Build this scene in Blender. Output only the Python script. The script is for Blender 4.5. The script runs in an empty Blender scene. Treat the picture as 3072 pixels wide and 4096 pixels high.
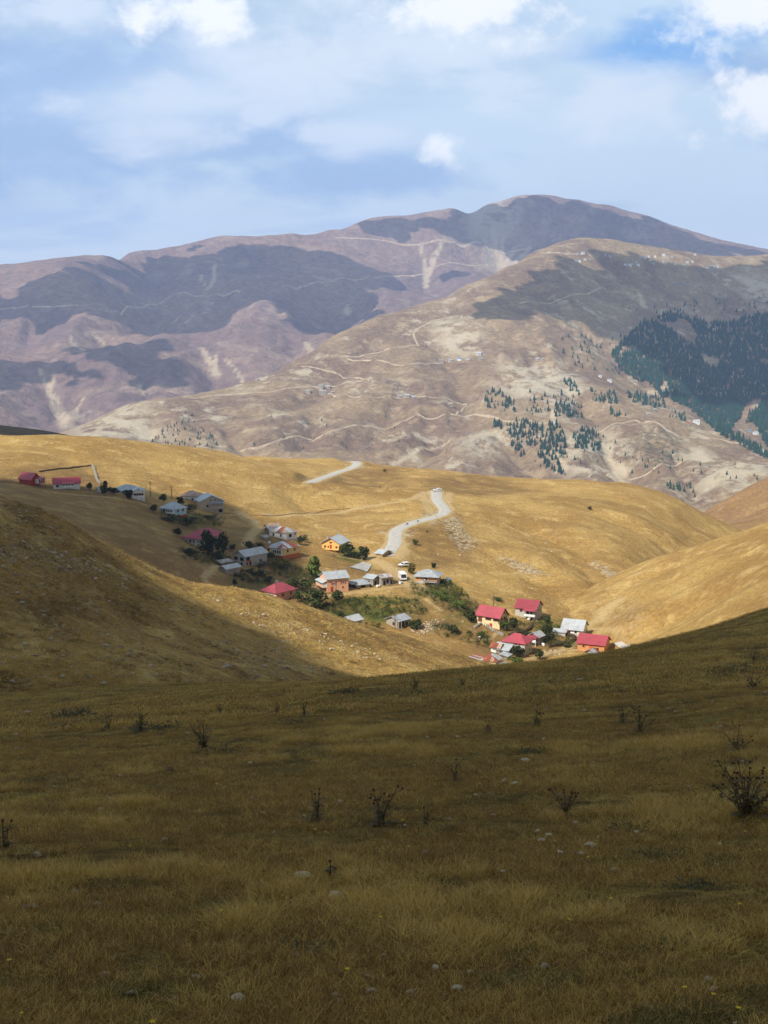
import bpy, bmesh, math, random
import numpy as np
from mathutils import Vector, Matrix

random.seed(7)
rng = np.random.default_rng(7)
sc = bpy.context.scene
COL = sc.collection
R = math.radians

# ------------------------------------------------------------------ camera
F_PX, PW, PH, HORIZON = 5000.0, 3072.0, 4096.0, 1250.0   # focal length and frame in photo pixels
PITCH = math.atan((PH / 2 - HORIZON) / F_PX)
CAM = np.array([0.0, 0.0, 1.5])
cam_d = bpy.data.cameras.new('camera')
cam_d.sensor_fit = 'HORIZONTAL'; cam_d.sensor_width = 36.0
cam_d.lens = 36.0 * F_PX / PW
cam_d.clip_start = 0.1; cam_d.clip_end = 60000
cam = bpy.data.objects.new('camera', cam_d); COL.objects.link(cam)
cam.location = CAM; cam.rotation_euler = (math.pi / 2 - PITCH, 0, 0)
sc.camera = cam

# ------------------------------------------------------------------ light
SUN_EL, SUN_AZ = R(44), math.atan2(-0.68, -0.73)          # azimuth measured from +Y towards +X
TO_SUN = np.array([math.sin(SUN_AZ) * math.cos(SUN_EL), math.cos(SUN_AZ) * math.cos(SUN_EL), math.sin(SUN_EL)])
sun_d = bpy.data.lights.new('sun', 'SUN')
sun_d.energy = 5.0; sun_d.angle = R(0.25); sun_d.color = (1.0, 0.93, 0.82)
sun = bpy.data.objects.new('sun', sun_d); COL.objects.link(sun)
sun.rotation_euler = Vector(-TO_SUN).to_track_quat('-Z', 'Y').to_euler()
sun.location = (-900, -500, 2500)

vs = sc.view_settings
vs.view_transform = 'Standard'; vs.look = 'None'; vs.exposure = 0.26; vs.gamma = 1.0; vs.use_curve_mapping = False
cy = sc.cycles
cy.use_denoising = True; cy.max_bounces = 6; cy.diffuse_bounces = 2; cy.glossy_bounces = 2
cy.transmission_bounces = 4; cy.volume_bounces = 1; cy.transparent_max_bounces = 8
cy.caustics_reflective = False; cy.caustics_refractive = False
cy.use_adaptive_sampling = False

# ------------------------------------------------------------------ node helper
class NT:
    def __init__(s, tree):
        s.t = tree; s.n = tree.nodes; s.l = tree.links
    def new(s, kind, ins=None, **props):
        nd = s.n.new(kind)
        for k, v in props.items(): setattr(nd, k, v)
        for k, v in (ins or {}).items():
            sock = nd.inputs[k]
            if isinstance(v, bpy.types.NodeSocket): s.l.new(v, sock)
            else:
                if hasattr(sock, 'default_value'):
                    if sock.type == 'RGBA' and len(v) == 3: v = (*v, 1)
                    sock.default_value = v
        return nd
    def math(s, op, a, b=None, clamp=False):
        nd = s.n.new('ShaderNodeMath'); nd.operation = op; nd.use_clamp = clamp
        for i, v in enumerate((a, b)):
            if v is None: continue
            if isinstance(v, bpy.types.NodeSocket): s.l.new(v, nd.inputs[i])
            else: nd.inputs[i].default_value = v
        return nd.outputs[0]
    def vmath(s, op, a, b=None):
        nd = s.n.new('ShaderNodeVectorMath'); nd.operation = op
        for i, v in enumerate((a, b)):
            if v is None: continue
            if isinstance(v, bpy.types.NodeSocket): s.l.new(v, nd.inputs[i])
            else: nd.inputs[i].default_value = v
        return nd.outputs['Value'] if op in ('DOT_PRODUCT', 'LENGTH', 'DISTANCE') else nd.outputs['Vector']
    def mix(s, f, a, b, blend='MIX'):
        nd = s.n.new('ShaderNodeMix'); nd.data_type = 'RGBA'; nd.blend_type = blend
        for i, v in ((0, f), (6, a), (7, b)):
            if isinstance(v, bpy.types.NodeSocket): s.l.new(v, nd.inputs[i])
            elif i == 0: nd.inputs[0].default_value = v
            else: nd.inputs[i].default_value = (*v, 1) if len(v) == 3 else v
        return nd.outputs[2]
    def ramp(s, v, lo, hi, a=0.0, b=1.0, smooth=True):
        nd = s.n.new('ShaderNodeMapRange'); nd.interpolation_type = 'SMOOTHSTEP' if smooth else 'LINEAR'
        s.l.new(v, nd.inputs[0])
        for i, x in enumerate((lo, hi, a, b)): nd.inputs[i + 1].default_value = x
        return nd.outputs[0]
    def noise(s, vec, scale, detail=4, rough=0.55, dist=0.0, out='Fac'):
        nd = s.n.new('ShaderNodeTexNoise')
        if vec is not None: s.l.new(vec, nd.inputs['Vector'])
        nd.inputs['Scale'].default_value = scale; nd.inputs['Detail'].default_value = detail
        nd.inputs['Roughness'].default_value = rough; nd.inputs['Distortion'].default_value = dist
        return nd.outputs[out]
    def scale(s, vec, v):
        nd = s.n.new('ShaderNodeMapping'); s.l.new(vec, nd.inputs[0]); nd.inputs['Scale'].default_value = v
        return nd.outputs[0]
    def attr(s, name, out='Fac'):
        nd = s.n.new('ShaderNodeAttribute'); nd.attribute_name = name
        return nd.outputs[out]

MATS = {}
def new_mat(name):
    m = bpy.data.materials.new(name); m.use_nodes = True
    m.node_tree.nodes.clear()
    nt = NT(m.node_tree)
    out = nt.new('ShaderNodeOutputMaterial')
    b = nt.new('ShaderNodeBsdfPrincipled')
    nt.l.new(b.outputs[0], out.inputs[0])
    b.inputs['Roughness'].default_value = 0.9
    b.inputs['Specular IOR Level'].default_value = 0.15
    MATS[name] = m
    return m, nt, b

# ------------------------------------------------------------------ sky
def pix_dir(px, py):
    xc, yc = (px - PW / 2) / F_PX, (PH / 2 - py) / F_PX
    d = np.array([xc, math.cos(PITCH) + yc * math.sin(PITCH), -math.sin(PITCH) + yc * math.cos(PITCH)])
    return d
def pt(px, py, D):
    """world point on the ray through a photo pixel at forward distance D"""
    d = pix_dir(px, py)
    return CAM + d * (D / d[1])

SKY_STRENGTH = 0.085
def build_world():
    w = bpy.data.worlds.new('World'); sc.world = w; w.use_nodes = True
    nt = NT(w.node_tree); w.node_tree.nodes.clear()
    out = nt.new('ShaderNodeOutputWorld')
    bg = nt.new('ShaderNodeBackground', {'Strength': SKY_STRENGTH})
    nt.l.new(bg.outputs[0], out.inputs[0])
    sky = nt.new('ShaderNodeTexSky')
    sky.sky_type = 'NISHITA'; sky.sun_disc = False
    sky.sun_elevation = SUN_EL; sky.sun_rotation = SUN_AZ
    sky.altitude = 2000; sky.air_density = 1.0; sky.dust_density = 1.6; sky.ozone_density = 1.5
    g = nt.new('ShaderNodeTexCoord').outputs['Generated']
    sep = nt.new('ShaderNodeSeparateXYZ', {0: g})
    zc = nt.math('MAXIMUM', sep.outputs[2], 0.0)
    # cloud layer seen in perspective: the direction projected on a plane overhead
    den = nt.math('ADD', zc, 0.16)
    px = nt.math('DIVIDE', sep.outputs[0], den); py = nt.math('DIVIDE', sep.outputs[1], den)
    comb = nt.new('ShaderNodeCombineXYZ', {0: px, 1: py, 2: 3.7})
    P = comb.outputs[0]
    K = 0.76 / SKY_STRENGTH
    veil_c = (0.75 * K, 0.94 * K, 1.12 * K)
    grey_c = (0.34 * K, 0.55 * K, 0.92 * K)
    white_c = (1.22 * K, 1.25 * K, 1.28 * K)
    def cen(sock, k): return nt.math('MULTIPLY', nt.math('SUBTRACT', sock, 0.5), k)
    # thin veil over the blue, thickening towards the horizon
    n1 = nt.noise(P, 0.9, 7, 0.55, 0.3)
    veil = nt.ramp(n1, 0.26, 0.54, 0.6, 0.98)
    c = nt.mix(veil, sky.outputs[0], veil_c)
    hz = nt.ramp(zc, 0.0, 0.17, 0.85, 0.0)
    c = nt.mix(hz, c, (0.96 * K, 1.07 * K, 1.14 * K))
    # grey-blue bellies, soft pale streaks and white heads: broken up by several octaves of noise
    n2 = nt.noise(nt.scale(nt.vmath('ADD', P, (11.3, 4.1, 0.0)), (1.0, 1.5, 1.0)), 1.05, 8, 0.55, 0.25)
    nf = nt.noise(nt.scale(g, (1, 1, 2.0)), 11.0, 9, 0.60, 0.2)
    nh = nt.noise(nt.scale(g, (1, 1, 1.35)), 24.0, 10, 0.62, 0.15)
    def blob(px_, py_, rx, ry):
        """1 at the middle of a bank seen in this direction, 0 at its rim, negative outside"""
        d = pix_dir(px_, py_); d = d / np.linalg.norm(d)
        ln = nt.vmath('LENGTH', nt.vmath('MULTIPLY', nt.vmath('SUBTRACT', g, tuple(d)), (F_PX / rx, F_PX / rx, F_PX / ry)))
        return nt.math('MAXIMUM', nt.math('SUBTRACT', 1.0, ln), -1.5)
    def union(bs):
        a = bs[0]
        for b_ in bs[1:]: a = nt.math('MAXIMUM', a, b_)
        return a
    belly = nt.math('MULTIPLY', nt.ramp(n2, 0.50, 0.68, 0.0, 0.85), 0.5)
    banks = union([blob(200, 290, 860, 330), blob(40, 580, 760, 300), blob(950, 560, 800, 170), blob(1350, 690, 900, 140), blob(2990, 275, 330, 150)])
    banks = nt.ramp(nt.math('ADD', banks, cen(nf, 2.2)), 0.0, 0.75, 0.0, 0.72)
    c = nt.mix(nt.math('MAXIMUM', belly, banks), c, grey_c)
    blue = nt.ramp(nt.math('ADD', blob(2620, 180, 480, 150), cen(nf, 2.2)), 0.0, 0.7, 0.0, 0.85)
    c = nt.mix(blue, c, (0.20 * K, 0.52 * K, 1.05 * K))
    soft = union([blob(620, 400, 620, 150), blob(720, 520, 480, 120), blob(1040, 460, 150, 80), blob(1400, 540, 330, 90), blob(2350, 380, 620, 190), blob(1250, 240, 620, 240), blob(2000, 170, 700, 120), blob(150, 60, 420, 130)])
    soft = nt.ramp(nt.math('ADD', soft, cen(nf, 3.4)), 0.0, 0.9, 0.0, 0.75)
    c = nt.mix(soft, c, (0.95 * K, 1.06 * K, 1.18 * K))
    heads = union([blob(760, 30, 330, 170), blob(1900, 30, 430, 160), blob(2980, 30, 380, 190), blob(3070, 430, 240, 190), blob(1775, 610, 100, 95)])
    hd = nt.ramp(nt.math('ADD', heads, cen(nh, 3.0)), 0.05, 0.85, 0.0, 0.95)
    c = nt.mix(hd, c, white_c)
    nt.l.new(c, bg.inputs[0])
build_world()
sc.world.cycles.sampling_method = 'MANUAL'; sc.world.cycles.sample_map_resolution = 512

# ------------------------------------------------------------------ numeric noise and splines
_perm = rng.permutation(512)
_grad = np.stack([np.cos(np.arange(512) * 0.37 * 6.283), np.sin(np.arange(512) * 0.37 * 6.283)], 1)
def gnoise(x, y, seed=0):
    x = np.asarray(x, float) + seed * 17.31; y = np.asarray(y, float) - seed * 9.77
    xi = np.floor(x).astype(np.int64); yi = np.floor(y).astype(np.int64)
    fx, fy = x - xi, y - yi
    u = fx * fx * fx * (fx * (fx * 6 - 15) + 10); v = fy * fy * fy * (fy * (fy * 6 - 15) + 10)
    def g(ix, iy, dx, dy):
        h = _perm[(_perm[ix & 511] + iy) & 511]
        gr = _grad[h]
        return gr[..., 0] * dx + gr[..., 1] * dy
    a = g(xi, yi, fx, fy); b = g(xi + 1, yi, fx - 1, fy)
    c = g(xi, yi + 1, fx, fy - 1); d = g(xi + 1, yi + 1, fx - 1, fy - 1)
    return (a * (1 - u) + b * u) * (1 - v) + (c * (1 - u) + d * u) * v
def fbm(x, y, octv=4, rough=0.5, seed=0):
    s, a = 0, 1.0
    for k in range(octv):
        s = s + a * gnoise(x * 2 ** k, y * 2 ** k, seed + k * 3); a *= rough
    return s
def ridged(x, y, octv=4, rough=0.5, seed=0):
    s, a = 0, 1.0
    for k in range(octv):
        s = s + a * (1 - 2 * np.abs(gnoise(x * 2 ** k, y * 2 ** k, seed + k * 3))); a *= rough
    return s - 1.0
def sstep(a, b, x):
    t = np.clip((x - a) / (b - a), 0, 1); return t * t * (3 - 2 * t)

class TPS:
    def __init__(s, pts, scale, smooth=1e-4):
        P = np.array(pts, float); s.s = scale
        X = P[:, :2] / scale; n = len(P)
        A = np.zeros((n + 3, n + 3)); A[:n, :n] = s.k(((X[:, None] - X[None]) ** 2).sum(-1)) + np.eye(n) * smooth
        A[:n, n] = 1; A[:n, n + 1:] = X; A[n:, :n] = A[:n, n:].T
        b = np.zeros(n + 3); b[:n] = P[:, 2]
        w = np.linalg.solve(A, b); s.X, s.w, s.p = X, w[:n], w[n:]
    @staticmethod
    def k(r2): return 0.5 * r2 * np.log(r2 + 1e-12)
    def __call__(s, x, y):
        x = np.asarray(x, float); sh = x.shape
        q = np.stack([x.ravel(), np.asarray(y, float).ravel()], 1) / s.s
        out = np.empty(len(q))
        for i in range(0, len(q), 20000):
            c = q[i:i + 20000]
            r2 = (c[:, 0:1] - s.X[None, :, 0]) ** 2 + (c[:, 1:2] - s.X[None, :, 1]) ** 2
            out[i:i + 20000] = s.k(r2) @ s.w + s.p[0] + c @ s.p[1:]
        return out.reshape(sh)

def link(o, parent=None):
    COL.objects.link(o)
    if parent is not None: o.parent = parent
    return o
def np_mesh(name, verts, faces, mat=None, smooth=False):
    """faces: (n,3) or (n,4) array"""
    me = bpy.data.meshes.new(name)
    verts = np.asarray(verts, np.float32); faces = np.asarray(faces, np.int32)
    k = faces.shape[1]
    me.vertices.add(len(verts)); me.vertices.foreach_set('co', verts.ravel())
    me.loops.add(faces.size); me.loops.foreach_set('vertex_index', faces.ravel())
    me.polygons.add(len(faces)); me.polygons.foreach_set('loop_start', np.arange(0, faces.size, k, dtype=np.int32))
    me.polygons.foreach_set('use_smooth', np.full(len(faces), smooth))
    me.update(calc_edges=True)
    if mat: me.materials.append(MATS[mat] if isinstance(mat, str) else mat)
    return me
def fattr(me, name, vals):
    a = me.attributes.new(name, 'FLOAT', 'POINT'); a.data.foreach_set('value', np.asarray(vals, np.float32).ravel())
def grid_faces(nr, nc):
    i = np.arange(nr * nc).reshape(nr, nc)
    return np.stack([i[:-1, :-1], i[:-1, 1:], i[1:, 1:], i[1:, :-1]], -1).reshape(-1, 4)
# ------------------------------------------------------------------ landforms: each a height field through points read off the photograph
def world_pts(vis, hid=()):
    return [tuple(pt(*v)) for v in vis] + [tuple(h) for h in hid]
def below(px, py, D, dD, dz):
    p = pt(px, py, D); q = pt(px, py, D + dD); return (q[0], q[1], p[2] + dz)

def seg_dist(x, y, poly):
    """distance in plan to a polyline, and how far along it (0..1)"""
    best = np.full(x.shape, 1e9); par = np.zeros(x.shape)
    n = len(poly) - 1
    for i in range(n):
        a, b = np.array(poly[i][:2]), np.array(poly[i + 1][:2]); ab = b - a; L2 = ab @ ab + 1e-9
        t = np.clip(((x - a[0]) * ab[0] + (y - a[1]) * ab[1]) / L2, 0, 1)
        d = np.hypot(x - a[0] - t * ab[0], y - a[1] - t * ab[1])
        m = d < best; best[m] = d[m]; par[m] = (i + t[m]) / n
    return best, par
CARVE = {'A': [], 'M': [], 'V': [], 'R': []}      # ravines: (line from head to foot, depth, half width), filled below
def carve(key, x, y, z):
    """cut V-shaped ravines that deepen downhill"""
    x = np.asarray(x, float); y = np.asarray(y, float)
    for C, dep, w in CARVE[key]:
        m = (x > C[:, 0].min() - 1.6 * w) & (x < C[:, 0].max() + 1.6 * w) & (y > C[:, 1].min() - 1.6 * w) & (y < C[:, 1].max() + 1.6 * w)
        if not m.any(): continue
        xm, ym = x[m], y[m]
        d, t = seg_dist(xm + 0.25 * w * fbm(xm / w, ym / w, 3, 0.5, 7), ym + 0.25 * w * fbm(xm / w, ym / w, 3, 0.5, 9), C)
        z[m] -= dep * np.clip(1 - d / w, 0, 1) ** 1.4 * (0.2 + 0.8 * sstep(0, 0.6, t))
    return z

# --- foreground meadow
fv = []
for D, tilt in ((2.2, 0.0), (5, 0.01), (9, 0.03), (16, 0.05), (27, 0.075), (38, 0.095)):
    for u in (-0.45, -0.2, 0.0, 0.2, 0.45):
        x = u * D; fv.append((x, D, -0.26 * D + tilt * x))
fcrest = [(-600, 2850, 92), (0, 2832, 92), (400, 2826, 93), (768, 2815, 92), (1000, 2792, 84), (1200, 2770, 74), (1400, 2742, 62), (1536, 2735, 56), (1750, 2718, 54),
          (2000, 2688, 54), (2304, 2640, 56), (2500, 2600, 58), (2700, 2550, 60), (2900, 2500, 63), (3072, 2455, 66), (3500, 2330, 70)]
fcrest = [(a, b + (14 if a > 900 else 4), c) for a, b, c in fcrest]      # the grass adds its own height
fv += [tuple(pt(*c)) for c in fcrest]
for (a, b, c) in fcrest:
    k = 1.0 if a > 1300 else 0.6
    fv.append(below(a, b, c, 10, -4.6 * k)); fv.append(below(a, b, c, 32, -19 * k))
for x in (-8, -3, 3, 8): fv.append((x, -6, 1.4)); fv.append((x, -14, 3.2))
tF = TPS(fv, 20.0, 2e-4)
def hF(x, y):
    a = sstep(2, 12, y)
    return tF(x, y) + a * (0.10 * fbm(x / 5.0, y / 5.0, 3, 0.5, 1)) + 0.035 * fbm(x / 0.9, y / 0.9, 3, 0.55, 5)

# --- rocky left hill
lcrest = [(-900, 1640, 140), (-400, 1810, 143), (0, 1988, 147), (200, 2052, 149), (400, 2162, 152), (600, 2262, 157), (700, 2309, 160), (784, 2340, 163), (911, 2356, 167), (1012, 2373, 170), (1122, 2404, 174), (1198, 2427, 177),
          (1291, 2453, 181), (1400, 2491, 186), (1600, 2552, 195), (1800, 2614, 205), (1970, 2674, 213), (2200, 2740, 224)]
lv = [pt(*c) for c in lcrest]
lv += [pt(*c) for c in [(-400, 2890, 88), (0, 2850, 92), (400, 2842, 95), (768, 2830, 98), (1000, 2815, 106), (1300, 2800, 120), (1600, 2790, 136), (1900, 2790, 152),
                        (0, 2440, 111), (400, 2520, 118), (768, 2590, 125), (1100, 2640, 137), (1400, 2670, 152), (-400, 2330, 108)]]
for (a, b, c) in lcrest:
    lv.append(below(a, b, c, 8, -1.5)); lv.append(below(a, b, c, 30, -10)); lv.append(below(a, b, c, 80, -42))
for (a, b, c) in [(-400, 2890, 88), (400, 2842, 95), (1000, 2815, 104), (1600, 2790, 136)]:
    lv.append(below(a, b, c, -14, -4))
tL = TPS(lv, 60.0, 2e-4)
def hL(x, y):
    return tL(x, y) + 0.45 * fbm(x / 16, y / 16, 3, 0.5, 11) + 0.16 * fbm(x / 3.2, y / 3.2, 3, 0.55, 14)

# --- village hill with the golden spur and the upper field
VV = [(-700, 1900, 440), (-700, 1720, 560), (0, 1985, 395), (0, 1930, 440), (0, 1850, 490), (0, 1790, 530), (0, 1746, 560), (160, 1748, 565), (330, 1753, 570), (500, 1765, 575), (700, 1786, 582), (830, 1806, 590),
      (130, 1955, 440), (270, 1962, 445), (530, 1990, 452), (400, 1880, 500), (700, 2060, 450), (850, 2045, 470), (800, 1920, 530), (600, 1880, 520), (300, 2080, 385),
      (600, 2180, 380), (900, 1990, 500), (1000, 1940, 535), (930, 1822, 596), (1050, 1850, 598), (1180, 1892, 596), (1300, 1918, 592), (1400, 1938, 590), (1500, 1950, 588), (1620, 1957, 586),
      (800, 2200, 412), (980, 2255, 408), (1120, 2245, 415), (1110, 2160, 440), (1000, 2120, 455), (1100, 2410, 372), (950, 2360, 375), (1330, 2370, 385), (1330, 2210, 440), (1200, 2060, 500),
      (1400, 2050, 525), (1400, 2130, 480), (1530, 2225, 438), (1500, 2340, 396), (1560, 2165, 458), (1620, 2110, 482), (1700, 2085, 497), (1780, 2055, 515), (1770, 2020, 540), (1735, 1985, 565), (1745, 1962, 586),
      (1700, 2330, 398), (1400, 2480, 362), (1600, 2510, 362), (1800, 2500, 366), (1960, 2510, 366), (2110, 2490, 378), (1950, 2640, 335), (2100, 2620, 344), (2290, 2545, 365), (2390, 2610, 345), (2250, 2640, 340),
      (2000, 2300, 436), (1850, 2200, 462), (1900, 2100, 510), (2000, 2000, 570), (2300, 2000, 590), (2200, 2150, 505), (2250, 2330, 428), (2400, 2150, 510), (2550, 2080, 560), (2400, 2260, 455),
      (2700, 2040, 640), (2790, 2100, 640), (2700, 2190, 540), (2600, 2260, 482), (2480, 2350, 430), (2380, 2440, 400), (2330, 2490, 384), (2450, 2560, 360),
      (1000, 1827, 715), (1110, 1830, 722), (1230, 1838, 725), (1330, 1838, 728), (1400, 1838, 730), (1480, 1850, 728), (1600, 1866, 725), (1800, 1886, 720), (2000, 1906, 715), (2150, 1919, 710), (2400, 1926, 700), (2600, 1952, 690), (2720, 2000, 688), (2800, 2050, 690),
      (1440, 1868, 700), (1380, 1895, 672), (1250, 1860, 700), (1500, 1905, 670), (1700, 1925, 650), (1900, 1960, 640), (2150, 1955, 660)]
vh = []
for (a, b, c) in [(930, 1822, 596), (1100, 1870, 598), (1300, 1918, 592), (1500, 1950, 588)]: vh.append(below(a, b, c, 35, -5.5 if a > 950 else -4))
for (a, b, c) in [(-700, 1720, 560), (0, 1746, 560), (330, 1753, 570), (700, 1786, 582)]: vh.append(below(a, b, c, 40, -5)); vh.append(below(a, b, c, 110, -26)); vh.append(below(a, b, c, 330, -150))
for (a, b, c) in [(1000, 1827, 715), (1110, 1830, 722), (1230, 1838, 725), (1600, 1866, 725), (2000, 1906, 715), (2400, 1926, 700), (2600, 1952, 690), (2800, 2050, 690), (3100, 2150, 690)]:
    vh.append(below(a, b, c, 40, -9)); vh.append(below(a, b, c, 120, -50)); vh.append(below(a, b, c, 300, -160))
vh += [(-150, 280, -70), (-60, 270, -86), (0, 270, -95), (60, 280, -97), (95, 300, -97), (120, 500, -102), (150, 600, -108)]
tV = TPS(world_pts(VV, vh), 100.0, 1.5e-3)
def hV0(x, y):
    return tV(x, y) + (1.3 * fbm(x / 50, y / 60, 3, 0.45, 21) + 0.7 * ridged(x / 26, y / 44, 3, 0.5, 22)) * sstep(250, 420, y) + 0.16 * fbm(x / 9, y / 9, 3, 0.5, 24)
ROADS = []            # centre lines of the paved road, filled below; the hill is benched along them
def hV(x, y):
    z = carve('V', x, y, hV0(x, y))
    for C in ROADS:
        x = np.asarray(x, float); y = np.asarray(y, float)
        m = (x > C[:, 0].min() - 12) & (x < C[:, 0].max() + 12) & (y > C[:, 1].min() - 12) & (y < C[:, 1].max() + 12)
        if not m.any(): continue
        d, t = seg_dist(x[m], y[m], C)
        zr = np.interp(t * (len(C) - 1), np.arange(len(C)), C[:, 2])
        w = 1 - sstep(3.6, 8.5, d)
        zz = z[m]; z[m] = zz + (zr - zz) * w
    return z

# --- dark hill behind the golden hill at the far left
tH = TPS(world_pts([(-900, 1640, 760), (-300, 1680, 770), (0, 1703, 780), (150, 1722, 785), (300, 1748, 790), (450, 1790, 790)],
                   [below(-900, 1640, 760, 60, -14), below(0, 1703, 780, 60, -14), below(300, 1748, 790, 60, -14), below(-900, 1640, 760, -80, -16), below(0, 1703, 780, -80, -14), below(300, 1748, 790, -80, -12),
                    below(0, 1703, 780, 220, -90), below(-900, 1640, 760, 220, -90), below(450, 1790, 790, 100, -40)]), 100.0, 1e-3)
def hH(x, y): return tH(x, y) + 0.5 * fbm(x / 30, y / 30, 3, 0.5, 31)

# --- golden slope on the right of the valley
rc = [(3900, 1800, 400), (3500, 1930, 408), (3072, 2088, 420), (2950, 2128, 424), (2833, 2168, 428), (2730, 2200, 430), (2650, 2225, 431), (2560, 2262, 428), (2500, 2305, 420), (2450, 2375, 402), (2425, 2440, 388)]
rv = [pt(*c) for c in rc]
rv += [pt(*c) for c in [(3500, 2250, 262), (3072, 2440, 262), (2900, 2490, 278), (2700, 2540, 300), (2570, 2585, 318), (3072, 2270, 330), (2800, 2330, 358), (2620, 2420, 356), (3500, 2080, 330), (2500, 2500, 352)]]
for (a, b, c) in rc[:8]: rv.append(below(a, b, c, 25, -5)); rv.append(below(a, b, c, 90, -38)); rv.append(below(a, b, c, 200, -90))
for (a, b, c) in [(2450, 2375, 402), (2425, 2440, 388), (2475, 2540, 342), (2530, 2600, 322)]: p = pt(a, b, c); rv.append((p[0] - 10, p[1], p[2] - 4)); rv.append((p[0] - 50, p[1], p[2] - 26))
rv += [(58, 345, -99), (62, 332, -97), (54, 360, -100)]
for (a, b, c) in [(3500, 2250, 262), (3072, 2440, 262), (2700, 2540, 300), (2570, 2585, 318)]: rv.append(below(a, b, c, -50, -3)); rv.append(below(a, b, c, -120, -8))
tR = TPS(rv, 80.0, 1e-3)
def hR(x, y): return carve('R', x, y, hR0(x, y))
def hR0(x, y): return tR(x, y) + 0.9 * fbm(x / 45, y / 45, 3, 0.45, 41) + 0.6 * ridged(x / 24, y / 40, 3, 0.5, 42) + 0.14 * fbm(x / 8, y / 8, 3, 0.5, 44)

# --- brown gorge slope beyond it
tG = TPS(world_pts([(3900, 1650, 900), (3400, 1790, 880), (3072, 1918, 860), (2950, 1972, 850), (2850, 2026, 835), (2790, 2070, 815), (2790, 2120, 720), (2900, 2130, 700), (3072, 2120, 690), (3500, 2060, 690), (2960, 2060, 770)],
                   [below(3900, 1650, 900, 60, -18), below(3072, 1918, 860, 60, -18), below(2850, 2026, 835, 60, -18), below(2790, 2070, 815, 60, -20), below(3072, 1918, 860, 250, -110), below(2850, 2026, 835, 250, -110), below(3900, 1650, 900, 250, -110),
                    (170, 760, -150), (160, 820, -165)]), 100.0, 1e-3)
def hG(x, y): return tG(x, y) + 0.9 * fbm(x / 40, y / 40, 4, 0.5, 51)

# --- near mountain spur
def q(l): return [(a, b, 2130 + (c - 2000) * 0.82) for a, b, c in l]
MS = q([(300, 1712, 2350), (450, 1640, 2500), (650, 1595, 2600), (870, 1560, 2680), (1010, 1518, 2750), (1200, 1430, 2920), (1330, 1345, 3060), (1500, 1270, 3200), (1700, 1210, 3360), (1850, 1150, 3560), (2000, 1080, 3750),
        (2130, 1012, 3930), (2230, 972, 4050), (2330, 953, 4120), (2450, 958, 4180), (2600, 985, 4250), (2750, 1008, 4320), (2900, 1026, 4450), (3072, 1020, 4600), (3600, 1000, 4700), (4200, 980, 4800)])
MP = q([(2184, 1117, 3600), (2054, 1170, 3420), (1842, 1256, 3220), (1999, 1320, 3020), (2129, 1394, 2880), (2277, 1506, 2700), (2400, 1565, 2560), (2600, 1642, 2470), (2740, 1692, 2420), (2950, 1762, 2320), (3072, 1805, 2270), (3600, 1950, 2150),
        (2323, 1290, 3270), (2420, 1400, 3080), (2520, 1480, 3000), (2647, 1565, 2920), (2869, 1690, 2800), (3072, 1720, 2820), (2700, 1420, 3330), (2900, 1400, 3500), (3017, 1256, 3850), (2600, 1250, 3650), (2450, 1120, 3850), (2700, 1120, 4000), (3072, 1150, 4150),
        (3600, 1300, 3900), (3600, 1600, 3100), (2900, 1560, 3050), (3072, 1560, 3150),
        (1500, 1850, 2000), (1100, 1812, 2030), (600, 1762, 2150), (1700, 1862, 1980), (2000, 1905, 1900), (2300, 1905, 1850), (2500, 1935, 1780), (2800, 2035, 1560), (3072, 1925, 1720), (3400, 1950, 1700),
        (1340, 1720, 2270), (1000, 1790, 2080), (1900, 1660, 2340), (1640, 1590, 2500), (1300, 1570, 2560), (1000, 1620, 2480), (700, 1690, 2300), (1830, 1435, 2860), (1500, 1420, 2860), (1600, 1330, 3060), (1850, 1330, 3030), (2000, 1480, 2720), (2050, 1620, 2420),
        (2250, 1650, 2330), (2200, 1790, 2100), (2000, 1780, 2130), (2420, 1800, 2060), (2650, 1850, 1960), (2900, 1870, 1900), (1700, 1750, 2200), (1450, 1640, 2420), (1200, 1680, 2330), (1250, 1490, 2760)])
mh = []
for (a, b, c) in MS: mh.append(below(a, b, c, 90, -18)); mh.append(below(a, b, c, 300, -95)); 
for (a, b, c) in MS[::3]: mh.append(below(a, b, c, 900, -330))
for a, b, c in ((-600, 1800, 2200), (300, 1760, 2180), (1100, 1812, 2150), (1700, 1862, 2110), (2300, 1905, 2000), (2800, 2035, 1760), (3400, 1950, 1880)): mh.append(below(a, b, c, -330, -110))
mh.append(below(-200, 1760, 2350, 0, -60))
tM = TPS(world_pts(MS + MP, mh), 600.0, 4e-4)
_mu = [(a - PW / 2) / F_PX for a, b, c in MS]; _md = [c for a, b, c in MS]
def hM(x, y): return carve('M', x, y, hM0(x, y))
def hM0(x, y):
    wx, wy = x + 40 * fbm(x / 300, y / 300, 2, 0.5, 66), y + 40 * fbm(x / 300, y / 300, 2, 0.5, 68)
    k = 0.12 + 0.88 * (1 - sstep(-420, -60, y - np.interp(x / y, _mu, _md)))
    return tM(x, y) + k * 13 * ridged(wx / 230, wy / 380, 4, 0.52, 61) + k * 7 * ridged(wx / 75, wy / 150, 3, 0.5, 62) + 2.2 * fbm(x / 50, y / 50, 4, 0.55, 64)

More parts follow.
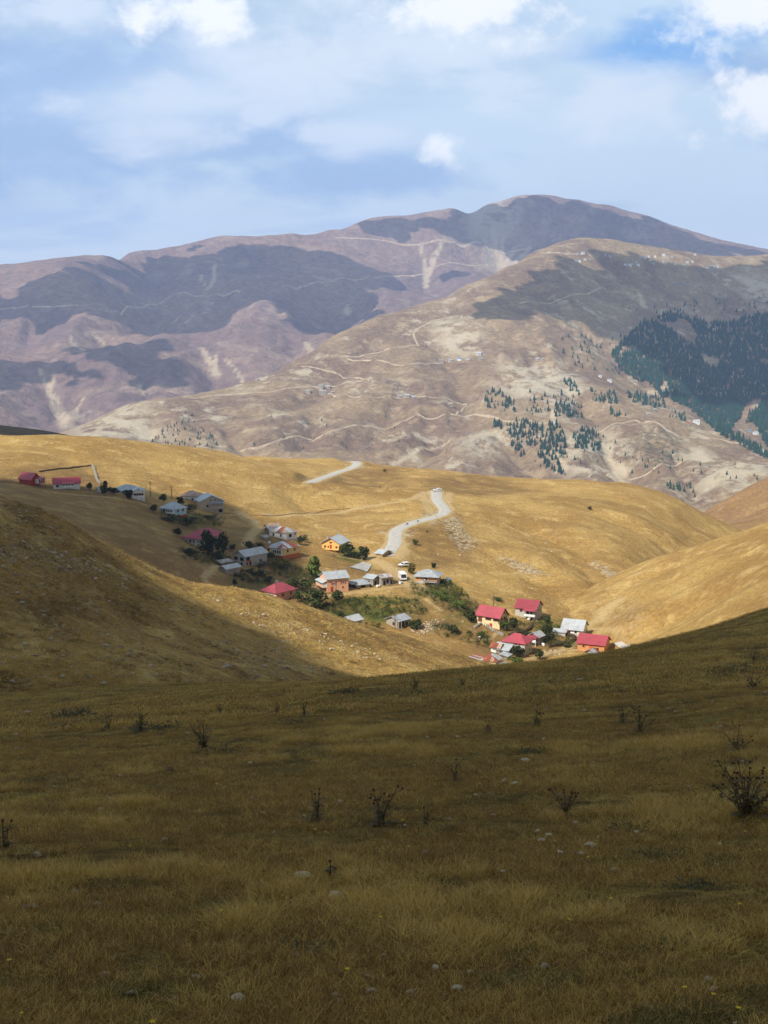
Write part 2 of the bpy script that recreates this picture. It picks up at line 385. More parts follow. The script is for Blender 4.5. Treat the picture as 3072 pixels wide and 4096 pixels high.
# --- far mountain
FS = [(-1600, 1180, 5200), (-900, 1120, 5300), (-300, 1085, 5500), (0, 1063, 5550), (185, 1047, 5600), (370, 1020, 5620), (417, 1019, 5630), (454, 1025, 5680), (518, 1007, 5850), (741, 978, 6000), (880, 946, 6050), (1037, 943, 6080), (1176, 936, 6100), (1213, 940, 6150), (1315, 921, 6250),
      (1435, 890, 6350), (1500, 871, 6380), (1600, 864, 6400), (1690, 850, 6400), (1760, 841, 6420), (1835, 838, 6430), (1885, 846, 6500), (1950, 814, 6560), (2060, 789, 6600), (2150, 781, 6600), (2200, 782, 6620), (2320, 797, 6650), (2450, 826, 6700), (2600, 866, 6750), (2750, 920, 6800), (2900, 968, 6850), (3072, 1004, 6900), (3600, 1090, 6950), (4400, 1150, 7000)]
FP = [(280, 1065, 5300), (240, 1110, 5100), (310, 1175, 4900), (445, 1228, 4700), (560, 1290, 4500), (657, 1343, 4350),
      (593, 1107, 5700), (671, 1190, 5350), (650, 1250, 4930), (620, 1312, 4600), (500, 1120, 5450), (430, 1110, 5350),
      (1065, 1052, 5700), (981, 1089, 5400), (880, 1135, 5200), (796, 1181, 5000), (685, 1255, 4750), (800, 1050, 5800), (900, 1010, 5900), (760, 1110, 5550),
      (1389, 915, 6300), (1204, 1006, 6000), (1111, 1070, 5700), (1079, 1107, 5500), (1065, 1163, 5200), (1018, 1200, 4950), (1009, 1260, 4600), (861, 1320, 4400), (720, 1352, 4250), (900, 1230, 4950), (960, 1175, 5150),
      (1204, 1150, 5450), (1300, 1250, 5050), (1380, 1330, 4750), (1250, 1330, 4620), (1100, 1290, 4560), (1250, 1080, 5800), (1350, 1130, 5600),
      (1600, 960, 6250), (1700, 1050, 6000), (1500, 1020, 6050), (1536, 1150, 5450), (1450, 1200, 5150), (1640, 1210, 5250), (1712, 1135, 5650), (1850, 950, 6350), (1880, 1060, 6020), (1960, 1000, 6300), (2000, 900, 6480), (2200, 900, 6450), (2400, 950, 6450), (2600, 970, 6550), (1850, 1130, 5750), (1780, 1100, 5900),
      (2150, 1050, 6000), (2600, 1080, 6000), (3072, 1100, 6200),
      (0, 1250, 4720), (0, 1180, 5000), (100, 1330, 4450), (150, 1120, 5150), (-400, 1250, 4800), (0, 1440, 3980), (250, 1413, 4000), (389, 1390, 4050), (555, 1371, 4100), (667, 1385, 4050), (787, 1440, 3900), (880, 1515, 3750), (-500, 1450, 4000),
      (200, 1520, 3780), (550, 1500, 3780), (450, 1560, 3640), (287, 1705, 3200), (600, 1600, 3480), (0, 1600, 3540), (960, 1542, 3700), (1000, 1400, 4180), (1100, 1450, 3990), (1204, 1332, 4480), (1296, 1372, 4300), (1150, 1485, 3880), (100, 1690, 3250), (-500, 1700, 3200), (150, 1590, 3560), (330, 1620, 3420), (200, 1395, 4250), (400, 1350, 4320)]
fh = []
for (a, b, c) in FS: fh.append(below(a, b, c, 150, -30)); fh.append(below(a, b, c, 600, -170))
for (a, b, c) in FS[::4]: fh.append(below(a, b, c, 1500, -420))
for a in (-900, 0, 600, 1100, 1500, 2200, 3000, 4000): fh.append(below(a, 1700, 3000, -100, -60 if a < 900 else -140))
fh += [below(389, 1390, 4050, 130, -14), below(100, 1420, 4000, 130, -22)]
tA = TPS(world_pts(FS + FP, fh), 1000.0, 1.5e-4)
_au = [(a - PW / 2) / F_PX for a, b, c in FS]; _ad = [c for a, b, c in FS]
def hA(x, y): return carve('A', x, y, hA0(x, y))
def hA0(x, y):
    wx, wy = x + 90 * fbm(x / 600, y / 600, 2, 0.5, 76), y + 90 * fbm(x / 600, y / 600, 2, 0.5, 78)
    k = 0.10 + 0.90 * (1 - sstep(-700, -120, y - np.interp(x / y, _au, _ad)))
    return tA(x, y) + k * 34 * ridged(wx / 430, wy / 900, 4, 0.5, 71) + k * 12 * ridged(wx / 140, wy / 330, 3, 0.5, 72) + 4.0 * fbm(x / 90, y / 90, 4, 0.55, 74)

# ray against a height field: where does the photo pixel meet the ground?
def cast(h, pxs, d0, d1, n=700):
    pxs = np.atleast_2d(np.array(pxs, float))
    D = np.geomspace(d0, d1, n)
    out = []
    for p in pxs:
        d = pix_dir(*p); d = d / d[1]
        z = CAM[2] + d[2] * D; g = h(d[0] * D, D)
        hit = np.nonzero(z < g)[0]
        i = hit[0] if len(hit) else n - 1
        if len(hit) and i > 0:
            f = (z[i - 1] - g[i - 1]) / ((z[i - 1] - g[i - 1]) - (z[i] - g[i]) + 1e-12); Dd = D[i - 1] + f * (D[i] - D[i - 1])
        else: Dd = D[i]
        x = d[0] * Dd; out.append((x, Dd, float(h(np.array([x]), np.array([Dd]))[0])))
    return np.array(out)
def smooth_line(P, step):
    """Catmull-Rom through the points, resampled"""
    P = np.array(P, float); Q = np.vstack([2 * P[0] - P[1], P, 2 * P[-1] - P[-2]]); out = []
    for i in range(1, len(Q) - 2):
        n = max(2, int(np.hypot(*(Q[i + 1] - Q[i])[:2]) / step))
        t = np.linspace(0, 1, n, endpoint=False)[:, None]
        out.append(0.5 * (2 * Q[i] + (Q[i + 1] - Q[i - 1]) * t + (2 * Q[i - 1] - 5 * Q[i] + 4 * Q[i + 1] - Q[i + 2]) * t ** 2 + (3 * Q[i] - Q[i - 1] - 3 * Q[i + 1] + Q[i + 2]) * t ** 3))
    return np.vstack(out + [P[-1:]])
_r = []
for _p in ([(1538, 2236), (1556, 2205), (1580, 2178), (1584, 2150), (1574, 2128), (1592, 2110), (1660, 2090), (1730, 2072), (1776, 2056), (1782, 2040), (1760, 2016), (1744, 1996), (1746, 1978), (1752, 1966), (1735, 1960)],
           [(1235, 1932), (1330, 1898), (1400, 1874), (1432, 1858), (1432, 1846), (1400, 1838), (1350, 1832)]):
    C = smooth_line(cast(hV0, _p, 380, 800), 3.0)
    for ax, w in ((0, 7), (1, 7), (2, 11)): C[:, ax] = np.convolve(np.pad(C[:, ax], w // 2, 'edge'), np.ones(w) / w, 'valid')
    _r.append(C)
ROADS.extend(_r)
for _l, _d, _w in [([(593, 1107, 5700), (671, 1190, 5350), (650, 1250, 4930), (620, 1312, 4600)], 120, 300), ([(1250, 1080, 5800), (1300, 1200, 5250), (1380, 1310, 4800), (1400, 1345, 4650)], 120, 320), ([(880, 1060, 5700), (900, 1180, 5150), (880, 1240, 4900), (800, 1295, 4640)], 100, 260),
                   ([(740, 1370, 4300), (800, 1400, 4150), (880, 1515, 3750), (960, 1560, 3600)], 85, 220), ([(160, 1470, 3950), (195, 1540, 3720), (220, 1620, 3450), (287, 1705, 3200)], 90, 230), ([(900, 1430, 4050), (950, 1490, 3850), (985, 1560, 3650)], 45, 130), ([(1690, 970, 6250), (1700, 1060, 6000), (1706, 1150, 5600)], 90, 260),
                   ([(1900, 880, 6480), (1985, 980, 6350), (2010, 1060, 6000)], 100, 300), ([(150, 1210, 4850), (100, 1290, 4600), (0, 1330, 4400)], 80, 260), ([(560, 1470, 3880), (570, 1530, 3720), (600, 1600, 3480)], 50, 150), ([(350, 1560, 3650), (330, 1640, 3400), (300, 1700, 3220)], 45, 130), ([(1500, 960, 6200), (1480, 1060, 5900), (1440, 1180, 5250)], 70, 230),
                   ([(1100, 1010, 5950), (1000, 1030, 5800), (900, 1080, 5500)], 50, 200), ([(350, 1250, 4650), (430, 1330, 4350), (500, 1380, 4150)], 60, 180), ([(1150, 1330, 4450), (1180, 1400, 4200), (1150, 1480, 3900)], 45, 140), ([(2300, 830, 6600), (2250, 900, 6450), (2150, 960, 6300)], 50, 240)]:
    CARVE['A'].append((smooth_line([pt(*q_) for q_ in _l], 120), _d, _w))
for _l, _d, _w in [([(1990, 1330), (2150, 1440), (2290, 1560), (2420, 1690), (2520, 1850)], 26, 80), ([(1720, 1330), (1790, 1440), (1840, 1540), (1850, 1610)], 22, 75), ([(1860, 1650), (1800, 1700), (1690, 1790), (1570, 1860)], 30, 70), ([(2380, 1700), (2480, 1830), (2540, 1940)], 26, 70), ([(880, 1690), (950, 1750), (1010, 1830)], 24, 70),
                   ([(1950, 1690), (2060, 1800), (2180, 1900)], 26, 70), ([(2150, 1180), (2330, 1290), (2480, 1430), (2620, 1560)], 34, 130), ([(2560, 1110), (2680, 1240), (2760, 1400), (2850, 1560)], 34, 140), ([(2850, 1120), (2930, 1280), (2960, 1450), (2900, 1620)], 30, 130), ([(1500, 1330), (1420, 1420), (1330, 1500), (1200, 1600)], 22, 80), ([(1300, 1620), (1240, 1700), (1200, 1780)], 20, 60), ([(2620, 1740), (2700, 1830), (2790, 1960)], 26, 60), ([(1560, 1480), (1600, 1560), (1560, 1650), (1480, 1760)], 20, 65), ([(620, 1640), (600, 1700), (640, 1760)], 18, 60)]:
    CARVE['M'].append((smooth_line(cast(hM0, _l, 1300, 5000), 40), _d, _w))
for _l, _d, _w in [([(2780, 2110), (2720, 2175), (2640, 2232), (2560, 2290), (2480, 2345), (2420, 2400)], 3.2, 13), ([(2180, 2170), (2330, 2240), (2430, 2300), (2490, 2345)], 3.4, 17), ([(1930, 2190), (2100, 2290), (2250, 2380), (2360, 2445)], 2.4, 18), ([(2280, 2020), (2480, 2080), (2620, 2140), (2700, 2190)], 3.0, 20), ([(1980, 2020), (2150, 2110), (2300, 2190), (2420, 2270)], 2.2, 20), ([(1050, 1900), (1150, 1960), (1230, 2030)], 1.6, 14), ([(500, 1800), (620, 1880), (700, 1960)], 1.8, 16), ([(200, 1780), (330, 1860), (420, 1930)], 1.4, 14)]:
    CARVE['V'].append((smooth_line(cast(hV0, _l, 300, 900), 6), _d, _w))
for _l, _d, _w in [([(3040, 2190), (2820, 2290), (2620, 2380), (2480, 2440)], 2.4, 15), ([(3060, 2310), (2900, 2380), (2720, 2440), (2560, 2500)], 2.2, 14), ([(2900, 2150), (2740, 2240), (2600, 2300)], 1.8, 12)]:
    CARVE['R'].append((smooth_line(cast(hR0, _l, 140, 640), 6), _d, _w))
def hnear(x, y):
    """top of all the nearer landforms"""
    x = np.asarray(x, float); y = np.asarray(y, float)
    return np.maximum.reduce([np.where(y < 130, hF(x, y), -1e3), np.where((y > 75) & (y < 320), hL(x, y), -1e3), np.where(y > 255, hV(x, y), -1e3), np.where((x > 20) & (y > 140) & (y < 640), hR(x, y), -1e3)])
def h1(h, x, y): return float(h(np.array([float(x)]), np.array([float(y)]))[0])

def sheet(name, h, u0, u1, nu, y0, y1, ny, mat, off=0.0, attrs=None):
    u = np.linspace(u0, u1, nu); s = np.geomspace(y0 + off, y1 + off, ny)
    S, U = np.meshgrid(s, u, indexing='ij')
    X = U * S; Y = S - off; Z = h(X, Y)
    me = np_mesh(name, np.stack([X, Y, Z], -1).reshape(-1, 3), grid_faces(ny, nu), mat, True)
    for k, fn in (attrs or {}).items(): fattr(me, k, fn(X.ravel(), Y.ravel(), Z.ravel()))
    o = link(bpy.data.objects.new(name, me)); o['kind'] = 'structure'
    ls = np.log(s)
    def surf(x, y):
        x = np.asarray(x, float); y = np.asarray(y, float)
        fu = np.clip((x / (y + off) - u0) / (u1 - u0) * (nu - 1), 0, nu - 1.001); fs = np.clip((np.log(y + off) - ls[0]) / (ls[-1] - ls[0]) * (ny - 1), 0, ny - 1.001)
        i = fs.astype(int); j = fu.astype(int); a = fs - i; b = fu - j
        return (Z[i, j] * (1 - b) + Z[i, j + 1] * b) * (1 - a) + (Z[i + 1, j] * (1 - b) + Z[i + 1, j + 1] * b) * a
    SURF[name] = surf
    return o
SURF = {}
def vcast(surf, pxs, d0, d1, n=500):
    """many photo pixels at once against a built sheet"""
    pxs = np.array(pxs, float); xc = (pxs[:, 0] - PW / 2) / F_PX; yc = (PH / 2 - pxs[:, 1]) / F_PX
    fy = math.cos(PITCH) + yc * math.sin(PITCH); fz = -math.sin(PITCH) + yc * math.cos(PITCH)
    D = np.geomspace(d0, d1, n)[None]
    X = (xc / fy)[:, None] * D; Zr = CAM[2] + (fz / fy)[:, None] * D
    G = surf(X, np.broadcast_to(D, X.shape)); hit = Zr < G
    ok = hit.any(1); i = np.maximum(hit.argmax(1), 1); r = np.arange(len(pxs))
    a = (Zr - G)[r, i - 1]; b = (Zr - G)[r, i]; t = np.clip(a / (a - b + 1e-12), 0, 1)
    Dd = D[0, i - 1] + t * (D[0, i] - D[0, i - 1]); x = (xc / fy) * Dd
    return np.stack([x, Dd, surf(x, Dd)], 1), ok
def in_poly(x, y, poly, soft):
    """1 inside, fading to 0 over soft metres outside"""
    P = np.array(poly)[:, :2]; ins = np.zeros(x.shape, bool); n = len(P); j = n - 1
    for i in range(n):
        c = ((P[i, 1] > y) != (P[j, 1] > y)) & (x < (P[j, 0] - P[i, 0]) * (y - P[i, 1]) / (P[j, 1] - P[i, 1] + 1e-12) + P[i, 0])
        ins ^= c; j = i
    d, _ = seg_dist(x, y, list(P) + [P[0]])
    return np.where(ins, 1.0, np.clip(1 - d / soft, 0, 1))
# ------------------------------------------------------------------ ground materials
def ground_mat(name, cols, sizes, patch=None, stone=None, bump=0.6, bump_scale=1.0, extra=None, scar=(0.50, 0.38, 0.24)):
    """three soil / grass tones mixed by noise at given sizes in metres"""
    m, nt, b = new_mat(name)
    co = nt.new('ShaderNodeTexCoord').outputs['Object']
    a, bb, c = cols
    n1 = nt.noise(co, 1 / sizes[0], 5, 0.55, 0.6)
    n2 = nt.noise(nt.vmath('ADD', co, (31, 7, 3)), 1 / sizes[1], 6, 0.6, 0.3)
    n3 = nt.noise(nt.vmath('ADD', co, (5, 71, 13)), 1 / sizes[2], 6, 0.7)
    col = nt.mix(nt.ramp(n1, 0.38, 0.62), a, bb)
    col = nt.mix(nt.math('MULTIPLY', nt.ramp(n2, 0.50, 0.68), 0.8), col, c)
    fine = nt.ramp(n3, 0.25, 0.75, 0.55, 1.42, False)
    fc = nt.new('ShaderNodeCombineColor', {0: fine, 1: fine, 2: fine}).outputs[0]
    col = nt.mix(1.0, col, fc, 'MULTIPLY')
    if extra: col = extra(nt, co, col)
    col = nt.mix(nt.math('MULTIPLY', nt.attr('scar'), nt.ramp(n3, 0.25, 0.6, 0.35, 1.0)), col, scar)
    nt.l.new(col, b.inputs['Base Color'])
    bh = nt.math('ADD', nt.noise(co, bump_scale / sizes[2], 6, 0.7), nt.math('MULTIPLY', n2, 0.8))
    bm = nt.new('ShaderNodeBump', {'Strength': bump, 'Distance': sizes[2] * 0.5 / bump_scale, 'Height': bh})
    nt.l.new(bm.outputs[0], b.inputs['Normal'])
    b.inputs['Roughness'].default_value = 0.95; b.inputs['Specular IOR Level'].default_value = 0.05
    return m

def mk_extra_far(rock, dark, rock_size, rock_t, shrub_size):
    def f(nt, co, col):
        st = nt.scale(co, (1, 0.7, 1.6))
        r = nt.noise(st, 1 / rock_size, 8, 0.72, 0.25)
        big = nt.noise(co, 1 / (rock_size * 4.5), 3, 0.5)
        rk = nt.math('MULTIPLY', nt.ramp(r, rock_t - 0.03, rock_t + 0.09), nt.ramp(big, 0.42, 0.58))
        col = nt.mix(nt.math('MULTIPLY', nt.math('MAXIMUM', rk, nt.math('MULTIPLY', nt.attr('rock'), nt.ramp(r, 0.42, 0.54))), 0.85), col, rock)
        sh = nt.noise(nt.vmath('ADD', co, (100, 3, 9)), 1 / shrub_size, 4, 0.7)
        bigs = nt.noise(nt.vmath('ADD', co, (10, 30, 9)), 1 / (shrub_size * 14), 4, 0.6)
        s = nt.math('MULTIPLY', nt.ramp(sh, 0.60, 0.66), nt.ramp(bigs, 0.50, 0.62))
        col = nt.mix(nt.math('MULTIPLY', nt.math('MAXIMUM', s, nt.math('MULTIPLY', nt.attr('scrub'), nt.ramp(sh, 0.45, 0.55))), 0.7), col, dark)
        return col
    return f
ground_mat('far_mountain_ground', ((0.245, 0.163, 0.122), (0.180, 0.120, 0.104), (0.300, 0.212, 0.152)), (700, 160, 30), bump=0.9,
           extra=mk_extra_far((0.38, 0.31, 0.23), (0.09, 0.08, 0.05), 190, 0.60, 26), scar=(0.46, 0.36, 0.24))
ground_mat('mountain_spur_ground', ((0.275, 0.195, 0.112), (0.190, 0.126, 0.082), (0.350, 0.262, 0.158)), (170, 42, 10), bump=0.9,
           extra=mk_extra_far((0.47, 0.40, 0.28), (0.075, 0.066, 0.036), 48, 0.55, 9), scar=(0.50, 0.40, 0.27))
def ex_gold(nt, co, col):
    st = nt.noise(nt.scale(co, (0.03, 0.09, 0.05)), 1.0, 5, 0.6, 0.8)
    col = nt.mix(nt.math('MULTIPLY', nt.ramp(st, 0.52, 0.66), 0.65), col, (0.30, 0.185, 0.060))
    # contour paths that grazing animals leave: thin, broken, irregular
    w = nt.noise(nt.scale(co, (0.05, 0.22, 0.6)), 1.0, 3, 0.5, 1.5)
    col = nt.mix(nt.math('MULTIPLY', nt.ramp(nt.math('ABSOLUTE', nt.math('SUBTRACT', w, 0.5)), 0.0, 0.016, 1.0, 0.0), 0.5), col, (0.20, 0.12, 0.045))
    dots = nt.noise(nt.vmath('ADD', co, (3, 3, 3)), 0.75, 3, 0.7)
    col = nt.mix(nt.math('MULTIPLY', nt.ramp(dots, 0.66, 0.72), 0.7), col, (0.17, 0.105, 0.04))
    col = nt.mix(nt.math('MULTIPLY', nt.attr('green'), nt.ramp(nt.noise(co, 0.16, 6, 0.72), 0.34, 0.56, 0.1, 0.92)), col, (0.095, 0.115, 0.026))
    col = nt.mix(nt.math('MULTIPLY', nt.attr('brown'), nt.ramp(nt.noise(co, 0.12, 6, 0.7), 0.32, 0.6, 0.2, 0.85)), col, (0.205, 0.125, 0.048))
    rk = nt.noise(nt.vmath('ADD', co, (50, 3, 9)), 0.5, 6, 0.75)
    col = nt.mix(nt.math('MULTIPLY', nt.attr('rock'), nt.ramp(rk, 0.50, 0.58)), col, (0.46, 0.40, 0.29))
    col = nt.mix(nt.math('MULTIPLY', nt.attr('rock'), nt.math('MULTIPLY', nt.ramp(rk, 0.47, 0.41), 0.6)), col, (0.07, 0.05, 0.025))
    return col
ground_mat('golden_grass_ground', ((0.455, 0.297, 0.100), (0.335, 0.203, 0.066), (0.545, 0.380, 0.148)), (42, 9, 1.3), bump=1.2, extra=ex_gold, scar=(0.50, 0.36, 0.17))
ground_mat('brown_slope_ground', ((0.300, 0.180, 0.085), (0.235, 0.138, 0.070), (0.36, 0.23, 0.10)), (60, 14, 2.5), bump=0.8, extra=ex_gold)
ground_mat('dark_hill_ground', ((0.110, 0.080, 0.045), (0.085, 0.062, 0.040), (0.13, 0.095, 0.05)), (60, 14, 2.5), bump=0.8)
def ex_rocky(nt, co, col):
    rk = nt.noise(nt.vmath('ADD', co, (50, 3, 9)), 1.1, 6, 0.72)
    area = nt.ramp(nt.noise(co, 0.06, 4, 0.6), 0.40, 0.62)
    f = nt.math('MULTIPLY', nt.ramp(rk, 0.60, 0.66), nt.math('MAXIMUM', nt.math('MULTIPLY', area, 0.55), nt.attr('rock')))
    col = nt.mix(nt.math('MULTIPLY', f, 0.8), col, (0.40, 0.33, 0.22))
    dk = nt.noise(nt.scale(nt.vmath('ADD', co, (9, 3, 50)), (0.35, 0.8, 1.2)), 1.0, 5, 0.65)
    col = nt.mix(nt.math('MULTIPLY', nt.ramp(dk, 0.56, 0.66), 0.7), col, (0.075, 0.052, 0.020))
    return col
ground_mat('rocky_hill_ground', ((0.360, 0.235, 0.080), (0.235, 0.142, 0.050), (0.520, 0.370, 0.145)), (24, 5, 0.9), bump=1.0, extra=ex_rocky)
def ex_turf(nt, co, col):
    gr = nt.noise(nt.scale(co, (0.25, 0.5, 1)), 1.0, 4, 0.6)
    col = nt.mix(nt.math('MULTIPLY', nt.ramp(gr, 0.52, 0.62), 0.8), col, (0.110, 0.108, 0.030))
    dk = nt.noise(nt.scale(nt.vmath('ADD', co, (9, 3, 50)), (0.6, 1.3, 1.2)), 1.0, 5, 0.65)
    col = nt.mix(nt.math('MULTIPLY', nt.ramp(dk, 0.53, 0.62), 0.9), col, (0.050, 0.034, 0.014))
    return col
ground_mat('meadow_turf', ((0.310, 0.215, 0.052), (0.190, 0.124, 0.034), (0.420, 0.300, 0.076)), (4, 0.8, 0.05), bump=1.0, extra=ex_turf)
ground_mat('valley_floor_ground', ((0.25, 0.17, 0.09), (0.2, 0.13, 0.08), (0.28, 0.2, 0.11)), (300, 80, 20))

zero = lambda x, y, z: np.zeros(x.shape)
def poly_on(h, pts, d0, d1): return cast(h, pts, d0, d1)
def scars(h, d0, d1, lines):
    """pale eroded lines: (points in the photo, width in metres at both ends)"""
    L = [(poly_on(h, p, d0, d1), w0, w1) for p, w0, w1 in lines]
    def f(x, y, z):
        s = np.zeros(x.shape)
        for P, w0, w1 in L:
            d, t = seg_dist(x, y, P)
            w = w0 + (w1 - w0) * t
            s = np.maximum(s, 1 - sstep(0.35, 1.15, d / w + 0.5 * gnoise(x / w0 / 2, y / w0 / 2, 5)))
        return s
    return f
def areas(h, d0, d1, polys, soft):
    P = [poly_on(h, p, d0, d1) for p in polys]
    def f(x, y, z):
        s = np.zeros(x.shape)
        for p in P: s = np.maximum(s, in_poly(x, y, p, soft))
        return s
    return f
# eroded gullies, rock and scrub seen on the mountains
sA = scars(hA, 3000, 9000, [
    ([(215, 1520), (195, 1560), (225, 1620), (270, 1690)], 8, 26), ([(330, 1590), (305, 1640), (290, 1690)], 5, 12), ([(160, 1480), (195, 1560)], 6, 8),
    ([(800, 1390), (840, 1450), (870, 1500)], 7, 20), ([(870, 1400), (865, 1460), (872, 1500)], 5, 9), ([(905, 1440), (950, 1490), (985, 1560)], 5, 8), ([(560, 1540), (575, 1580)], 6, 9),
    ([(860, 1060), (855, 1120), (830, 1160)], 9, 16), ([(805, 1100), (815, 1140)], 8, 8), ([(280, 1340), (330, 1400)], 8, 10), ([(370, 1330), (420, 1380)], 7, 9),
    ([(1225, 1370), (1240, 1405)], 8, 14), ([(1385, 1220), (1390, 1250)], 8, 20), ([(700, 1290), (780, 1250), (850, 1215)], 6, 6), ([(745, 1290), (840, 1235)], 5, 5),
    ([(1680, 970), (1700, 1060), (1706, 1150)], 9, 18), ([(1775, 950), (1740, 1040), (1712, 1110)], 9, 14), ([(1735, 1000), (1710, 1090)], 7, 10),
    ([(1975, 930), (1985, 1000), (2010, 1060)], 10, 32), ([(2010, 960), (2005, 1030)], 10, 18), ([(2060, 985), (2030, 1040)], 9, 20), ([(2120, 990), (2060, 1050)], 8, 18), ([(1935, 960), (1975, 1010)], 9, 14)])
rA = areas(hA, 3000, 9000, [[(1880, 830), (2060, 800), (2060, 900), (1900, 930)], [(1950, 990), (2130, 990), (2090, 1070), (1960, 1070)]], 60)
sM = scars(hM, 1300, 6000, [([(2555, 1170), (2575, 1230)], 8, 14), ([(2650, 1240), (2660, 1280)], 8, 10), ([(2720, 1490), (2740, 1540)], 7, 12), ([(2210, 1640), (2220, 1700)], 5, 9), ([(2240, 1840), (2250, 1880)], 10, 14),
    ([(1800, 1760), (1690, 1790), (1620, 1830), (1570, 1860)], 4, 7), ([(2400, 1760), (2450, 1850), (2500, 1900)], 5, 8)])
rM = areas(hM, 1300, 6000, [[(1770, 1290), (1860, 1290), (1900, 1400), (1800, 1390)], [(2040, 1440), (2250, 1480), (2330, 1600), (2200, 1650), (2030, 1560)], [(2250, 1780), (2420, 1760), (2500, 1850), (2350, 1880)], [(2750, 1800), (3050, 1860), (3060, 1960), (2850, 1930)],
    [(350, 1680), (560, 1690), (620, 1760), (350, 1740)], [(2980, 1120), (3072, 1110), (3072, 1190), (3000, 1180)], [(1880, 1740), (2010, 1740), (2030, 1800), (1900, 1800)]], 50)
scM = areas(hM, 1300, 6000, [[(2600, 1720), (2660, 1720), (2680, 1760), (2610, 1760)], [(2560, 1730), (2700, 1790), (2640, 1850), (2540, 1800)]], 40)
nA = lambda x, y, z: np.zeros(x.shape)

far_mountain = sheet('far_mountain', hA, -0.66, 0.66, 520, 2900, 8300, 300, 'far_mountain_ground', attrs={'scar': sA, 'rock': rA, 'scrub': nA})
mountain_spur = sheet('mountain_spur', hM, -0.62, 0.62, 560, 1250, 5200, 380, 'mountain_spur_ground', attrs={'scar': sM, 'rock': rM, 'scrub': scM})
_rdist = lambda x, y: np.minimum.reduce([seg_dist(x, y, C[::3])[0] for C in ROADS])
gV = areas(hV, 240, 800, [[(1290, 2420), (1450, 2390), (1660, 2400), (1700, 2470), (1580, 2480), (1400, 2480), (1290, 2450)], [(1760, 2350), (1850, 2400), (1880, 2500), (1810, 2500), (1770, 2420)],
    [(930, 2300), (1010, 2290), (1080, 2330), (1060, 2360), (950, 2350)], [(1620, 2320), (1800, 2330), (1900, 2440), (1960, 2460), (1850, 2480), (1640, 2370)], [(1120, 2230), (1250, 2300), (1290, 2330), (1150, 2300)],
    [(2380, 2390), (2460, 2390), (2440, 2430), (2390, 2430)], [(2160, 2470), (2230, 2480), (2240, 2520), (2180, 2520)], [(1370, 2180), (1450, 2220), (1420, 2250), (1350, 2230)], [(700, 2050), (860, 2080), (860, 2120), (700, 2110)]], 3.5)
bV = areas(hV, 240, 800, [[(0, 1890), (280, 1870), (360, 1865), (390, 1930), (500, 1990), (700, 2060), (1000, 2110), (1100, 2180), (1180, 2200), (1250, 2300), (1300, 2420), (1100, 2420), (700, 2300), (0, 2000)],
    [(1570, 2340), (1700, 2330), (1720, 2400), (1600, 2380)], [(1700, 2400), (1900, 2420), (2050, 2540), (1950, 2620), (1800, 2560), (1650, 2500)], [(1700, 1920), (1900, 1900), (2100, 1960), (1900, 1980), (1760, 1960)], [(1340, 1930), (1420, 1890), (1560, 1880), (1600, 1945), (1500, 1948)],
    [(1350, 2240), (1600, 2300), (1560, 2340), (1400, 2320)], [(2080, 2560), (2330, 2560), (2330, 2640), (2080, 2640)], [(1660, 2130), (1800, 2090), (1850, 2250), (1700, 2260)]], 10)
rV = areas(hV, 240, 800, [[(1780, 2080), (1830, 2070), (1840, 2120), (1800, 2120)], [(1830, 2110), (1900, 2170), (1890, 2190), (1830, 2140)], [(2010, 2230), (2120, 2270), (2180, 2300), (2100, 2290), (2020, 2250)], [(2370, 2250), (2470, 2300), (2440, 2310), (2370, 2270)], [(1690, 2060), (1755, 2045), (1750, 2070), (1700, 2080)], [(1790, 2120), (1830, 2130), (1880, 2190), (1850, 2200)]], 3)
sV = scars(hV, 240, 800, [([(1060, 2058), (1150, 2062), (1250, 2056), (1400, 2040), (1530, 2018), (1640, 1998), (1690, 1975)], 2.2, 2.2), ([(960, 2050), (1010, 2080), (1030, 2110), (1000, 2150), (985, 2180)], 2.6, 2.6), ([(940, 2050), (1000, 2090)], 1.0, 1.0),
    ([(1480, 2235), (1540, 2260), (1600, 2290), (1640, 2330), (1660, 2350)], 4.0, 4.5), ([(900, 2240), (850, 2280), (815, 2310), (840, 2345)], 1.5, 1.5), ([(1590, 2110), (1590, 2160), (1610, 2200), (1590, 2230)], 3, 4), ([(1560, 2190), (1500, 2220), (1480, 2235)], 3.5, 3.5),
    ([(1700, 2395), (1760, 2440)], 0.8, 0.8), ([(1300, 2385), (1400, 2372), (1500, 2358), (1600, 2345), (1660, 2345)], 1.3, 1.6), ([(1990, 2530), (1950, 2560), (1880, 2560)], 1.0, .8), ([(1660, 2345), (1740, 2345)], 1.5, 1.0), ([(1120, 2250), (1200, 2300), (1290, 2370)], .7, .7), ([(2100, 2640), (2200, 2610), (2300, 2600), (2400, 2615)], 1.2, 1.2), ([(700, 2050), (800, 2070), (930, 2060)], .8, .8), ([(180, 1965), (400, 1985), (560, 2010), (690, 2055)], .8, .8), ([(1350, 2225), (1450, 2235), (1490, 2232)], .8, 1.0), ([(2590, 2300), (2500, 2330), (2450, 2365)], 1.2, 1.2), ([(2250, 2600), (2330, 2560)], 2.2, 1.5), ([(1720, 2050), (1690, 1985), (1700, 1970)], 2.0, 3.0), ([(1810, 2040), (1790, 2000), (1800, 1970)], 1.5, 2.0)])
rV2 = lambda x, y, z: np.maximum(rV(x, y, z), 0.8 * sstep(2.5, 3.5, _rdist(x, y)) * (1 - sstep(5, 9, _rdist(x, y))) * sstep(-0.1, 0.25, gnoise(x / 14, y / 14, 3)))
village_hill = sheet('village_hill', hV, -0.55, 0.50, 560, 255, 1000, 420, 'golden_grass_ground', attrs={'scar': sV, 'rock': rV2, 'green': gV, 'brown': bV})
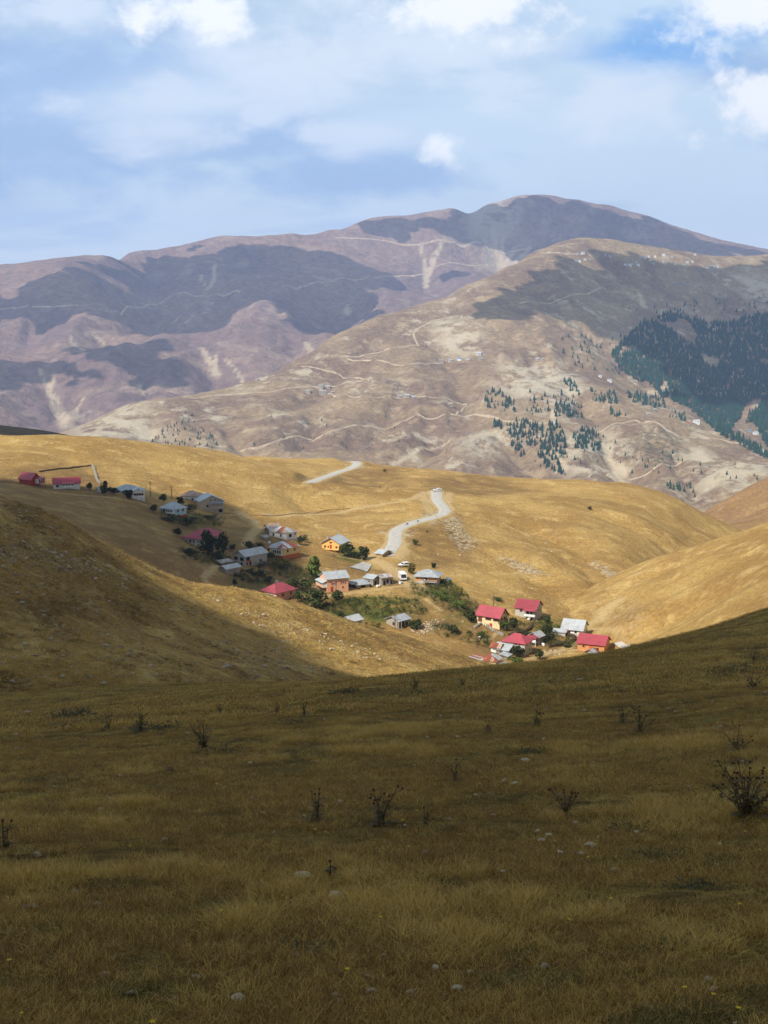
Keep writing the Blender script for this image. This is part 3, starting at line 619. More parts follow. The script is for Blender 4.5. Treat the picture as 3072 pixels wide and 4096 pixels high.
far_left_hill = sheet('dark_hill', hH, -0.60, -0.12, 120, 690, 1000, 60, 'dark_hill_ground', attrs={'scar': zero})
rR0 = areas(hR, 140, 640, [[(2380, 2410), (2520, 2420), (2540, 2490), (2420, 2480)], [(2470, 2560), (2560, 2560), (2540, 2600), (2450, 2600)]], 5)
rR = lambda x, y, z: 0.35 * rR0(x, y, z)
sR = scars(hR, 140, 640, [([(2480, 2400), (2420, 2440), (2380, 2490)], 3, 4), ([(2330, 2495), (2420, 2520), (2500, 2535)], 1, 1), ([(2620, 2260), (2500, 2320)], 1.2, 1.2)])
valley_slope = sheet('valley_slope', hR, 0.02, 0.62, 300, 135, 640, 260, 'golden_grass_ground', attrs={'scar': sR, 'rock': rR, 'green': zero, 'brown': zero})
gorge_slope = sheet('gorge_slope', hG, 0.16, 0.62, 160, 640, 1150, 110, 'brown_slope_ground', attrs={'scar': zero, 'rock': zero, 'green': zero, 'brown': zero})
rL = areas(hL, 70, 300, [[(0, 2170), (100, 2170), (260, 2215), (330, 2260), (420, 2290), (250, 2290), (0, 2230)], [(850, 2390), (1100, 2470), (1300, 2560), (1250, 2570), (1000, 2480)], [(900, 2600), (1100, 2600), (1250, 2690), (1000, 2680)], [(0, 2030), (60, 2040), (300, 2180), (200, 2180)]], 4)
rocky_hill = sheet('rocky_hill', hL, -0.60, 0.24, 420, 80, 300, 260, 'rocky_hill_ground', attrs={'scar': zero, 'rock': rL})
meadow = sheet('meadow', hF, -0.62, 0.62, 380, 2.0, 118, 420, 'meadow_turf', off=9.0, attrs={'scar': zero})
# floor of the land beneath everything, out past the last mountain
gx = np.linspace(-8900, 8900, 30); gy = np.linspace(-2900, 9900, 30)
GY, GX = np.meshgrid(gy, gx, indexing='ij')
o = link(bpy.data.objects.new('valley_floor', np_mesh('valley_floor', np.stack([GX, GY, np.full(GX.shape, -460.0) + 8 * fbm(GX / 900, GY / 900, 2)], -1).reshape(-1, 3), grid_faces(30, 30), 'valley_floor_ground', True)))
fattr(o.data, 'scar', np.zeros(900)); o['kind'] = 'structure'
# ------------------------------------------------------------------ clouds that throw the shadows seen on the land, two more added to block sky light
m, nt, b = new_mat('cloud_white')
b.inputs['Base Color'].default_value = (0.82, 0.82, 0.82, 1); b.inputs['Roughness'].default_value = 1.0; b.inputs['Specular IOR Level'].default_value = 0
m, nt, b = new_mat('cloud_thin')      # thinner cumulus: part of the sunlight comes through
b.inputs['Base Color'].default_value = (0.82, 0.82, 0.82, 1); b.inputs['Roughness'].default_value = 1.0; b.inputs['Specular IOR Level'].default_value = 0
tr = nt.new('ShaderNodeBsdfTransparent'); mx = nt.new('ShaderNodeMixShader', {0: 0.30, 1: b.outputs[0], 2: tr.outputs[0]})
nt.l.new(mx.outputs[0], [q_ for q_ in nt.n if q_.type == 'OUTPUT_MATERIAL'][0].inputs[0])
def cloud(label, ground_poly, alt, thick, seed, cell, rag=1.0):
    """a lumpy flat-based cloud whose shadow falls on the given ground points"""
    P = []
    for p in ground_poly:
        p = np.array(p, float); t = (alt - p[2]) / TO_SUN[2]; P.append(p + TO_SUN * t)
    P = np.array(P)[:, :2]
    lo, hi = P.min(0) - cell * 3, P.max(0) + cell * 3
    nx, ny = int((hi[0] - lo[0]) / cell) + 2, int((hi[1] - lo[1]) / cell) + 2
    X, Y = np.meshgrid(np.linspace(lo[0], hi[0], nx), np.linspace(lo[1], hi[1], ny))
    ins = in_poly(X.ravel(), Y.ravel(), P, 1e-3).reshape(X.shape) > 0.5
    d, _ = seg_dist(X.ravel(), Y.ravel(), list(P) + [P[0]]); d = d.reshape(X.shape)
    s = np.where(ins, d, -d) + rag * cell * 2.2 * fbm(X / (cell * 7), Y / (cell * 7), 4, 0.62, seed)
    top = np.sqrt(np.clip(s, 0, None) * cell) * 0.8 + 0.0
    top = np.minimum(top, thick) * (1 + 0.35 * fbm(X / (cell * 4), Y / (cell * 4), 3, 0.6, seed + 5))
    keep = s > 0
    cellk = keep[:-1, :-1] & keep[:-1, 1:] & keep[1:, 1:] & keep[1:, :-1]
    idx = np.arange(nx * ny).reshape(ny, nx)
    q0 = np.stack([idx[:-1, :-1], idx[:-1, 1:], idx[1:, 1:], idx[1:, :-1]], -1)[cellk]
    vt = np.stack([X, Y, alt + top], -1).reshape(-1, 3); vb = np.stack([X, Y, alt - 0.18 * top], -1).reshape(-1, 3)
    n = nx * ny
    E = {}
    for f in q0:
        for k in range(4): E[(f[k], f[(k + 1) % 4])] = 1
    side = [(b_, a_, a_ + n, b_ + n) for (a_, b_) in E if (b_, a_) not in E]
    faces = np.concatenate([q0, q0[:, ::-1] + n, np.array(side)])
    used = np.unique(faces); rm = np.full(2 * n, -1); rm[used] = np.arange(len(used))
    me = np_mesh('cloud', np.concatenate([vt, vb])[used], rm[faces], 'cloud_thin' if alt > 2000 else 'cloud_white', True)
    o = link(bpy.data.objects.new('cloud', me)); o['label'] = label; o['category'] = 'cloud'; o['group'] = 'clouds over the valley'
    return o
def cp(h, d0, d1, pts): return [tuple(p) for p in cast(h, pts, d0, d1)]
# 1: over the meadow and the rocky hill, stretched behind the camera to dim sky light
edge = cp(hL, 88, 260, [(705, 2318), (784, 2355), (869, 2405), (936, 2438), (995, 2468), (1080, 2502), (1300, 2615), (1500, 2722)])
edge = [(x - 0.8, y - 1.0, z) for x, y, z in edge]
edge = [(-150, 185, -10), (-90, 172, -15)] + edge + [(30, 128, -40), (60, 118, -30), (110, 120, -20), (300, 170, 0)]
cloud('huge white cumulus whose shadow covers the meadow and rocky hill', edge + [(1500, -300, 0), (1500, -1800, 0), (-1300, -1800, 0), (-1300, 200, 0)], 748, 90, 3, 12, 0.12)
# 2: over the left half of the village
vsh = cp(hV, 240, 800, [(-500, 1930), (0, 1905), (180, 1922), (330, 1935), (500, 1945), (640, 1975), (760, 1985), (900, 2005), (985, 2050), (1075, 2105), (1150, 2150), (1215, 2210), (1235, 2290), (1180, 2360), (1060, 2420)])
cloud('small cumulus whose shadow darkens the upper end of the village', vsh + [(-40, 330, -90), (-120, 300, -80), (-250, 330, -60)], 900, 50, 9, 7, 0.5)
# 3..: over the mountains
# 3, 4: unseen clouds added to block sky light, their shadows kept left and right of view
cloud('unseen broad cumulus added overhead to block sky light from the east', [(170, 60, -60), (330, 420, -60), (560, 900, -60), (900, 1500, -60), (1300, 2300, -60), (2600, 2300, -60), (2600, -900, -60), (900, -900, -60), (330, -150, -40)], 1000, 110, 31, 45, 0.6)
cloud('unseen broad cumulus added to block sky light from the west', [(-330, 430, -60), (-480, 800, -60), (-800, 1500, -60), (-1200, 2200, -60), (-2600, 2200, -60), (-2600, 100, -60), (-900, 250, -60)], 1000, 110, 37, 45, 0.6)
ALT = 2100
cloud('cumulus shading the forest and knoll of the mountain spur', cp(hM, 1300, 6000, [(1850, 1262), (2040, 1150), (2170, 1075), (2310, 1020), (2600, 1022), (3072, 1045), (3500, 1050), (3600, 1300), (3500, 1700), (3000, 1650), (2750, 1600), (2560, 1420), (2440, 1370), (2330, 1312), (2150, 1292), (1980, 1292)]), ALT, 120, 13, 26, 1.9)
cloud('cumulus shading the summit of the far mountain', cp(hA, 3000, 9000, [(1390, 912), (1500, 890), (1640, 880), (1780, 860), (1900, 848), (2100, 795), (2300, 805), (2600, 875), (3072, 1012), (3072, 1080), (2500, 1060), (2150, 1060), (1990, 1075), (1930, 1000), (1850, 955), (1700, 942), (1500, 945)]), ALT, 120, 17, 34, 3.2)
cloud('long cumulus shading the middle spurs of the far mountain', cp(hA, 3000, 9000, [(-300, 1160), (120, 1150), (200, 1100), (270, 1070), (400, 1060), (560, 1040), (700, 1012), (900, 990), (1080, 995), (1180, 1010), (1290, 1000), (1420, 1035), (1500, 1070), (1700, 1080), (1850, 1080), (1870, 1110), (1720, 1120), (1640, 1150), (1540, 1160), (1480, 1190), (1500, 1260), (1400, 1340), (1296, 1345), (1180, 1300), (1100, 1235), (1000, 1240), (860, 1310), (660, 1338), (520, 1325), (380, 1280), (250, 1290), (100, 1330), (-300, 1330)]), ALT, 120, 19, 34, 3.2)
cloud('low cumulus shading the front spur of the far mountain', cp(hA, 3000, 9000, [(-500, 1460), (0, 1440), (250, 1415), (389, 1392), (555, 1374), (650, 1385), (690, 1440), (740, 1500), (640, 1535), (480, 1520), (350, 1490), (200, 1520), (150, 1560), (60, 1570), (-500, 1560)]), ALT, 90, 23, 28, 2.6)
cloud('cumulus shading the dark hill behind the golden hill', [tuple(pt(-900, 1600, 740)), tuple(pt(400, 1740, 740)), tuple(pt(500, 1740, 860)), tuple(pt(-900, 1600, 860))], 1200, 60, 29, 16, 0.4)

# ------------------------------------------------------------------ air
m = bpy.data.materials.new('haze_air'); m.use_nodes = True; m.node_tree.nodes.clear()
nt = NT(m.node_tree); out = nt.new('ShaderNodeOutputMaterial')
v = nt.new('ShaderNodeVolumePrincipled', {'Color': (0.46, 0.63, 1.0), 'Density': 8.2e-5, 'Anisotropy': 0.25})
nt.l.new(v.outputs[0], out.inputs['Volume'])
bm = bmesh.new(); bmesh.ops.create_cube(bm, size=1.0)
me = bpy.data.meshes.new('haze'); bm.to_mesh(me); bm.free(); me.materials.append(m)
hz = link(bpy.data.objects.new('haze', me)); hz['kind'] = 'stuff'
hz.scale = (18000, 13000, 1205); hz.location = (0, 3500, 128)
# ------------------------------------------------------------------ roads and tracks
def simple_mat(name, col, rough=0.8, var=0.25, size=1.0, spec=0.2, bump=0.0, col2=None, metal=0.0):
    m, nt, b = new_mat(name)
    co = nt.new('ShaderNodeTexCoord').outputs['Object']
    n = nt.noise(co, 1 / size, 5, 0.6)
    c2 = col2 or tuple(c * (1 - var) for c in col)
    c = nt.mix(nt.ramp(n, 0.35, 0.65), col, c2)
    nt.l.new(c, b.inputs['Base Color'])
    b.inputs['Roughness'].default_value = rough; b.inputs['Specular IOR Level'].default_value = spec; b.inputs['Metallic'].default_value = metal
    if bump:
        bp = nt.new('ShaderNodeBump', {'Strength': bump, 'Distance': size * 0.3, 'Height': n}); nt.l.new(bp.outputs[0], b.inputs['Normal'])
    return m
simple_mat('asphalt_grey', (0.47, 0.445, 0.395), 0.9, 0.2, 1.1)
simple_mat('track_dirt', (0.46, 0.355, 0.235), 0.95, 0.4, 14.0)
simple_mat('road_verge', (0.46, 0.34, 0.17), 0.95, 0.3, 1.5)
def ribbon(name, line, surf, width, mat, lift, wob=0.0, vary=0.0):
    L = np.array(line)[:, :2]; T = np.gradient(L, axis=0); T /= np.linalg.norm(T, axis=1)[:, None] + 1e-9
    N = np.stack([-T[:, 1], T[:, 0]], 1)
    n = len(L); i = np.arange(n)
    w = width * (1 + vary * gnoise(i * 0.21, i * 0 + 3.3, 8))
    L = L + N * (wob * gnoise(i * 0.13, i * 0 + 1.7, 9))[:, None]
    rows = []
    for k, dz in ((-0.62, -lift * 1.6), (-0.5, 0), (-0.17, 0), (0.17, 0), (0.5, 0), (0.62, -lift * 1.6)):
        P = L + N * (k * w)[:, None]; rows.append(np.stack([P[:, 0], P[:, 1], surf(P[:, 0], P[:, 1]) + lift + dz], 1))
    V = np.stack(rows, 1).reshape(-1, 3)
    o = link(bpy.data.objects.new(name, np_mesh(name, V, grid_faces(n, 6), mat, True))); o['kind'] = 'structure'
    return o
sV_, sM_, sA_, sF_, sL_, sR_ = (SURF[k] for k in ('village_hill', 'mountain_spur', 'far_mountain', 'meadow', 'rocky_hill', 'valley_slope'))
for C in ROADS:
    ribbon('road_verge', C, sV_, 6.4, 'road_verge', 0.06, 0.3, 0.25)
    ribbon('road', C, sV_, 4.5, 'asphalt_grey', 0.14)
def track(pts, sheet_surf, d0, d1, width, lift, step, mat='track_dirt'):
    P, ok = vcast(sheet_surf, pts, d0, d1, 900)
    return ribbon('track', smooth_line(P, step), sheet_surf, width, mat, lift, width * 0.35, 0.5)
for T in ([(960, 1806), (1000, 1795), (1100, 1768), (1200, 1745), (1340, 1720), (1450, 1705), (1600, 1690), (1750, 1672), (1880, 1662), (1950, 1665), (2100, 1680), (2250, 1690), (2500, 1690), (2560, 1692)],
          [(2560, 1694), (2700, 1738), (2830, 1752), (2950, 1772), (3072, 1800)],
          [(760, 1592), (900, 1580), (1018, 1570), (1110, 1562), (1213, 1549), (1296, 1566), (1417, 1592), (1536, 1588), (1629, 1585), (1721, 1590), (1814, 1607), (1866, 1618), (1850, 1636), (1826, 1660)],
          [(1204, 1466), (1343, 1492), (1480, 1517), (1435, 1525), (1315, 1545)], [(1370, 1424), (1481, 1441), (1536, 1446), (1640, 1456), (1770, 1456)], [(1370, 1424), (1536, 1404), (1675, 1383)],
          [(1675, 1383), (1656, 1332), (1700, 1300), (1767, 1276), (1814, 1266)], [(2073, 1214), (2150, 1212), (2221, 1205), (2286, 1181), (2425, 1156)], [(2351, 1912), (2443, 1894), (2601, 1889), (2684, 1867), (2758, 1827)]):
    track(T, sM_, 1300, 5000, 4.2, 0.7, 12)
for T in ([(0, 1238), (185, 1228), (417, 1224), (509, 1226), (648, 1209), (806, 1183), (963, 1171)], [(1125, 1151), (1250, 1133), (1400, 1118), (1536, 1105), (1721, 1085), (1980, 1067)], [(1340, 953), (1536, 963), (1700, 975), (1953, 994), (2129, 994)]):
    track(T, sA_, 3000, 8000, 7.0, 1.6, 25)
track([(2180, 1012), (2230, 1012), (2290, 1016), (2330, 1018)], sM_, 1300, 5000, 5, 0.9, 12)

# ------------------------------------------------------------------ conifers
simple_mat('bark_brown', (0.10, 0.07, 0.045), 0.9, 0.3, 0.5)
def foliage_mat(name, c1, c2, size):
    m, nt, b = new_mat(name)
    co = nt.new('ShaderNodeTexCoord').outputs['Object']
    oi = nt.new('ShaderNodeObjectInfo').outputs['Random']
    n = nt.noise(co, 1 / size, 4, 0.65)
    c = nt.mix(nt.ramp(n, 0.35, 0.65), c1, c2)
    f = nt.ramp(oi, 0, 1, 0.75, 1.25, False)
    c = nt.mix(1.0, c, nt.new('ShaderNodeCombineColor', {0: f, 1: f, 2: f}).outputs[0], 'MULTIPLY')
    nt.l.new(c, b.inputs['Base Color']); b.inputs['Roughness'].default_value = 0.75; b.inputs['Specular IOR Level'].default_value = 0.1
    return m
foliage_mat('spruce_needles', (0.010, 0.040, 0.026), (0.018, 0.056, 0.034), 6.0)
def spruce_geo(h, seed, tiers=5, seg=7):
    """crown of drooping ragged skirts, and a tapered trunk"""
    r = random.Random(seed); V, Fc = [], []
    for t in range(tiers):
        f = t / tiers; z0 = h * (0.10 + 0.78 * f); z1 = z0 + h * (0.30 - 0.05 * f); rad = h * 0.24 * (1 - f) ** 0.85 + h * 0.02
        b0 = len(V); V.append((r.uniform(-.02, .02) * h, r.uniform(-.02, .02) * h, min(z1, h)))
        a0 = r.uniform(0, 6.28)
        for k in range(seg * 2):
            a = a0 + math.pi * k / seg; rr = rad * (r.uniform(0.85, 1.2) if k % 2 == 0 else r.uniform(0.5, 0.7)); zz = z0 - (0.05 * h if k % 2 == 0 else -0.02 * h) + r.uniform(-.02, .02) * h
            V.append((rr * math.cos(a), rr * math.sin(a), zz))
        for k in range(seg * 2): Fc.append((b0, b0 + 1 + k, b0 + 1 + (k + 1) % (seg * 2)))
    tV_, tF_ = [], []
    for z, rd in ((-0.06 * h, 0.022 * h), (0.35 * h, 0.015 * h), (0.9 * h, 0.004 * h)):
        for k in range(5): tV_.append((rd * math.cos(1.2566 * k), rd * math.sin(1.2566 * k), z))
    for s_ in range(2):
        for k in range(5):
            a, b_ = s_ * 5 + k, s_ * 5 + (k + 1) % 5; tF_ += [(a, b_, b_ + 5), (a, b_ + 5, a + 5)]
    return (V, Fc), (tV_, tF_)
SPR = []
for s_ in range(5):
    (cv, cf), (tv, tf) = spruce_geo(1.0, 40 + s_)
    SPR.append((np.array(cv), np.array(cf), np_mesh('spruce_crown', cv, cf, 'spruce_needles'), np_mesh('spruce_trunk', tv, tf, 'bark_brown')))
def empty(name, loc, rz=0.0, label=None, cat=None, group=None):
    o = bpy.data.objects.new(name, None); COL.objects.link(o); o.location = tuple(float(v) for v in loc); o.rotation_euler = (0, 0, rz); o.empty_display_size = 0.5
    if label: o['label'] = label
    if cat: o['category'] = cat
    if group: o['group'] = group
    return o
def part(name, me, parent, loc=None, rot=None, scale=None):
    o = bpy.data.objects.new(name, me); COL.objects.link(o); o.parent = parent
    if loc is not None: o.location = loc
    if rot is not None: o.rotation_euler = rot
    if scale is not None: o.scale = scale
    return o
def poly_pix(poly, n):
    P = np.array(poly, float); out = []
    while len(out) < n:
        c = rng.uniform(P.min(0), P.max(0), (n * 3, 2)); k = in_poly(c[:, 0], c[:, 1], P, 1e-6) > 0.5
        out += list(c[k])
    return np.array(out[:n])
z6 = lambda l: [(1536 + a / 1.08, 700 + b / 1.08) for a, b in l]
z5 = lambda l: [(a / 1.08, 700 + b / 1.08) for a, b in l]
GROVES = [
    (z6([(525, 1085), (600, 1050), (640, 1080), (760, 1080), (790, 1160), (790, 1210), (740, 1230), (780, 1280), (795, 1310), (740, 1290), (690, 1250), (640, 1180), (540, 1130)]), 210, 13, 'dark spruce in the lower grove on the bare mountain spur', 'spruces of the lower grove'),
    (z6([(815, 1120), (850, 1090), (890, 1080), (920, 1110), (945, 1190), (900, 1195), (820, 1180)]), 75, 12, 'dark spruce in the compact grove right of the gully', 'spruces of the compact grove'),
    (z6([(515, 1150), (560, 1150), (620, 1200), (615, 1230), (560, 1200)]), 18, 11, 'dark spruce in the lower grove on the bare mountain spur', 'spruces of the lower grove'),
    (z6([(435, 935), (500, 930), (520, 960), (565, 980), (570, 1030), (520, 1020), (440, 1010)]), 46, 13, 'dark spruce in the small grove above the mountain track', 'spruces above the track'),
    (z6([(465, 1070), (510, 1070), (510, 1110), (470, 1100)]), 14, 13, 'dark spruce in the lower grove on the bare mountain spur', 'spruces of the lower grove'),
    (z6([(735, 995), (790, 990), (840, 1020), (870, 1050), (740, 1045)]), 50, 13, 'dark spruce in the small grove above the mountain track', 'spruces above the track'),
    (z6([(590, 990), (740, 930), (800, 930), (880, 1030), (820, 1040), (700, 1030), (620, 1030)]), 34, 12, 'dark spruce in the small grove above the mountain track', 'spruces above the track'),
    (z6([(760, 870), (830, 900), (850, 970), (800, 930)]), 24, 12, None, None), (z6([(890, 930), (1000, 940), (1010, 990), (900, 980)]), 46, 12, None, None), (z6([(1040, 940), (1200, 960), (1230, 1010), (1180, 1010), (1060, 980)]), 70, 13, None, None),
    (z6([(970, 1010), (1050, 1040), (1040, 1060), (980, 1040)]), 12, 12, None, None), (z6([(1240, 1020), (1330, 1040), (1320, 1070), (1230, 1050)]), 16, 12, None, None),
    (z6([(980, 775), (1060, 690), (1120, 640), (1230, 600), (1310, 620), (1400, 640), (1480, 640), (1560, 620), (1659, 600), (1800, 590), (1800, 1200), (1659, 1185), (1600, 1080), (1530, 1060), (1480, 1130), (1420, 1100), (1380, 1060), (1300, 1000), (1200, 960), (1150, 905), (1080, 885), (1020, 845)]), 6000, 17, None, None),
    (z6([(1400, 1090), (1480, 1110), (1659, 1190), (1659, 1230), (1500, 1150)]), 90, 15, None, None),
    (z6([(730, 700), (1060, 690), (960, 800), (1060, 880), (800, 820)]), 42, 12, None, None), (z6([(1040, 580), (1659, 520), (1659, 610), (1150, 620)]), 60, 13, None, None),
    (z6([(420, 960), (580, 1200), (640, 1260), (900, 1290), (1250, 1290), (1300, 1200), (1000, 1150), (700, 860)]), 44, 9, None, None),
    (z5([(600, 1170), (690, 1110), (800, 1020), (900, 1060), (950, 1188), (800, 1180), (700, 1170)]), 95, 7, 'small dark pine dotted over the pale lower mountain foot', 'pines at the mountain foot'),
    (z5([(1080, 1150), (1659, 1080), (1659, 1180), (1100, 1188)]), 12, 7, None, None), (z5([(1150, 980), (1430, 1060), (1430, 1090), (1150, 1060)]), 10, 6, None, None), (z6([(0, 850), (400, 850), (380, 1250), (0, 1230)]), 12, 6, None, None),
    (z6([(1200, 1330), (1340, 1340), (1350, 1400), (1300, 1400)]), 18, 11, None, None), (z6([(1000, 1180), (1620, 1240), (1620, 1320), (1100, 1300)]), 26, 8, None, None),
]
rest_v, rest_f, n_obj, off_v = [], [], 0, 0
named, plain = [], []
bare = np.array([z6([p])[0] for p in ((1230, 720), (1420, 720), (1440, 860), (1220, 860), (1290, 880), (1500, 690), (1260, 780))])
for poly, n, hgt, lab, grp in GROVES:
    P, ok = vcast(sM_, poly_pix(poly, n), 1300, 5200, 450)
    px = None
    for i in range(n):
        if not ok[i]: continue
        if hgt == 17 and gnoise(P[i, 0] / 90, P[i, 1] / 160, 4) > 0.33: continue      # clearings
        (named if lab else plain).append((P[i], hgt * random.uniform(0.5, 1.12), lab, grp))
named.sort(key=lambda t: -t[1] / t[0][1])
for k, (p, h_, lab, grp) in enumerate(named):
    if k >= 295: plain.append((p, h_, None, None)); continue
    cr = SPR[k % 5]; e = empty('spruce_tree', p, random.uniform(0, 6.28), lab, 'tree', grp)
    w = h_ * random.uniform(0.85, 1.2); e.scale = (w, w, h_)
    part('crown', cr[2], e); part('trunk', cr[3], e)
for k, (p, h_, _, _) in enumerate(plain):
    cv, cf = SPR[k % 5][0], SPR[k % 5][1]; a = random.uniform(0, 6.28); w = h_ * random.uniform(0.8, 1.25)
    x, y = cv[:, 0] * w, cv[:, 1] * w
    rest_v.append(np.stack([x * math.cos(a) - y * math.sin(a) + p[0], x * math.sin(a) + y * math.cos(a) + p[1], cv[:, 2] * h_ + p[2] - 0.3], 1)); rest_f.append(cf + off_v); off_v += len(cv)
fo = link(bpy.data.objects.new('spruce_forest', np_mesh('spruce_forest', np.vstack(rest_v), np.vstack(rest_f), 'spruce_needles')))
fo['kind'] = 'stuff'; fo['label'] = 'dense dark spruce forest on the shaded flank of the mountain spur'; fo['category'] = 'forest'
# ------------------------------------------------------------------ village houses
class MB:
    """collects simple solids into one mesh"""
    def __init__(s): s.v, s.f = [], []
    def add(s, v, f):
        b = len(s.v); s.v += [tuple(p) for p in v]; s.f += [tuple(b + i for i in q_) for q_ in f]; return s
    def box(s, x0, x1, y0, y1, z0, z1):
        return s.add([(x0, y0, z0), (x1, y0, z0), (x1, y1, z0), (x0, y1, z0), (x0, y0, z1), (x1, y0, z1), (x1, y1, z1), (x0, y1, z1)],
                     [(0, 3, 2, 1), (4, 5, 6, 7), (0, 1, 5, 4), (1, 2, 6, 5), (2, 3, 7, 6), (3, 0, 4, 7)])
    def slab(s, P, t):
        """a flat polygon given thickness t along its normal"""
        P = [np.array(p, float) for p in P]; nrm = np.cross(P[1] - P[0], P[2] - P[0]); nrm = nrm / np.linalg.norm(nrm) * t
        n = len(P); return s.add(P + [p + nrm for p in P], [tuple(range(n))[::-1], tuple(range(n, 2 * n))] + [(i, (i + 1) % n, n + (i + 1) % n, n + i) for i in range(n)])
    def tube(s, pts, r0, r1=None, seg=6):
        r1 = r0 if r1 is None else r1; pts = [np.array(p, float) for p in pts]; n = len(pts); b = len(s.v)
        for i, p in enumerate(pts):
            d = pts[min(i + 1, n - 1)] - pts[max(i - 1, 0)]; d = d / (np.linalg.norm(d) + 1e-9)
            u = np.cross(d, (0, 0, 1)) if abs(d[2]) < 0.9 else np.cross(d, (1, 0, 0)); u /= np.linalg.norm(u); w = np.cross(d, u); r = r0 + (r1 - r0) * i / max(1, n - 1)
            for k in range(seg): a = 6.2832 * k / seg; s.v.append(tuple(p + r * (u * math.cos(a) + w * math.sin(a))))
        for i in range(n - 1):
            for k in range(seg): a, c = b + i * seg + k, b + i * seg + (k + 1) % seg; s.f.append((a, c, c + seg, a + seg))
        s.f.append(tuple(b + k for k in range(seg))[::-1]); s.f.append(tuple(b + (n - 1) * seg + k for k in range(seg)))
        return s
    def mesh(s, name, mat, smooth=False):
        me = bpy.data.meshes.new(name); me.from_pydata(s.v, [], s.f); me.update()
        me.materials.append(MATS[mat])
        if smooth: me.polygons.foreach_set('use_smooth', [True] * len(me.polygons))
        return me
def plaster(name, col, dirt=0.35):
    m, nt, b = new_mat(name)
    co = nt.new('ShaderNodeTexCoord').outputs['Object']
    n = nt.noise(nt.scale(co, (1, 1, 0.45)), 0.9, 6, 0.65); n2 = nt.noise(co, 5, 4, 0.6)
    c = nt.mix(nt.math('MULTIPLY', nt.ramp(n, 0.48, 0.72), dirt), col, tuple(v * 0.5 + 0.02 for v in col))
    c = nt.mix(nt.math('MULTIPLY', nt.ramp(n2, 0.4, 0.7), 0.15), c, tuple(v * 0.7 for v in col))
    nt.l.new(c, b.inputs['Base Color']); b.inputs['Roughness'].default_value = 0.85
for k, c in dict(plaster_white=(0.84, 0.83, 0.80), plaster_grey=(0.48, 0.46, 0.42), plaster_beige=(0.50, 0.44, 0.36), plaster_pink=(0.66, 0.37, 0.27), plaster_peach=(0.72, 0.42, 0.27), plaster_yellow=(0.72, 0.55, 0.25), plaster_gold=(0.78, 0.47, 0.16),
                 plaster_cream=(0.74, 0.62, 0.36), plaster_orange=(0.62, 0.30, 0.12), plaster_brick=(0.55, 0.15, 0.06), plaster_red=(0.42, 0.07, 0.05), plaster_blue=(0.42, 0.62, 0.68), stone_grey=(0.36, 0.33, 0.28), wood_grey=(0.26, 0.23, 0.20), wood_dark=(0.07, 0.05, 0.04),
                 wood_ochre=(0.42, 0.30, 0.15), door_red=(0.45, 0.05, 0.02), frame_white=(0.80, 0.80, 0.78), shutter_brown=(0.16, 0.06, 0.03), concrete=(0.50, 0.48, 0.44)).items():
    plaster(k, c, 0.6 if 'wood' in k or 'stone' in k else 0.35)
def tin(name, col, col2, rough=0.5, t=0.5, metal=0.0):
    """ribbed metal sheet with weathered patches; the ribs are a fine relief"""
    m, nt, b = new_mat(name)
    co = nt.new('ShaderNodeTexCoord').outputs['Object']
    n = nt.noise(nt.scale(co, (1, 1, 0.5)), 0.8, 5, 0.6, 0.5)
    c = nt.mix(nt.ramp(n, t - 0.1, t + 0.12), col, col2)
    n2 = nt.noise(co, 4.0, 4, 0.6); c = nt.mix(nt.math('MULTIPLY', nt.ramp(n2, 0.4, 0.7), 0.18), c, tuple(v * 0.6 for v in col))
    st = nt.noise(nt.scale(co, (2.4, 2.4, 0.25)), 1.0, 4, 0.6); c = nt.mix(nt.math('MULTIPLY', nt.ramp(st, 0.45, 0.7), 0.35), c, tuple(v * 0.62 + 0.03 for v in col))
    oi = nt.new('ShaderNodeObjectInfo').outputs['Random']; fd = nt.ramp(oi, 0, 1, 0.84, 1.12, False); c = nt.mix(1.0, c, nt.new('ShaderNodeCombineColor', {0: fd, 1: fd, 2: fd}).outputs[0], 'MULTIPLY')
    nt.l.new(c, b.inputs['Base Color']); b.inputs['Roughness'].default_value = rough; b.inputs['Specular IOR Level'].default_value = 0.4; b.inputs['Metallic'].default_value = metal
    wv = nt.new('ShaderNodeTexWave', {'Vector': co, 'Scale': 1.6}, wave_type='BANDS', bands_direction='DIAGONAL')
    bp = nt.new('ShaderNodeBump', {'Strength': 0.15, 'Distance': 0.04, 'Height': wv.outputs['Fac']}); nt.l.new(bp.outputs[0], b.inputs['Normal'])
tin('roof_crimson', (0.37, 0.055, 0.074), (0.30, 0.045, 0.060), 0.55)
tin('roof_crimson_faded', (0.40, 0.050, 0.080), (0.34, 0.04, 0.065), 0.6)
tin('roof_silver', (0.42, 0.45, 0.47), (0.33, 0.35, 0.365), 0.55)
tin('roof_bluegrey', (0.36, 0.42, 0.46), (0.29, 0.33, 0.36), 0.55)
tin('roof_rust', (0.31, 0.085, 0.045), (0.22, 0.065, 0.035), 0.85)
tin('roof_rustpale', (0.46, 0.38, 0.32), (0.34, 0.17, 0.10), 0.75)
tin('roof_oldgrey', (0.36, 0.35, 0.34), (0.22, 0.17, 0.14), 0.7)
m, nt, b = new_mat('window_glass'); b.inputs['Base Color'].default_value = (0.025, 0.030, 0.035, 1); b.inputs['Roughness'].default_value = 0.12; b.inputs['Specular IOR Level'].default_value = 0.5
m, nt, b = new_mat('dark_inside'); b.inputs['Base Color'].default_value = (0.02, 0.017, 0.015, 1)  # flat dark colour painting the shade inside open doorways and balconies
simple_mat('pole_wood', (0.16, 0.12, 0.085), 0.9, 0.3, 0.6); simple_mat('dish_white', (0.80, 0.80, 0.80), 0.4, 0.06, 1.0)

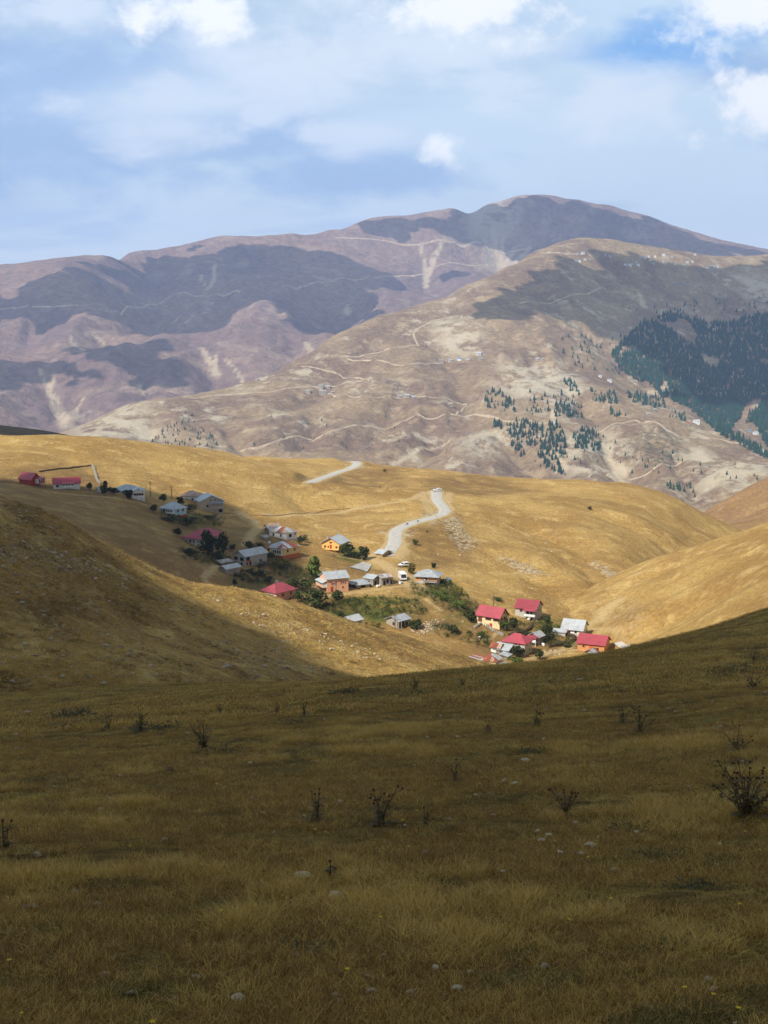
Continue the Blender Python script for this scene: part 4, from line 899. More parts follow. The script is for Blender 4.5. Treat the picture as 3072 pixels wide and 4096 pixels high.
_wcache = {}
def window_meshes(w, h, style):
    k = (round(w, 2), round(h, 2), style)
    if k in _wcache: return _wcache[k]
    # lies in the plane x = 0 facing -x, centred on y, sill at z = 0
    pane = MB().box(-0.03, 0.05, -w / 2 + 0.05, w / 2 - 0.05, 0.05, h - 0.05).mesh('window_pane', 'window_glass')
    fr = MB(); t = 0.10
    fr.box(-0.07, 0.04, -w / 2, -w / 2 + t, 0, h).box(-0.07, 0.04, w / 2 - t, w / 2, 0, h).box(-0.07, 0.04, -w / 2 + t, w / 2 - t, 0, t).box(-0.07, 0.04, -w / 2 + t, w / 2 - t, h - t, h)
    n = max(1, round(w / 0.75))
    for i in range(1, n): y = -w / 2 + w * i / n; fr.box(-0.065, 0.04, y - 0.05, y + 0.05, t, h - t)
    f = fr.mesh('window_frame', {'w': 'frame_white', 'b': 'shutter_brown', 'r': 'door_red', 's': 'frame_white'}[style])
    sh = MB().box(-0.06, 0.03, -0.22, 0.22, 0.02, h - 0.02).mesh('shutter', 'door_red') if style == 's' else None
    _wcache[k] = (pane, f, sh); return _wcache[k]

def roof_planes(kind, ridge, W, L, H, rise, oh, skew=0.5):
    """roof as a list of polygons; W along x, L along y, from the footprint corner at 0,0"""
    x0, x1, y0, y1 = -oh, W + oh, -oh, L + oh
    sl = rise / (min(W, L) / 2) if kind == 'hip' else rise / ((W if ridge == 'y' else L) / 2)
    e = H - oh * sl * 0.9
    if kind == 'gable':
        if ridge == 'y':
            xm = W * skew; return [[(xm, y1, H + rise), (xm, y0, H + rise), (x0, y0, e), (x0, y1, e)][::-1], [(xm, y0, H + rise), (xm, y1, H + rise), (x1, y1, e), (x1, y0, e)][::-1]]
        ym = L * skew; return [[(x0, ym, H + rise), (x1, ym, H + rise), (x1, y0, e), (x0, y0, e)][::-1], [(x1, ym, H + rise), (x0, ym, H + rise), (x0, y1, e), (x1, y1, e)][::-1]]
    if kind == 'shed':
        return [[(x0, y0, e), (x1, y0, e + (rise if ridge == 'x' else 0)), (x1, y1, e + rise), (x0, y1, e + (rise if ridge == 'y' else 0))]] if ridge == 'd' else \
               ([[(x0, y0, e), (x1, y0, e), (x1, y1, e + rise), (x0, y1, e + rise)]] if ridge == 'x' else [[(x0, y0, e), (x1, y0, e + rise), (x1, y1, e + rise), (x0, y1, e)]])
    z = H + rise
    if W > L:
        r0, r1 = (L / 2 * 0.9, L / 2, z), (W - L / 2 * 0.9, L / 2, z)
        return [[(x0, y0, e), (x1, y0, e), r1, r0], [(x1, y0, e), (x1, y1, e), r1], [(x1, y1, e), (x0, y1, e), r0, r1], [(x0, y1, e), (x0, y0, e), r0]]
    r0, r1 = (W / 2, W / 2 * 0.9, z), (W / 2, L - W / 2 * 0.9, z)
    if abs(W - L) < 0.3: r1 = (W / 2, L / 2 + 0.15, z); r0 = (W / 2, L / 2 - 0.15, z)
    return [[(x0, y0, e), (x1, y0, e), r0], [(x1, y0, e), (x1, y1, e), r1, r0], [(x1, y1, e), (x0, y1, e), r1], [(x0, y1, e), (x0, y0, e), r0, r1]]

def clip_poly(P, axis, lo, hi):
    """part of a polygon between two planes across an axis"""
    def cut(P, s, v):
        out = []
        for i in range(len(P)):
            a, b_ = np.array(P[i], float), np.array(P[(i + 1) % len(P)], float); da, db = s * (a[axis] - v), s * (b_[axis] - v)
            if da >= 0: out.append(a)
            if da * db < 0: out.append(a + (b_ - a) * da / (da - db))
        return out
    P = cut(P, 1, lo)
    return cut(P, -1, hi) if len(P) > 2 else P
SITES = []
def house(name, label, corner, pA, pB, th, wall_px, roof=('gable', 'y', 0.9, 'roof_crimson'), walls='plaster_white', wa=(), wb=(), doors=(), plinth=None, oh=0.45, chimney=None, stripes=None, skew=0.5, min_len=2.0, cat='house', surf=None, drange=(250, 900), depthB=None, depthA=None):
    """corner: photo pixel of the near bottom corner; pA, pB: widths in the photo of the walls running left and right from it; th: turn in degrees.
       wa / wb: windows on those walls (along 0..1, sill height, width, height, style)"""
    surf = surf or sV_; t = R(th)
    P, ok = vcast(surf, [corner], *drange); C = P[0]; k = C[1] / F_PX
    LA = depthA or max(min_len, pA * k / math.cos(t)); LB = depthB or max(min_len, pB * k / math.sin(t)); H = wall_px * k
    rz = math.atan2(math.cos(t), math.sin(t)); bx = np.array([math.sin(t), math.cos(t)]); ay = np.array([-math.cos(t), math.sin(t)])
    e = empty(name, (C[0] + bx[0] * LB / 2 + ay[0] * LA / 2, C[1] + bx[1] * LB / 2 + ay[1] * LA / 2, C[2]), rz, label, cat)
    off = (-LB / 2, -LA / 2, 0)
    kind, ridge, rise, rmat = roof
    SITES.append((e.location.x, e.location.y, max(LA, LB) / 2))
    w = MB()
    if kind == 'gable':
        if ridge == 'y':
            xm = LB * skew
            w.add([(0, 0, -3), (LB, 0, -3), (LB, 0, H), (xm, 0, H + rise), (0, 0, H), (0, LA, -3), (LB, LA, -3), (LB, LA, H), (xm, LA, H + rise), (0, LA, H)], [(0, 1, 2, 3, 4), (9, 8, 7, 6, 5), (0, 4, 9, 5), (1, 6, 7, 2), (4, 3, 8, 9), (3, 2, 7, 8)])
        else:
            ym = LA * skew
            w.add([(0, 0, -3), (0, LA, -3), (0, LA, H), (0, ym, H + rise), (0, 0, H), (LB, 0, -3), (LB, LA, -3), (LB, LA, H), (LB, ym, H + rise), (LB, 0, H)], [(4, 3, 2, 1, 0), (5, 6, 7, 8, 9), (5, 9, 4, 0), (2, 7, 6, 1), (9, 8, 3, 4), (8, 7, 2, 3)])
    else: w.box(0, LB, 0, LA, -3, H)
    part('wall', w.mesh('wall', walls), e, off)
    if plinth:
        pm, ph = plinth; part('plinth', MB().box(-0.06, LB + 0.06, -0.06, LA + 0.06, -3.0, ph * k).mesh('plinth', pm), e, off)
    pl = roof_planes(kind, ridge, LB, LA, H + 0.03, rise, oh, skew)
    if stripes:
        # sheets laid side by side, each its own piece
        ro = part('roof', MB().slab([(-oh * .5, -oh * .5, H - 0.04), (LB + oh * .5, -oh * .5, H - 0.04), (LB + oh * .5, LA + oh * .5, H - 0.04), (-oh * .5, LA + oh * .5, H - 0.04)], 0.06).mesh('roof_deck', 'wood_grey'), e, off)
        rs = random.Random(len(label))
        for q_ in pl:
            Q = np.array(q_); ax = 0 if abs(Q[1][0] - Q[0][0]) > abs(Q[1][1] - Q[0][1]) else 1
            lo, hi = Q[:, ax].min(), Q[:, ax].max(); n = max(3, int((hi - lo) / 0.95))
            for i in range(n):
                pc = clip_poly(q_, ax, lo + (hi - lo) * i / n + 0.012, lo + (hi - lo) * (i + 1) / n - 0.012)
                if len(pc) > 2 and np.linalg.norm(np.cross(pc[1] - pc[0], pc[2] - pc[0])) > 1e-3:
                    lift = rs.uniform(0, 0.035); pc = [p + np.array((0, 0, lift)) for p in pc]
                    o = bpy.data.objects.new('roof_sheet', MB().slab(pc, 0.06).mesh('roof_sheet', rs.choice(stripes))); COL.objects.link(o); o.parent = ro
    else:
        rb = MB()
        for q_ in pl: rb.slab(q_, 0.14)
        part('roof', rb.mesh('roof', rmat), e, off)
    def put_win(side, spec):
        for (f, s, ww, hh, st) in spec:
            pane, fr, sh = window_meshes(ww, hh, st)
            loc = (off[0], off[1] + f * LA, s) if side == 'a' else (off[0] + f * LB, off[1], s)
            rot = (0, 0, 0) if side == 'a' else (0, 0, math.pi / 2)
            o = part('window', pane, e, loc, rot); part('window_frame', fr, o)
            if sh:
                for sg in (-1, 1): part('shutter', sh, o, (0, sg * (ww / 2 + 0.24), 0))
    put_win('a', wa); put_win('b', wb)
    for (side, f, s, ww, hh, mt) in doors:
        d = MB().box(-0.06, 0.04, -ww / 2, ww / 2, 0, hh).mesh('door', mt)  # dark_inside panels are no door leaf: painted shade of an opening
        o = part('door', d, e, (off[0], off[1] + f * LA, s) if side == 'a' else (off[0] + f * LB, off[1], s), (0, 0, 0) if side == 'a' else (0, 0, math.pi / 2))
        if mt != 'dark_inside': part('door_handle', MB().box(-0.11, -0.06, ww * 0.32, ww * 0.40, hh * 0.45, hh * 0.52).mesh('door_handle', 'frame_white'), o)
    if chimney:
        cx, cy_, hh = chimney; part('chimney', MB().box(-0.25, 0.25, -0.25, 0.25, H, H + rise + hh).box(-0.32, 0.32, -0.32, 0.32, H + rise + hh, H + rise + hh + 0.12).mesh('chimney', 'stone_grey'), e, (off[0] + cx * LB, off[1] + cy_ * LA, 0))
    return e, off, LA, LB, H, k
def porch(hs, side, f0, f1, depth, floor_z, roof_z, rmat, rail=None, post='frame_white', rail_h=0.9, drop=0.25, glazed=False, deck='concrete', post_n=3):
    """roofed balcony in front of wall a or b"""
    e, off, LA, LB, H, k = hs
    L = LA if side == 'a' else LB
    def M(bx_): return bx_
    def bx(mb, d0, d1, s0, s1, z0, z1):
        if side == 'a': mb.box(off[0] - d1, off[0] - d0, off[1] + s0, off[1] + s1, z0, z1)
        else: mb.box(off[0] + s0, off[0] + s1, off[1] - d1, off[1] - d0, z0, z1)
        return mb
    s0, s1 = f0 * L, f1 * L
    part('balcony_floor', bx(MB(), 0.002, depth, s0, s1, floor_z - 0.18, floor_z).mesh('balcony_floor', deck), e)
    for i in range(post_n):
        s = s0 + 0.12 + (s1 - s0 - 0.24) * i / (post_n - 1)
        part('post', bx(MB(), depth - 0.18, depth - 0.04, s - 0.07, s + 0.07, floor_z - (floor_z + 1.5 if not glazed else 0), roof_z - drop).mesh('post', post), e)
    if rail: part('railing', bx(MB(), depth - 0.10, depth - 0.03, s0, s1, floor_z + 0.01, floor_z + rail_h).mesh('railing', rail), e)
    if glazed:
        n = max(2, round((s1 - s0) / 1.1))
        for i in range(n):
            a, b_ = s0 + (s1 - s0) * i / n + 0.14, s0 + (s1 - s0) * (i + 1) / n - 0.14
            part('window', bx(MB(), depth - 0.09, depth - 0.02, a, b_, floor_z + rail_h + 0.03, roof_z - drop - 0.15).mesh('window_pane', 'window_glass'), e)
        part('window_band', bx(bx(MB(), depth - 0.08, depth - 0.04, s0, s1, floor_z + rail_h, roof_z - drop), 0.01, depth - 0.1, s0, s0 + 0.08, floor_z, roof_z - drop).mesh('window_band', 'frame_white'), e)
    if rmat:
        o0 = 0.25
        if side == 'a': P = [(off[0] - depth - o0, off[1] + s0 - o0, roof_z - drop), (off[0] + 0.0, off[1] + s0 - o0, roof_z + 0.25), (off[0] + 0.0, off[1] + s1 + o0, roof_z + 0.25), (off[0] - depth - o0, off[1] + s1 + o0, roof_z - drop)]
        else: P = [(off[0] + s0 - o0, off[1] - depth - o0, roof_z - drop), (off[0] + s1 + o0, off[1] - depth - o0, roof_z - drop), (off[0] + s1 + o0, off[1], roof_z + 0.25), (off[0] + s0 - o0, off[1], roof_z + 0.25)]
        part('porch_roof', MB().slab(P, 0.10).mesh('porch_roof', rmat), e)
Z1 = lambda x, y: (x / 2.074, 1800 + y / 2.074)
Z2 = lambda x, y: (700 + x / 2.37, 1950 + y / 2.37)
Z3 = lambda x, y: (1180 + x / 2.676, 2100 + y / 2.676)
Z4 = lambda x, y: (1800 + x / 2.183, 2250 + y / 2.183)

# upper end of the village
h_ = house('house', 'small red house with crimson gable roof and glazed porch on the hill', Z1(258, 296), 58, 26, 32, 25, ('gable', 'y', 2.0, 'roof_crimson'), 'plaster_red', wb=[(0.6, 2.6, .7, .7, 'b')])
porch(h_, 'b', 0.45, 1.15, 1.8, 0.7, 2.5, 'roof_crimson', 'plaster_red', 'frame_white', 0.7, glazed=True)
h_ = house('house', 'white house with crimson roof and glazed middle bay beside the red house', Z1(446, 322), 15, 99, 74, 21, ('gable', 'x', 1.7, 'roof_crimson_faded'), 'plaster_white', wa=[(.5, .6, .8, 1.2, 'b')], wb=[(.14, .5, .9, .9, 'b')])
porch(h_, 'b', 0.34, 0.76, 1.6, 0.6, 2.1, 'roof_crimson_faded', 'frame_white', 'frame_white', 0.6, glazed=True, deck='plaster_white')
house('house', 'small white hut behind bushes left of the grey-roofed white house', Z1(830, 352), 18, 10, 40, 14, ('shed', 'x', .5, 'roof_oldgrey'), 'plaster_white', cat='hut')
h_ = house('house', 'white house with long blue-grey hip roof behind dark firs', Z1(1090, 384), 90, 40, 28, 20, ('hip', 'y', 1.7, 'roof_bluegrey'), 'plaster_white', wa=[(.15, .5, .8, 1.0, 'b'), (.4, .5, .8, 1.0, 'b')])
house('house', 'white gabled wing with window row below the blue-grey hip roof', Z1(1098, 402), 14, 47, 72, 25, ('gable', 'y', 1.3, 'roof_bluegrey'), 'plaster_white', wb=[(.22, 1.0, .8, .8, 'b'), (.42, 1.0, .8, .8, 'b'), (.62, 1.0, .8, .8, 'b'), (.82, 1.0, .8, .8, 'b')], plinth=('frame_white', 4), doors=[('b', .75, -.9, .9, 1.0, 'dark_inside')])
h_ = house('house', 'pale blue and white house with blue-grey hip roof among dark bushes', Z1(1452, 558), 66, 38, 34, 33, ('hip', 'y', 1.9, 'roof_bluegrey'), 'plaster_blue', wb=[(.25, 1.6, .8, 1.1, 'b'), (.7, 1.6, .8, 1.1, 'b'), (.3, .2, .6, .6, 'b')], plinth=('plaster_brick', 5), wa=[(.75, 1.5, .8, 1.1, 'b')])
porch(h_, 'a', 0.02, 0.5, 1.1, 1.3, 2.75, None, 'frame_white', 'frame_white', 0.6, glazed=True, drop=0.05)
house('house', 'white house with grey and reddish hip roof behind the blue house', Z2(214, 140), 72, 26, 14, 25, ('hip', 'y', 1.5, 'roof_rustpale'), 'plaster_white', wa=[(.3, .5, .7, 1.0, 'b'), (.66, .5, .7, 1.0, 'b')], depthB=6)
h_ = house('house', 'beige house with blue-grey gable, round attic windows and roofed balcony', Z2(238, 205), 18, 90, 70, 30, ('gable', 'y', 2.1, 'roof_bluegrey'), 'plaster_beige', wb=[(.32, .6, .8, .9, 'b'), (.46, 3.0, .5, .5, 'b'), (.66, 3.0, .5, .5, 'b')], doors=[('b', .88, -1.6, 1.4, 1.2, 'dark_inside')], depthA=8)
porch(h_, 'b', 0.44, 0.99, 1.3, 0.2, 2.3, 'roof_bluegrey', 'plaster_beige', 'plaster_beige', 0.6)
h_ = house('house', 'cream house with crimson hip roof half hidden by tall dark trees', Z2(250, 585), 78, 74, 30, 42, ('hip', 'x', 2.2, 'roof_crimson_faded'), 'plaster_beige', wa=[(.16, 1.9, .9, 1.0, 'w'), (.4, 1.9, .8, 1.0, 'b'), (.62, 1.9, .8, 1.0, 'b'), (.85, 1.9, .8, 1.0, 'w'), (.6, .1, .5, .5, 'b')], chimney=(.5, .75, .1))
porch(h_, 'a', 0.0, 0.28, 1.0, 1.7, 3.4, None, 'concrete', 'plaster_white', 0.7, post_n=2)
# middle of the village
h_ = house('house', 'white house with rusty striped tin roof behind the yellow house', Z2(1056, 500), 74, 40, 34, 30, ('hip', 'y', 1.4, 'roof_silver'), 'plaster_white', wa=[(.32, 1.0, .7, 1.0, 'b'), (.75, 1.0, .8, 1.0, 'b')], wb=[(.35, .8, 1.6, 1.2, 'b'), (.8, 1.2, .6, .9, 'b')], stripes=['roof_silver', 'roof_oldgrey', 'roof_rustpale', 'roof_rust', 'roof_rustpale'])
house('shack', 'grey weathered shack with sagging tin roof above the white striped-roof house', Z2(905, 440), 26, 38, 40, 15, ('gable', 'x', .8, 'roof_oldgrey'), 'wood_grey', stripes=['roof_oldgrey', 'roof_silver', 'roof_oldgrey'], cat='shack', doors=[('b', .5, 0, .9, 1.2, 'dark_inside')])
house('shack', 'low grey plank shack at the track, uppermost of the tin-roofed shacks', Z2(880, 400), 15, 42, 50, 12, ('gable', 'x', .7, 'roof_oldgrey'), 'wood_grey', stripes=['roof_oldgrey', 'roof_rustpale', 'roof_oldgrey'], cat='shack')
house('shack', 'tiny lean-to store beside the weathered shacks', Z2(855, 500), 16, 14, 45, 12, ('shed', 'x', .5, 'roof_oldgrey'), 'stone_grey', cat='shack')
h_ = house('house', 'yellow house with brick-red base and rust-and-silver hip roof', Z2(1022, 684), 75, 62, 38, 44, ('hip', 'x', 1.6, 'roof_silver'), 'plaster_yellow', wa=[(.82, 2.2, .7, 1.0, 'b'), (.5, 2.0, .7, 1.0, 'b')], wb=[(.3, 2.2, .8, 1.0, 'b'), (.72, 2.2, .7, 1.0, 'b')], plinth=('plaster_brick', 15), stripes=['roof_rust', 'roof_rust', 'roof_silver', 'roof_silver', 'roof_rust'], doors=[('a', .2, .0, 2.0, 1.1, 'dark_inside')])
porch(h_, 'a', 0.02, 0.52, 0.7, 1.45, 3.3, None, 'plaster_cream', 'frame_white', 0.6, glazed=True, drop=0.05, deck='plaster_cream')
h_ = house('house', 'grey two-storey house with silver gable roof and open corner balcony', Z2(668, 746), 56, 80, 42, 40, ('gable', 'x', 1.5, 'roof_silver'), 'plaster_grey', wa=[(.3, .3, .8, .7, 'b'), (.7, .3, .8, .7, 'b')], wb=[(.7, .5, .8, .9, 'b'), (.08, .3, .7, .7, 'b')], doors=[('a', .28, 1.6, 1.7, 1.1, 'dark_inside'), ('a', .76, 1.6, 1.7, 1.1, 'dark_inside'), ('b', .12, 1.75, 1.4, 1.1, 'dark_inside'), ('b', .22, 0, .8, 1.5, 'dark_inside')])
part('balcony_panel', MB().box(0.3, 2.1, -0.12, -0.04, 1.0, 1.75).mesh('balcony_panel', 'plaster_brick'), h_[0], h_[1])
house('shed', 'small stone shed with pale tin roof and red upper boards by the track', Z2(486, 820), 33, 50, 42, 20, ('gable', 'x', .8, 'roof_silver'), 'stone_grey', cat='shed', plinth=None)
house('shed', 'grey lean-to shed behind the small stone shed', Z2(440, 745), 14, 40, 50, 14, ('shed', 'x', .6, 'roof_oldgrey'), 'wood_grey', cat='shed')
h_ = house('house', 'salmon pink house with crimson pyramid roof behind the rocky slope', Z2(962, 1086), 66, 72, 40, 38, ('hip', 'x', 2.0, 'roof_crimson'), 'plaster_pink', wa=[(.86, 1.3, .6, 1.0, 'r'), (.38, 1.2, 2.6, 1.0, 'w')], wb=[(.33, 1.3, .7, .9, 'r'), (.76, 1.3, .7, .9, 'r'), (.72, .0, .4, .5, 'r')])
h_ = house('house', 'peach house with silver lean roof and white-windowed corner room', Z2(1442, 992), 33, 86, 66, 54, ('gable', 'x', 1.7, 'roof_silver'), 'plaster_peach', wb=[(.32, 2.1, .8, .9, 's'), (.76, 2.2, .8, .9, 's'), (.74, .9, .6, .5, 'r')], doors=[('b', .22, .1, .8, 1.5, 'door_red')], chimney=(.1, .7, .5))
porch(h_, 'a', 0.02, 0.98, 1.5, 1.6, 3.2, 'roof_silver', 'plaster_peach', 'frame_white', 0.7, glazed=True, deck='plaster_peach')
h_ = house('house', 'golden yellow house with silver gable roof and red door above the garden', Z2(1562, 628), 74, 18, 20, 42, ('gable', 'x', 1.9, 'roof_silver'), 'plaster_gold', wa=[(.18, 1.9, .7, .7, 'b'), (.82, 1.9, .7, .8, 'b'), (.64, 1.9, .5, .7, 'b'), (.5, 3.6, .9, .5, 'b')], doors=[('a', .5, 1.6, .8, 1.4, 'door_red'), ('a', .1, -.3, 1.4, 1.3, 'shutter_brown')], wb=[(.5, 1.8, .7, .8, 'b')], depthB=7.5, chimney=(.3, .8, .0), oh=0.7)
part('balcony_floor', MB().box(-0.9, 0.0, 0.2, 5.2, 1.3, 1.5).mesh('balcony_floor', 'plaster_gold'), h_[0], h_[1])
h_ = house('barn', 'little barn with silver gable roof at the foot of the paved road', Z3(935, 345), 28, 38, 34, 13, ('gable', 'y', .9, 'roof_silver'), 'wood_ochre', cat='barn', doors=[('b', .75, 0, .9, 1.0, 'wood_dark')])
h_ = house('house', 'orange house with silver hip roof, shaded balcony and red cellar door', Z3(1518, 655), 86, 16, 14, 40, ('hip', 'y', 1.5, 'roof_silver'), 'plaster_orange', wa=[(.78, 1.9, .5, .9, 'w')], plinth=('concrete', 18), doors=[('a', .32, -.1, .8, 1.4, 'door_red'), ('a', .55, 1.7, 1.2, 1.3, 'dark_inside')], depthB=6.5, oh=0.8)
porch(h_, 'a', 0.0, 0.6, 1.3, 1.55, 3.1, None, 'wood_grey', 'wood_dark', 0.55, drop=0.0)
house('shack', 'ruined grey shack with broken tin gable in the middle of the village', Z3(835, 655), 36, 34, 42, 30, ('gable', 'y', .9, 'roof_oldgrey'), 'stone_grey', stripes=['roof_oldgrey', 'roof_silver', 'roof_silver'], cat='shack', doors=[('b', .3, 0, .8, 1.6, 'dark_inside'), ('b', .75, 1.0, .8, 1.0, 'dark_inside'), ('a', .5, .4, .9, 1.1, 'dark_inside')])
house('shack', 'low shed with pale flat tin roof left of the ruined shack', Z3(660, 678), 12, 52, 62, 13, ('shed', 'x', .7, 'roof_silver'), 'stone_grey', cat='shed', depthA=4.5, doors=[('b', .5, 0, 1.6, .8, 'dark_inside')])
house('shack', 'dark wooden lean-to between the peach house and the flat tin shed', Z3(615, 672), 14, 14, 45, 15, ('shed', 'x', .4, 'roof_oldgrey'), 'wood_dark', cat='shed')
house('shack', 'collapsed grey outbuilding with rubble roof beside the white van', Z3(925, 650), 10, 48, 62, 32, ('gable', 'x', .7, 'roof_oldgrey'), 'stone_grey', stripes=['roof_oldgrey', 'roof_rustpale', 'roof_silver', 'roof_oldgrey'], cat='shack', depthA=5, doors=[('b', .25, 0, .8, 1.5, 'dark_inside'), ('b', .55, .6, .9, 1.2, 'dark_inside'), ('b', .85, .2, .7, 1.2, 'dark_inside')])
h_ = house('house', 'small grey stone house with silver roof standing below the gardens', Z3(1108, 1112), 50, 44, 42, 33, ('gable', 'x', 1.0, 'roof_silver'), 'stone_grey', wa=[(.4, .8, .8, .9, 'b')], doors=[('b', .35, .3, 1.6, 1.6, 'dark_inside'), ('b', .8, .5, .8, .9, 'dark_inside')], oh=0.6)
part('pillar', MB().box(0.4, 0.6, -0.9, -0.7, -0.5, 2.2).mesh('pillar', 'wood_grey'), h_[0], h_[1])
house('shed', 'shed showing only its silver roof above the rocky slope', (1404, 2522), 36, 44, 44, 38, ('gable', 'x', 1.1, 'roof_silver'), 'stone_grey', cat='shed')
# lower end of the village
h_ = house('house', 'yellow two-storey house with big crimson gable roof and red front door', Z4(432, 588), 88, 38, 36, 52, ('gable', 'y', 2.3, 'roof_crimson'), 'plaster_cream', wa=[(.14, 2.4, 2.2, .8, 'b'), (.5, 2.4, 2.0, .8, 'b')], wb=[(.25, 2.6, .7, .9, 'b'), (.6, 2.6, .7, .9, 'b'), (.55, 4.4, .6, .7, 'b')], doors=[('a', .38, .1, .9, 1.5, 'door_red'), ('a', .86, 1.6, 1.4, 1.5, 'shutter_brown')], oh=0.5)
part('terrace', MB().box(-3.2, -0.01, 1.0, 9.0, -2.5, 0.05).mesh('terrace', 'concrete'), h_[0], h_[1])
h_ = house('house', 'off-white house with crimson gable roof, red porch roof and cluttered balcony', Z4(748, 508), 80, 18, 24, 48, ('gable', 'y', 2.0, 'roof_crimson'), 'plaster_grey', wa=[(.72, 2.4, .9, .8, 'r'), (.22, 1.9, 1.0, .9, 'w')], wb=[(.5, 2.4, .6, .8, 'b')], depthB=6.5, doors=[('a', .38, 1.6, .9, 1.5, 'dark_inside'), ('a', .25, -.1, .9, 1.3, 'dark_inside')])
porch(h_, 'a', 0.0, 0.52, 1.3, 1.5, 3.4, 'roof_crimson', 'plaster_white', 'wood_grey', 0.6)
h_ = house('house', 'tall off-white house with crimson hip roof beside rusty tin sheds', Z4(650, 822), 85, 38, 30, 56, ('hip', 'y', 1.8, 'roof_crimson'), 'plaster_grey', wb=[(.3, 2.8, .7, .9, 'r'), (.8, 2.9, .6, .8, 'r'), (.7, 1.0, .5, .5, 'b')], wa=[(.4, 3.0, .6, .5, 'r')])
part('awning', MB().slab([(-3.6, 3.2, 1.9), (0.0, 3.2, 3.2), (0.0, 8.4, 3.2), (-3.6, 8.4, 1.9)], 0.08).mesh('awning', 'roof_silver'), h_[0], h_[1])
h_ = house('house', 'small house with silver gable and red-roofed white balcony behind the tall house', Z4(768, 728), 34, 26, 40, 38, ('gable', 'x', 1.0, 'roof_silver'), 'wood_grey', doors=[('a', .5, 1.3, 1.6, 1.1, 'dark_inside')])
porch(h_, 'a', 0.0, 1.0, 1.3, 1.2, 2.6, 'roof_crimson', 'frame_white', 'frame_white', 0.7)
h_ = house('house', 'low cream house with red-and-white striped rusty hip roof', Z4(398, 912), 58, 32, 26, 25, ('hip', 'y', 1.2, 'roof_rust'), 'plaster_cream', stripes=['roof_rust', 'roof_rust', 'roof_rustpale', 'roof_silver', 'roof_rust'])
house('shed', 'low shed with striped rusty roof left of the low cream house', Z4(275, 872), 44, 22, 26, 10, ('shed', 'x', .5, 'roof_rust'), 'stone_grey', stripes=['roof_rust', 'roof_rustpale', 'roof_silver'], cat='shed')
house('shed', 'white shed with striped rusty roof leaning on the tall crimson-roofed house', Z4(432, 798), 34, 20, 28, 26, ('gable', 'y', .8, 'roof_rust'), 'plaster_white', stripes=['roof_rust', 'roof_rustpale', 'roof_rust'], cat='shed', doors=[('a', .2, 0, 1.2, 1.3, 'wood_grey')])
house('shed', 'grey plank shed with silver roof between the rusty sheds', Z4(500, 850), 26, 18, 30, 16, ('shed', 'x', .5, 'roof_silver'), 'wood_grey', cat='shed')
house('shed', 'half-buried shed with heaped tin roof at the meadow edge', Z4(470, 940), 32, 26, 40, 14, ('gable', 'x', .6, 'roof_silver'), 'stone_grey', stripes=['roof_silver', 'roof_rustpale', 'roof_oldgrey'], cat='shed')
h_ = house('house', 'white house under a wide grey tin roof near the right-hand slope', Z4(1152, 648), 78, 18, 22, 27, ('gable', 'y', 2.2, 'roof_silver'), 'plaster_white', wa=[(.32, .9, .7, .8, 'b')], depthB=7, plinth=('concrete', 11), oh=0.5, doors=[('a', .66, 0, .9, 1.4, 'dark_inside')])
part('lower_roof', MB().slab([(-2.3, 4.3, 1.2), (-0.4, 4.3, 1.9), (-0.4, 8.6, 1.9), (-2.3, 8.6, 1.2)], 0.1).mesh('lower_roof', 'roof_silver'), h_[0], h_[1])
part('lower_wall', MB().box(-2.0, -0.05, 4.6, 8.3, -2, 1.25).mesh('lower_wall', 'plaster_grey'), h_[0], h_[1])
part('red_panel', MB().slab([(-0.95, 4.0, 1.0), (-0.5, 4.0, 2.0), (-0.5, 4.8, 2.0), (-0.95, 4.8, 1.0)], 0.06).mesh('red_panel', 'roof_crimson'), h_[0], h_[1])
h_ = house('barn', 'long orange barn with crimson gable roof at the meadow edge', Z4(1345, 785), 102, 22, 24, 30, ('gable', 'y', 1.9, 'roof_crimson'), 'plaster_orange', wa=[(.78, .9, .6, .6, 'b'), (.25, .4, .7, .7, 'b')], doors=[('a', .5, .0, 1.1, 1.5, 'plaster_brick')], depthB=6.5, cat='barn')
house('shed', 'small shed with patched rusty gable in front of the orange barn', Z4(1265, 815), 38, 20, 36, 9, ('gable', 'x', .9, 'roof_rust'), 'stone_grey', stripes=['roof_rust', 'roof_silver', 'roof_rust'], cat='shed')
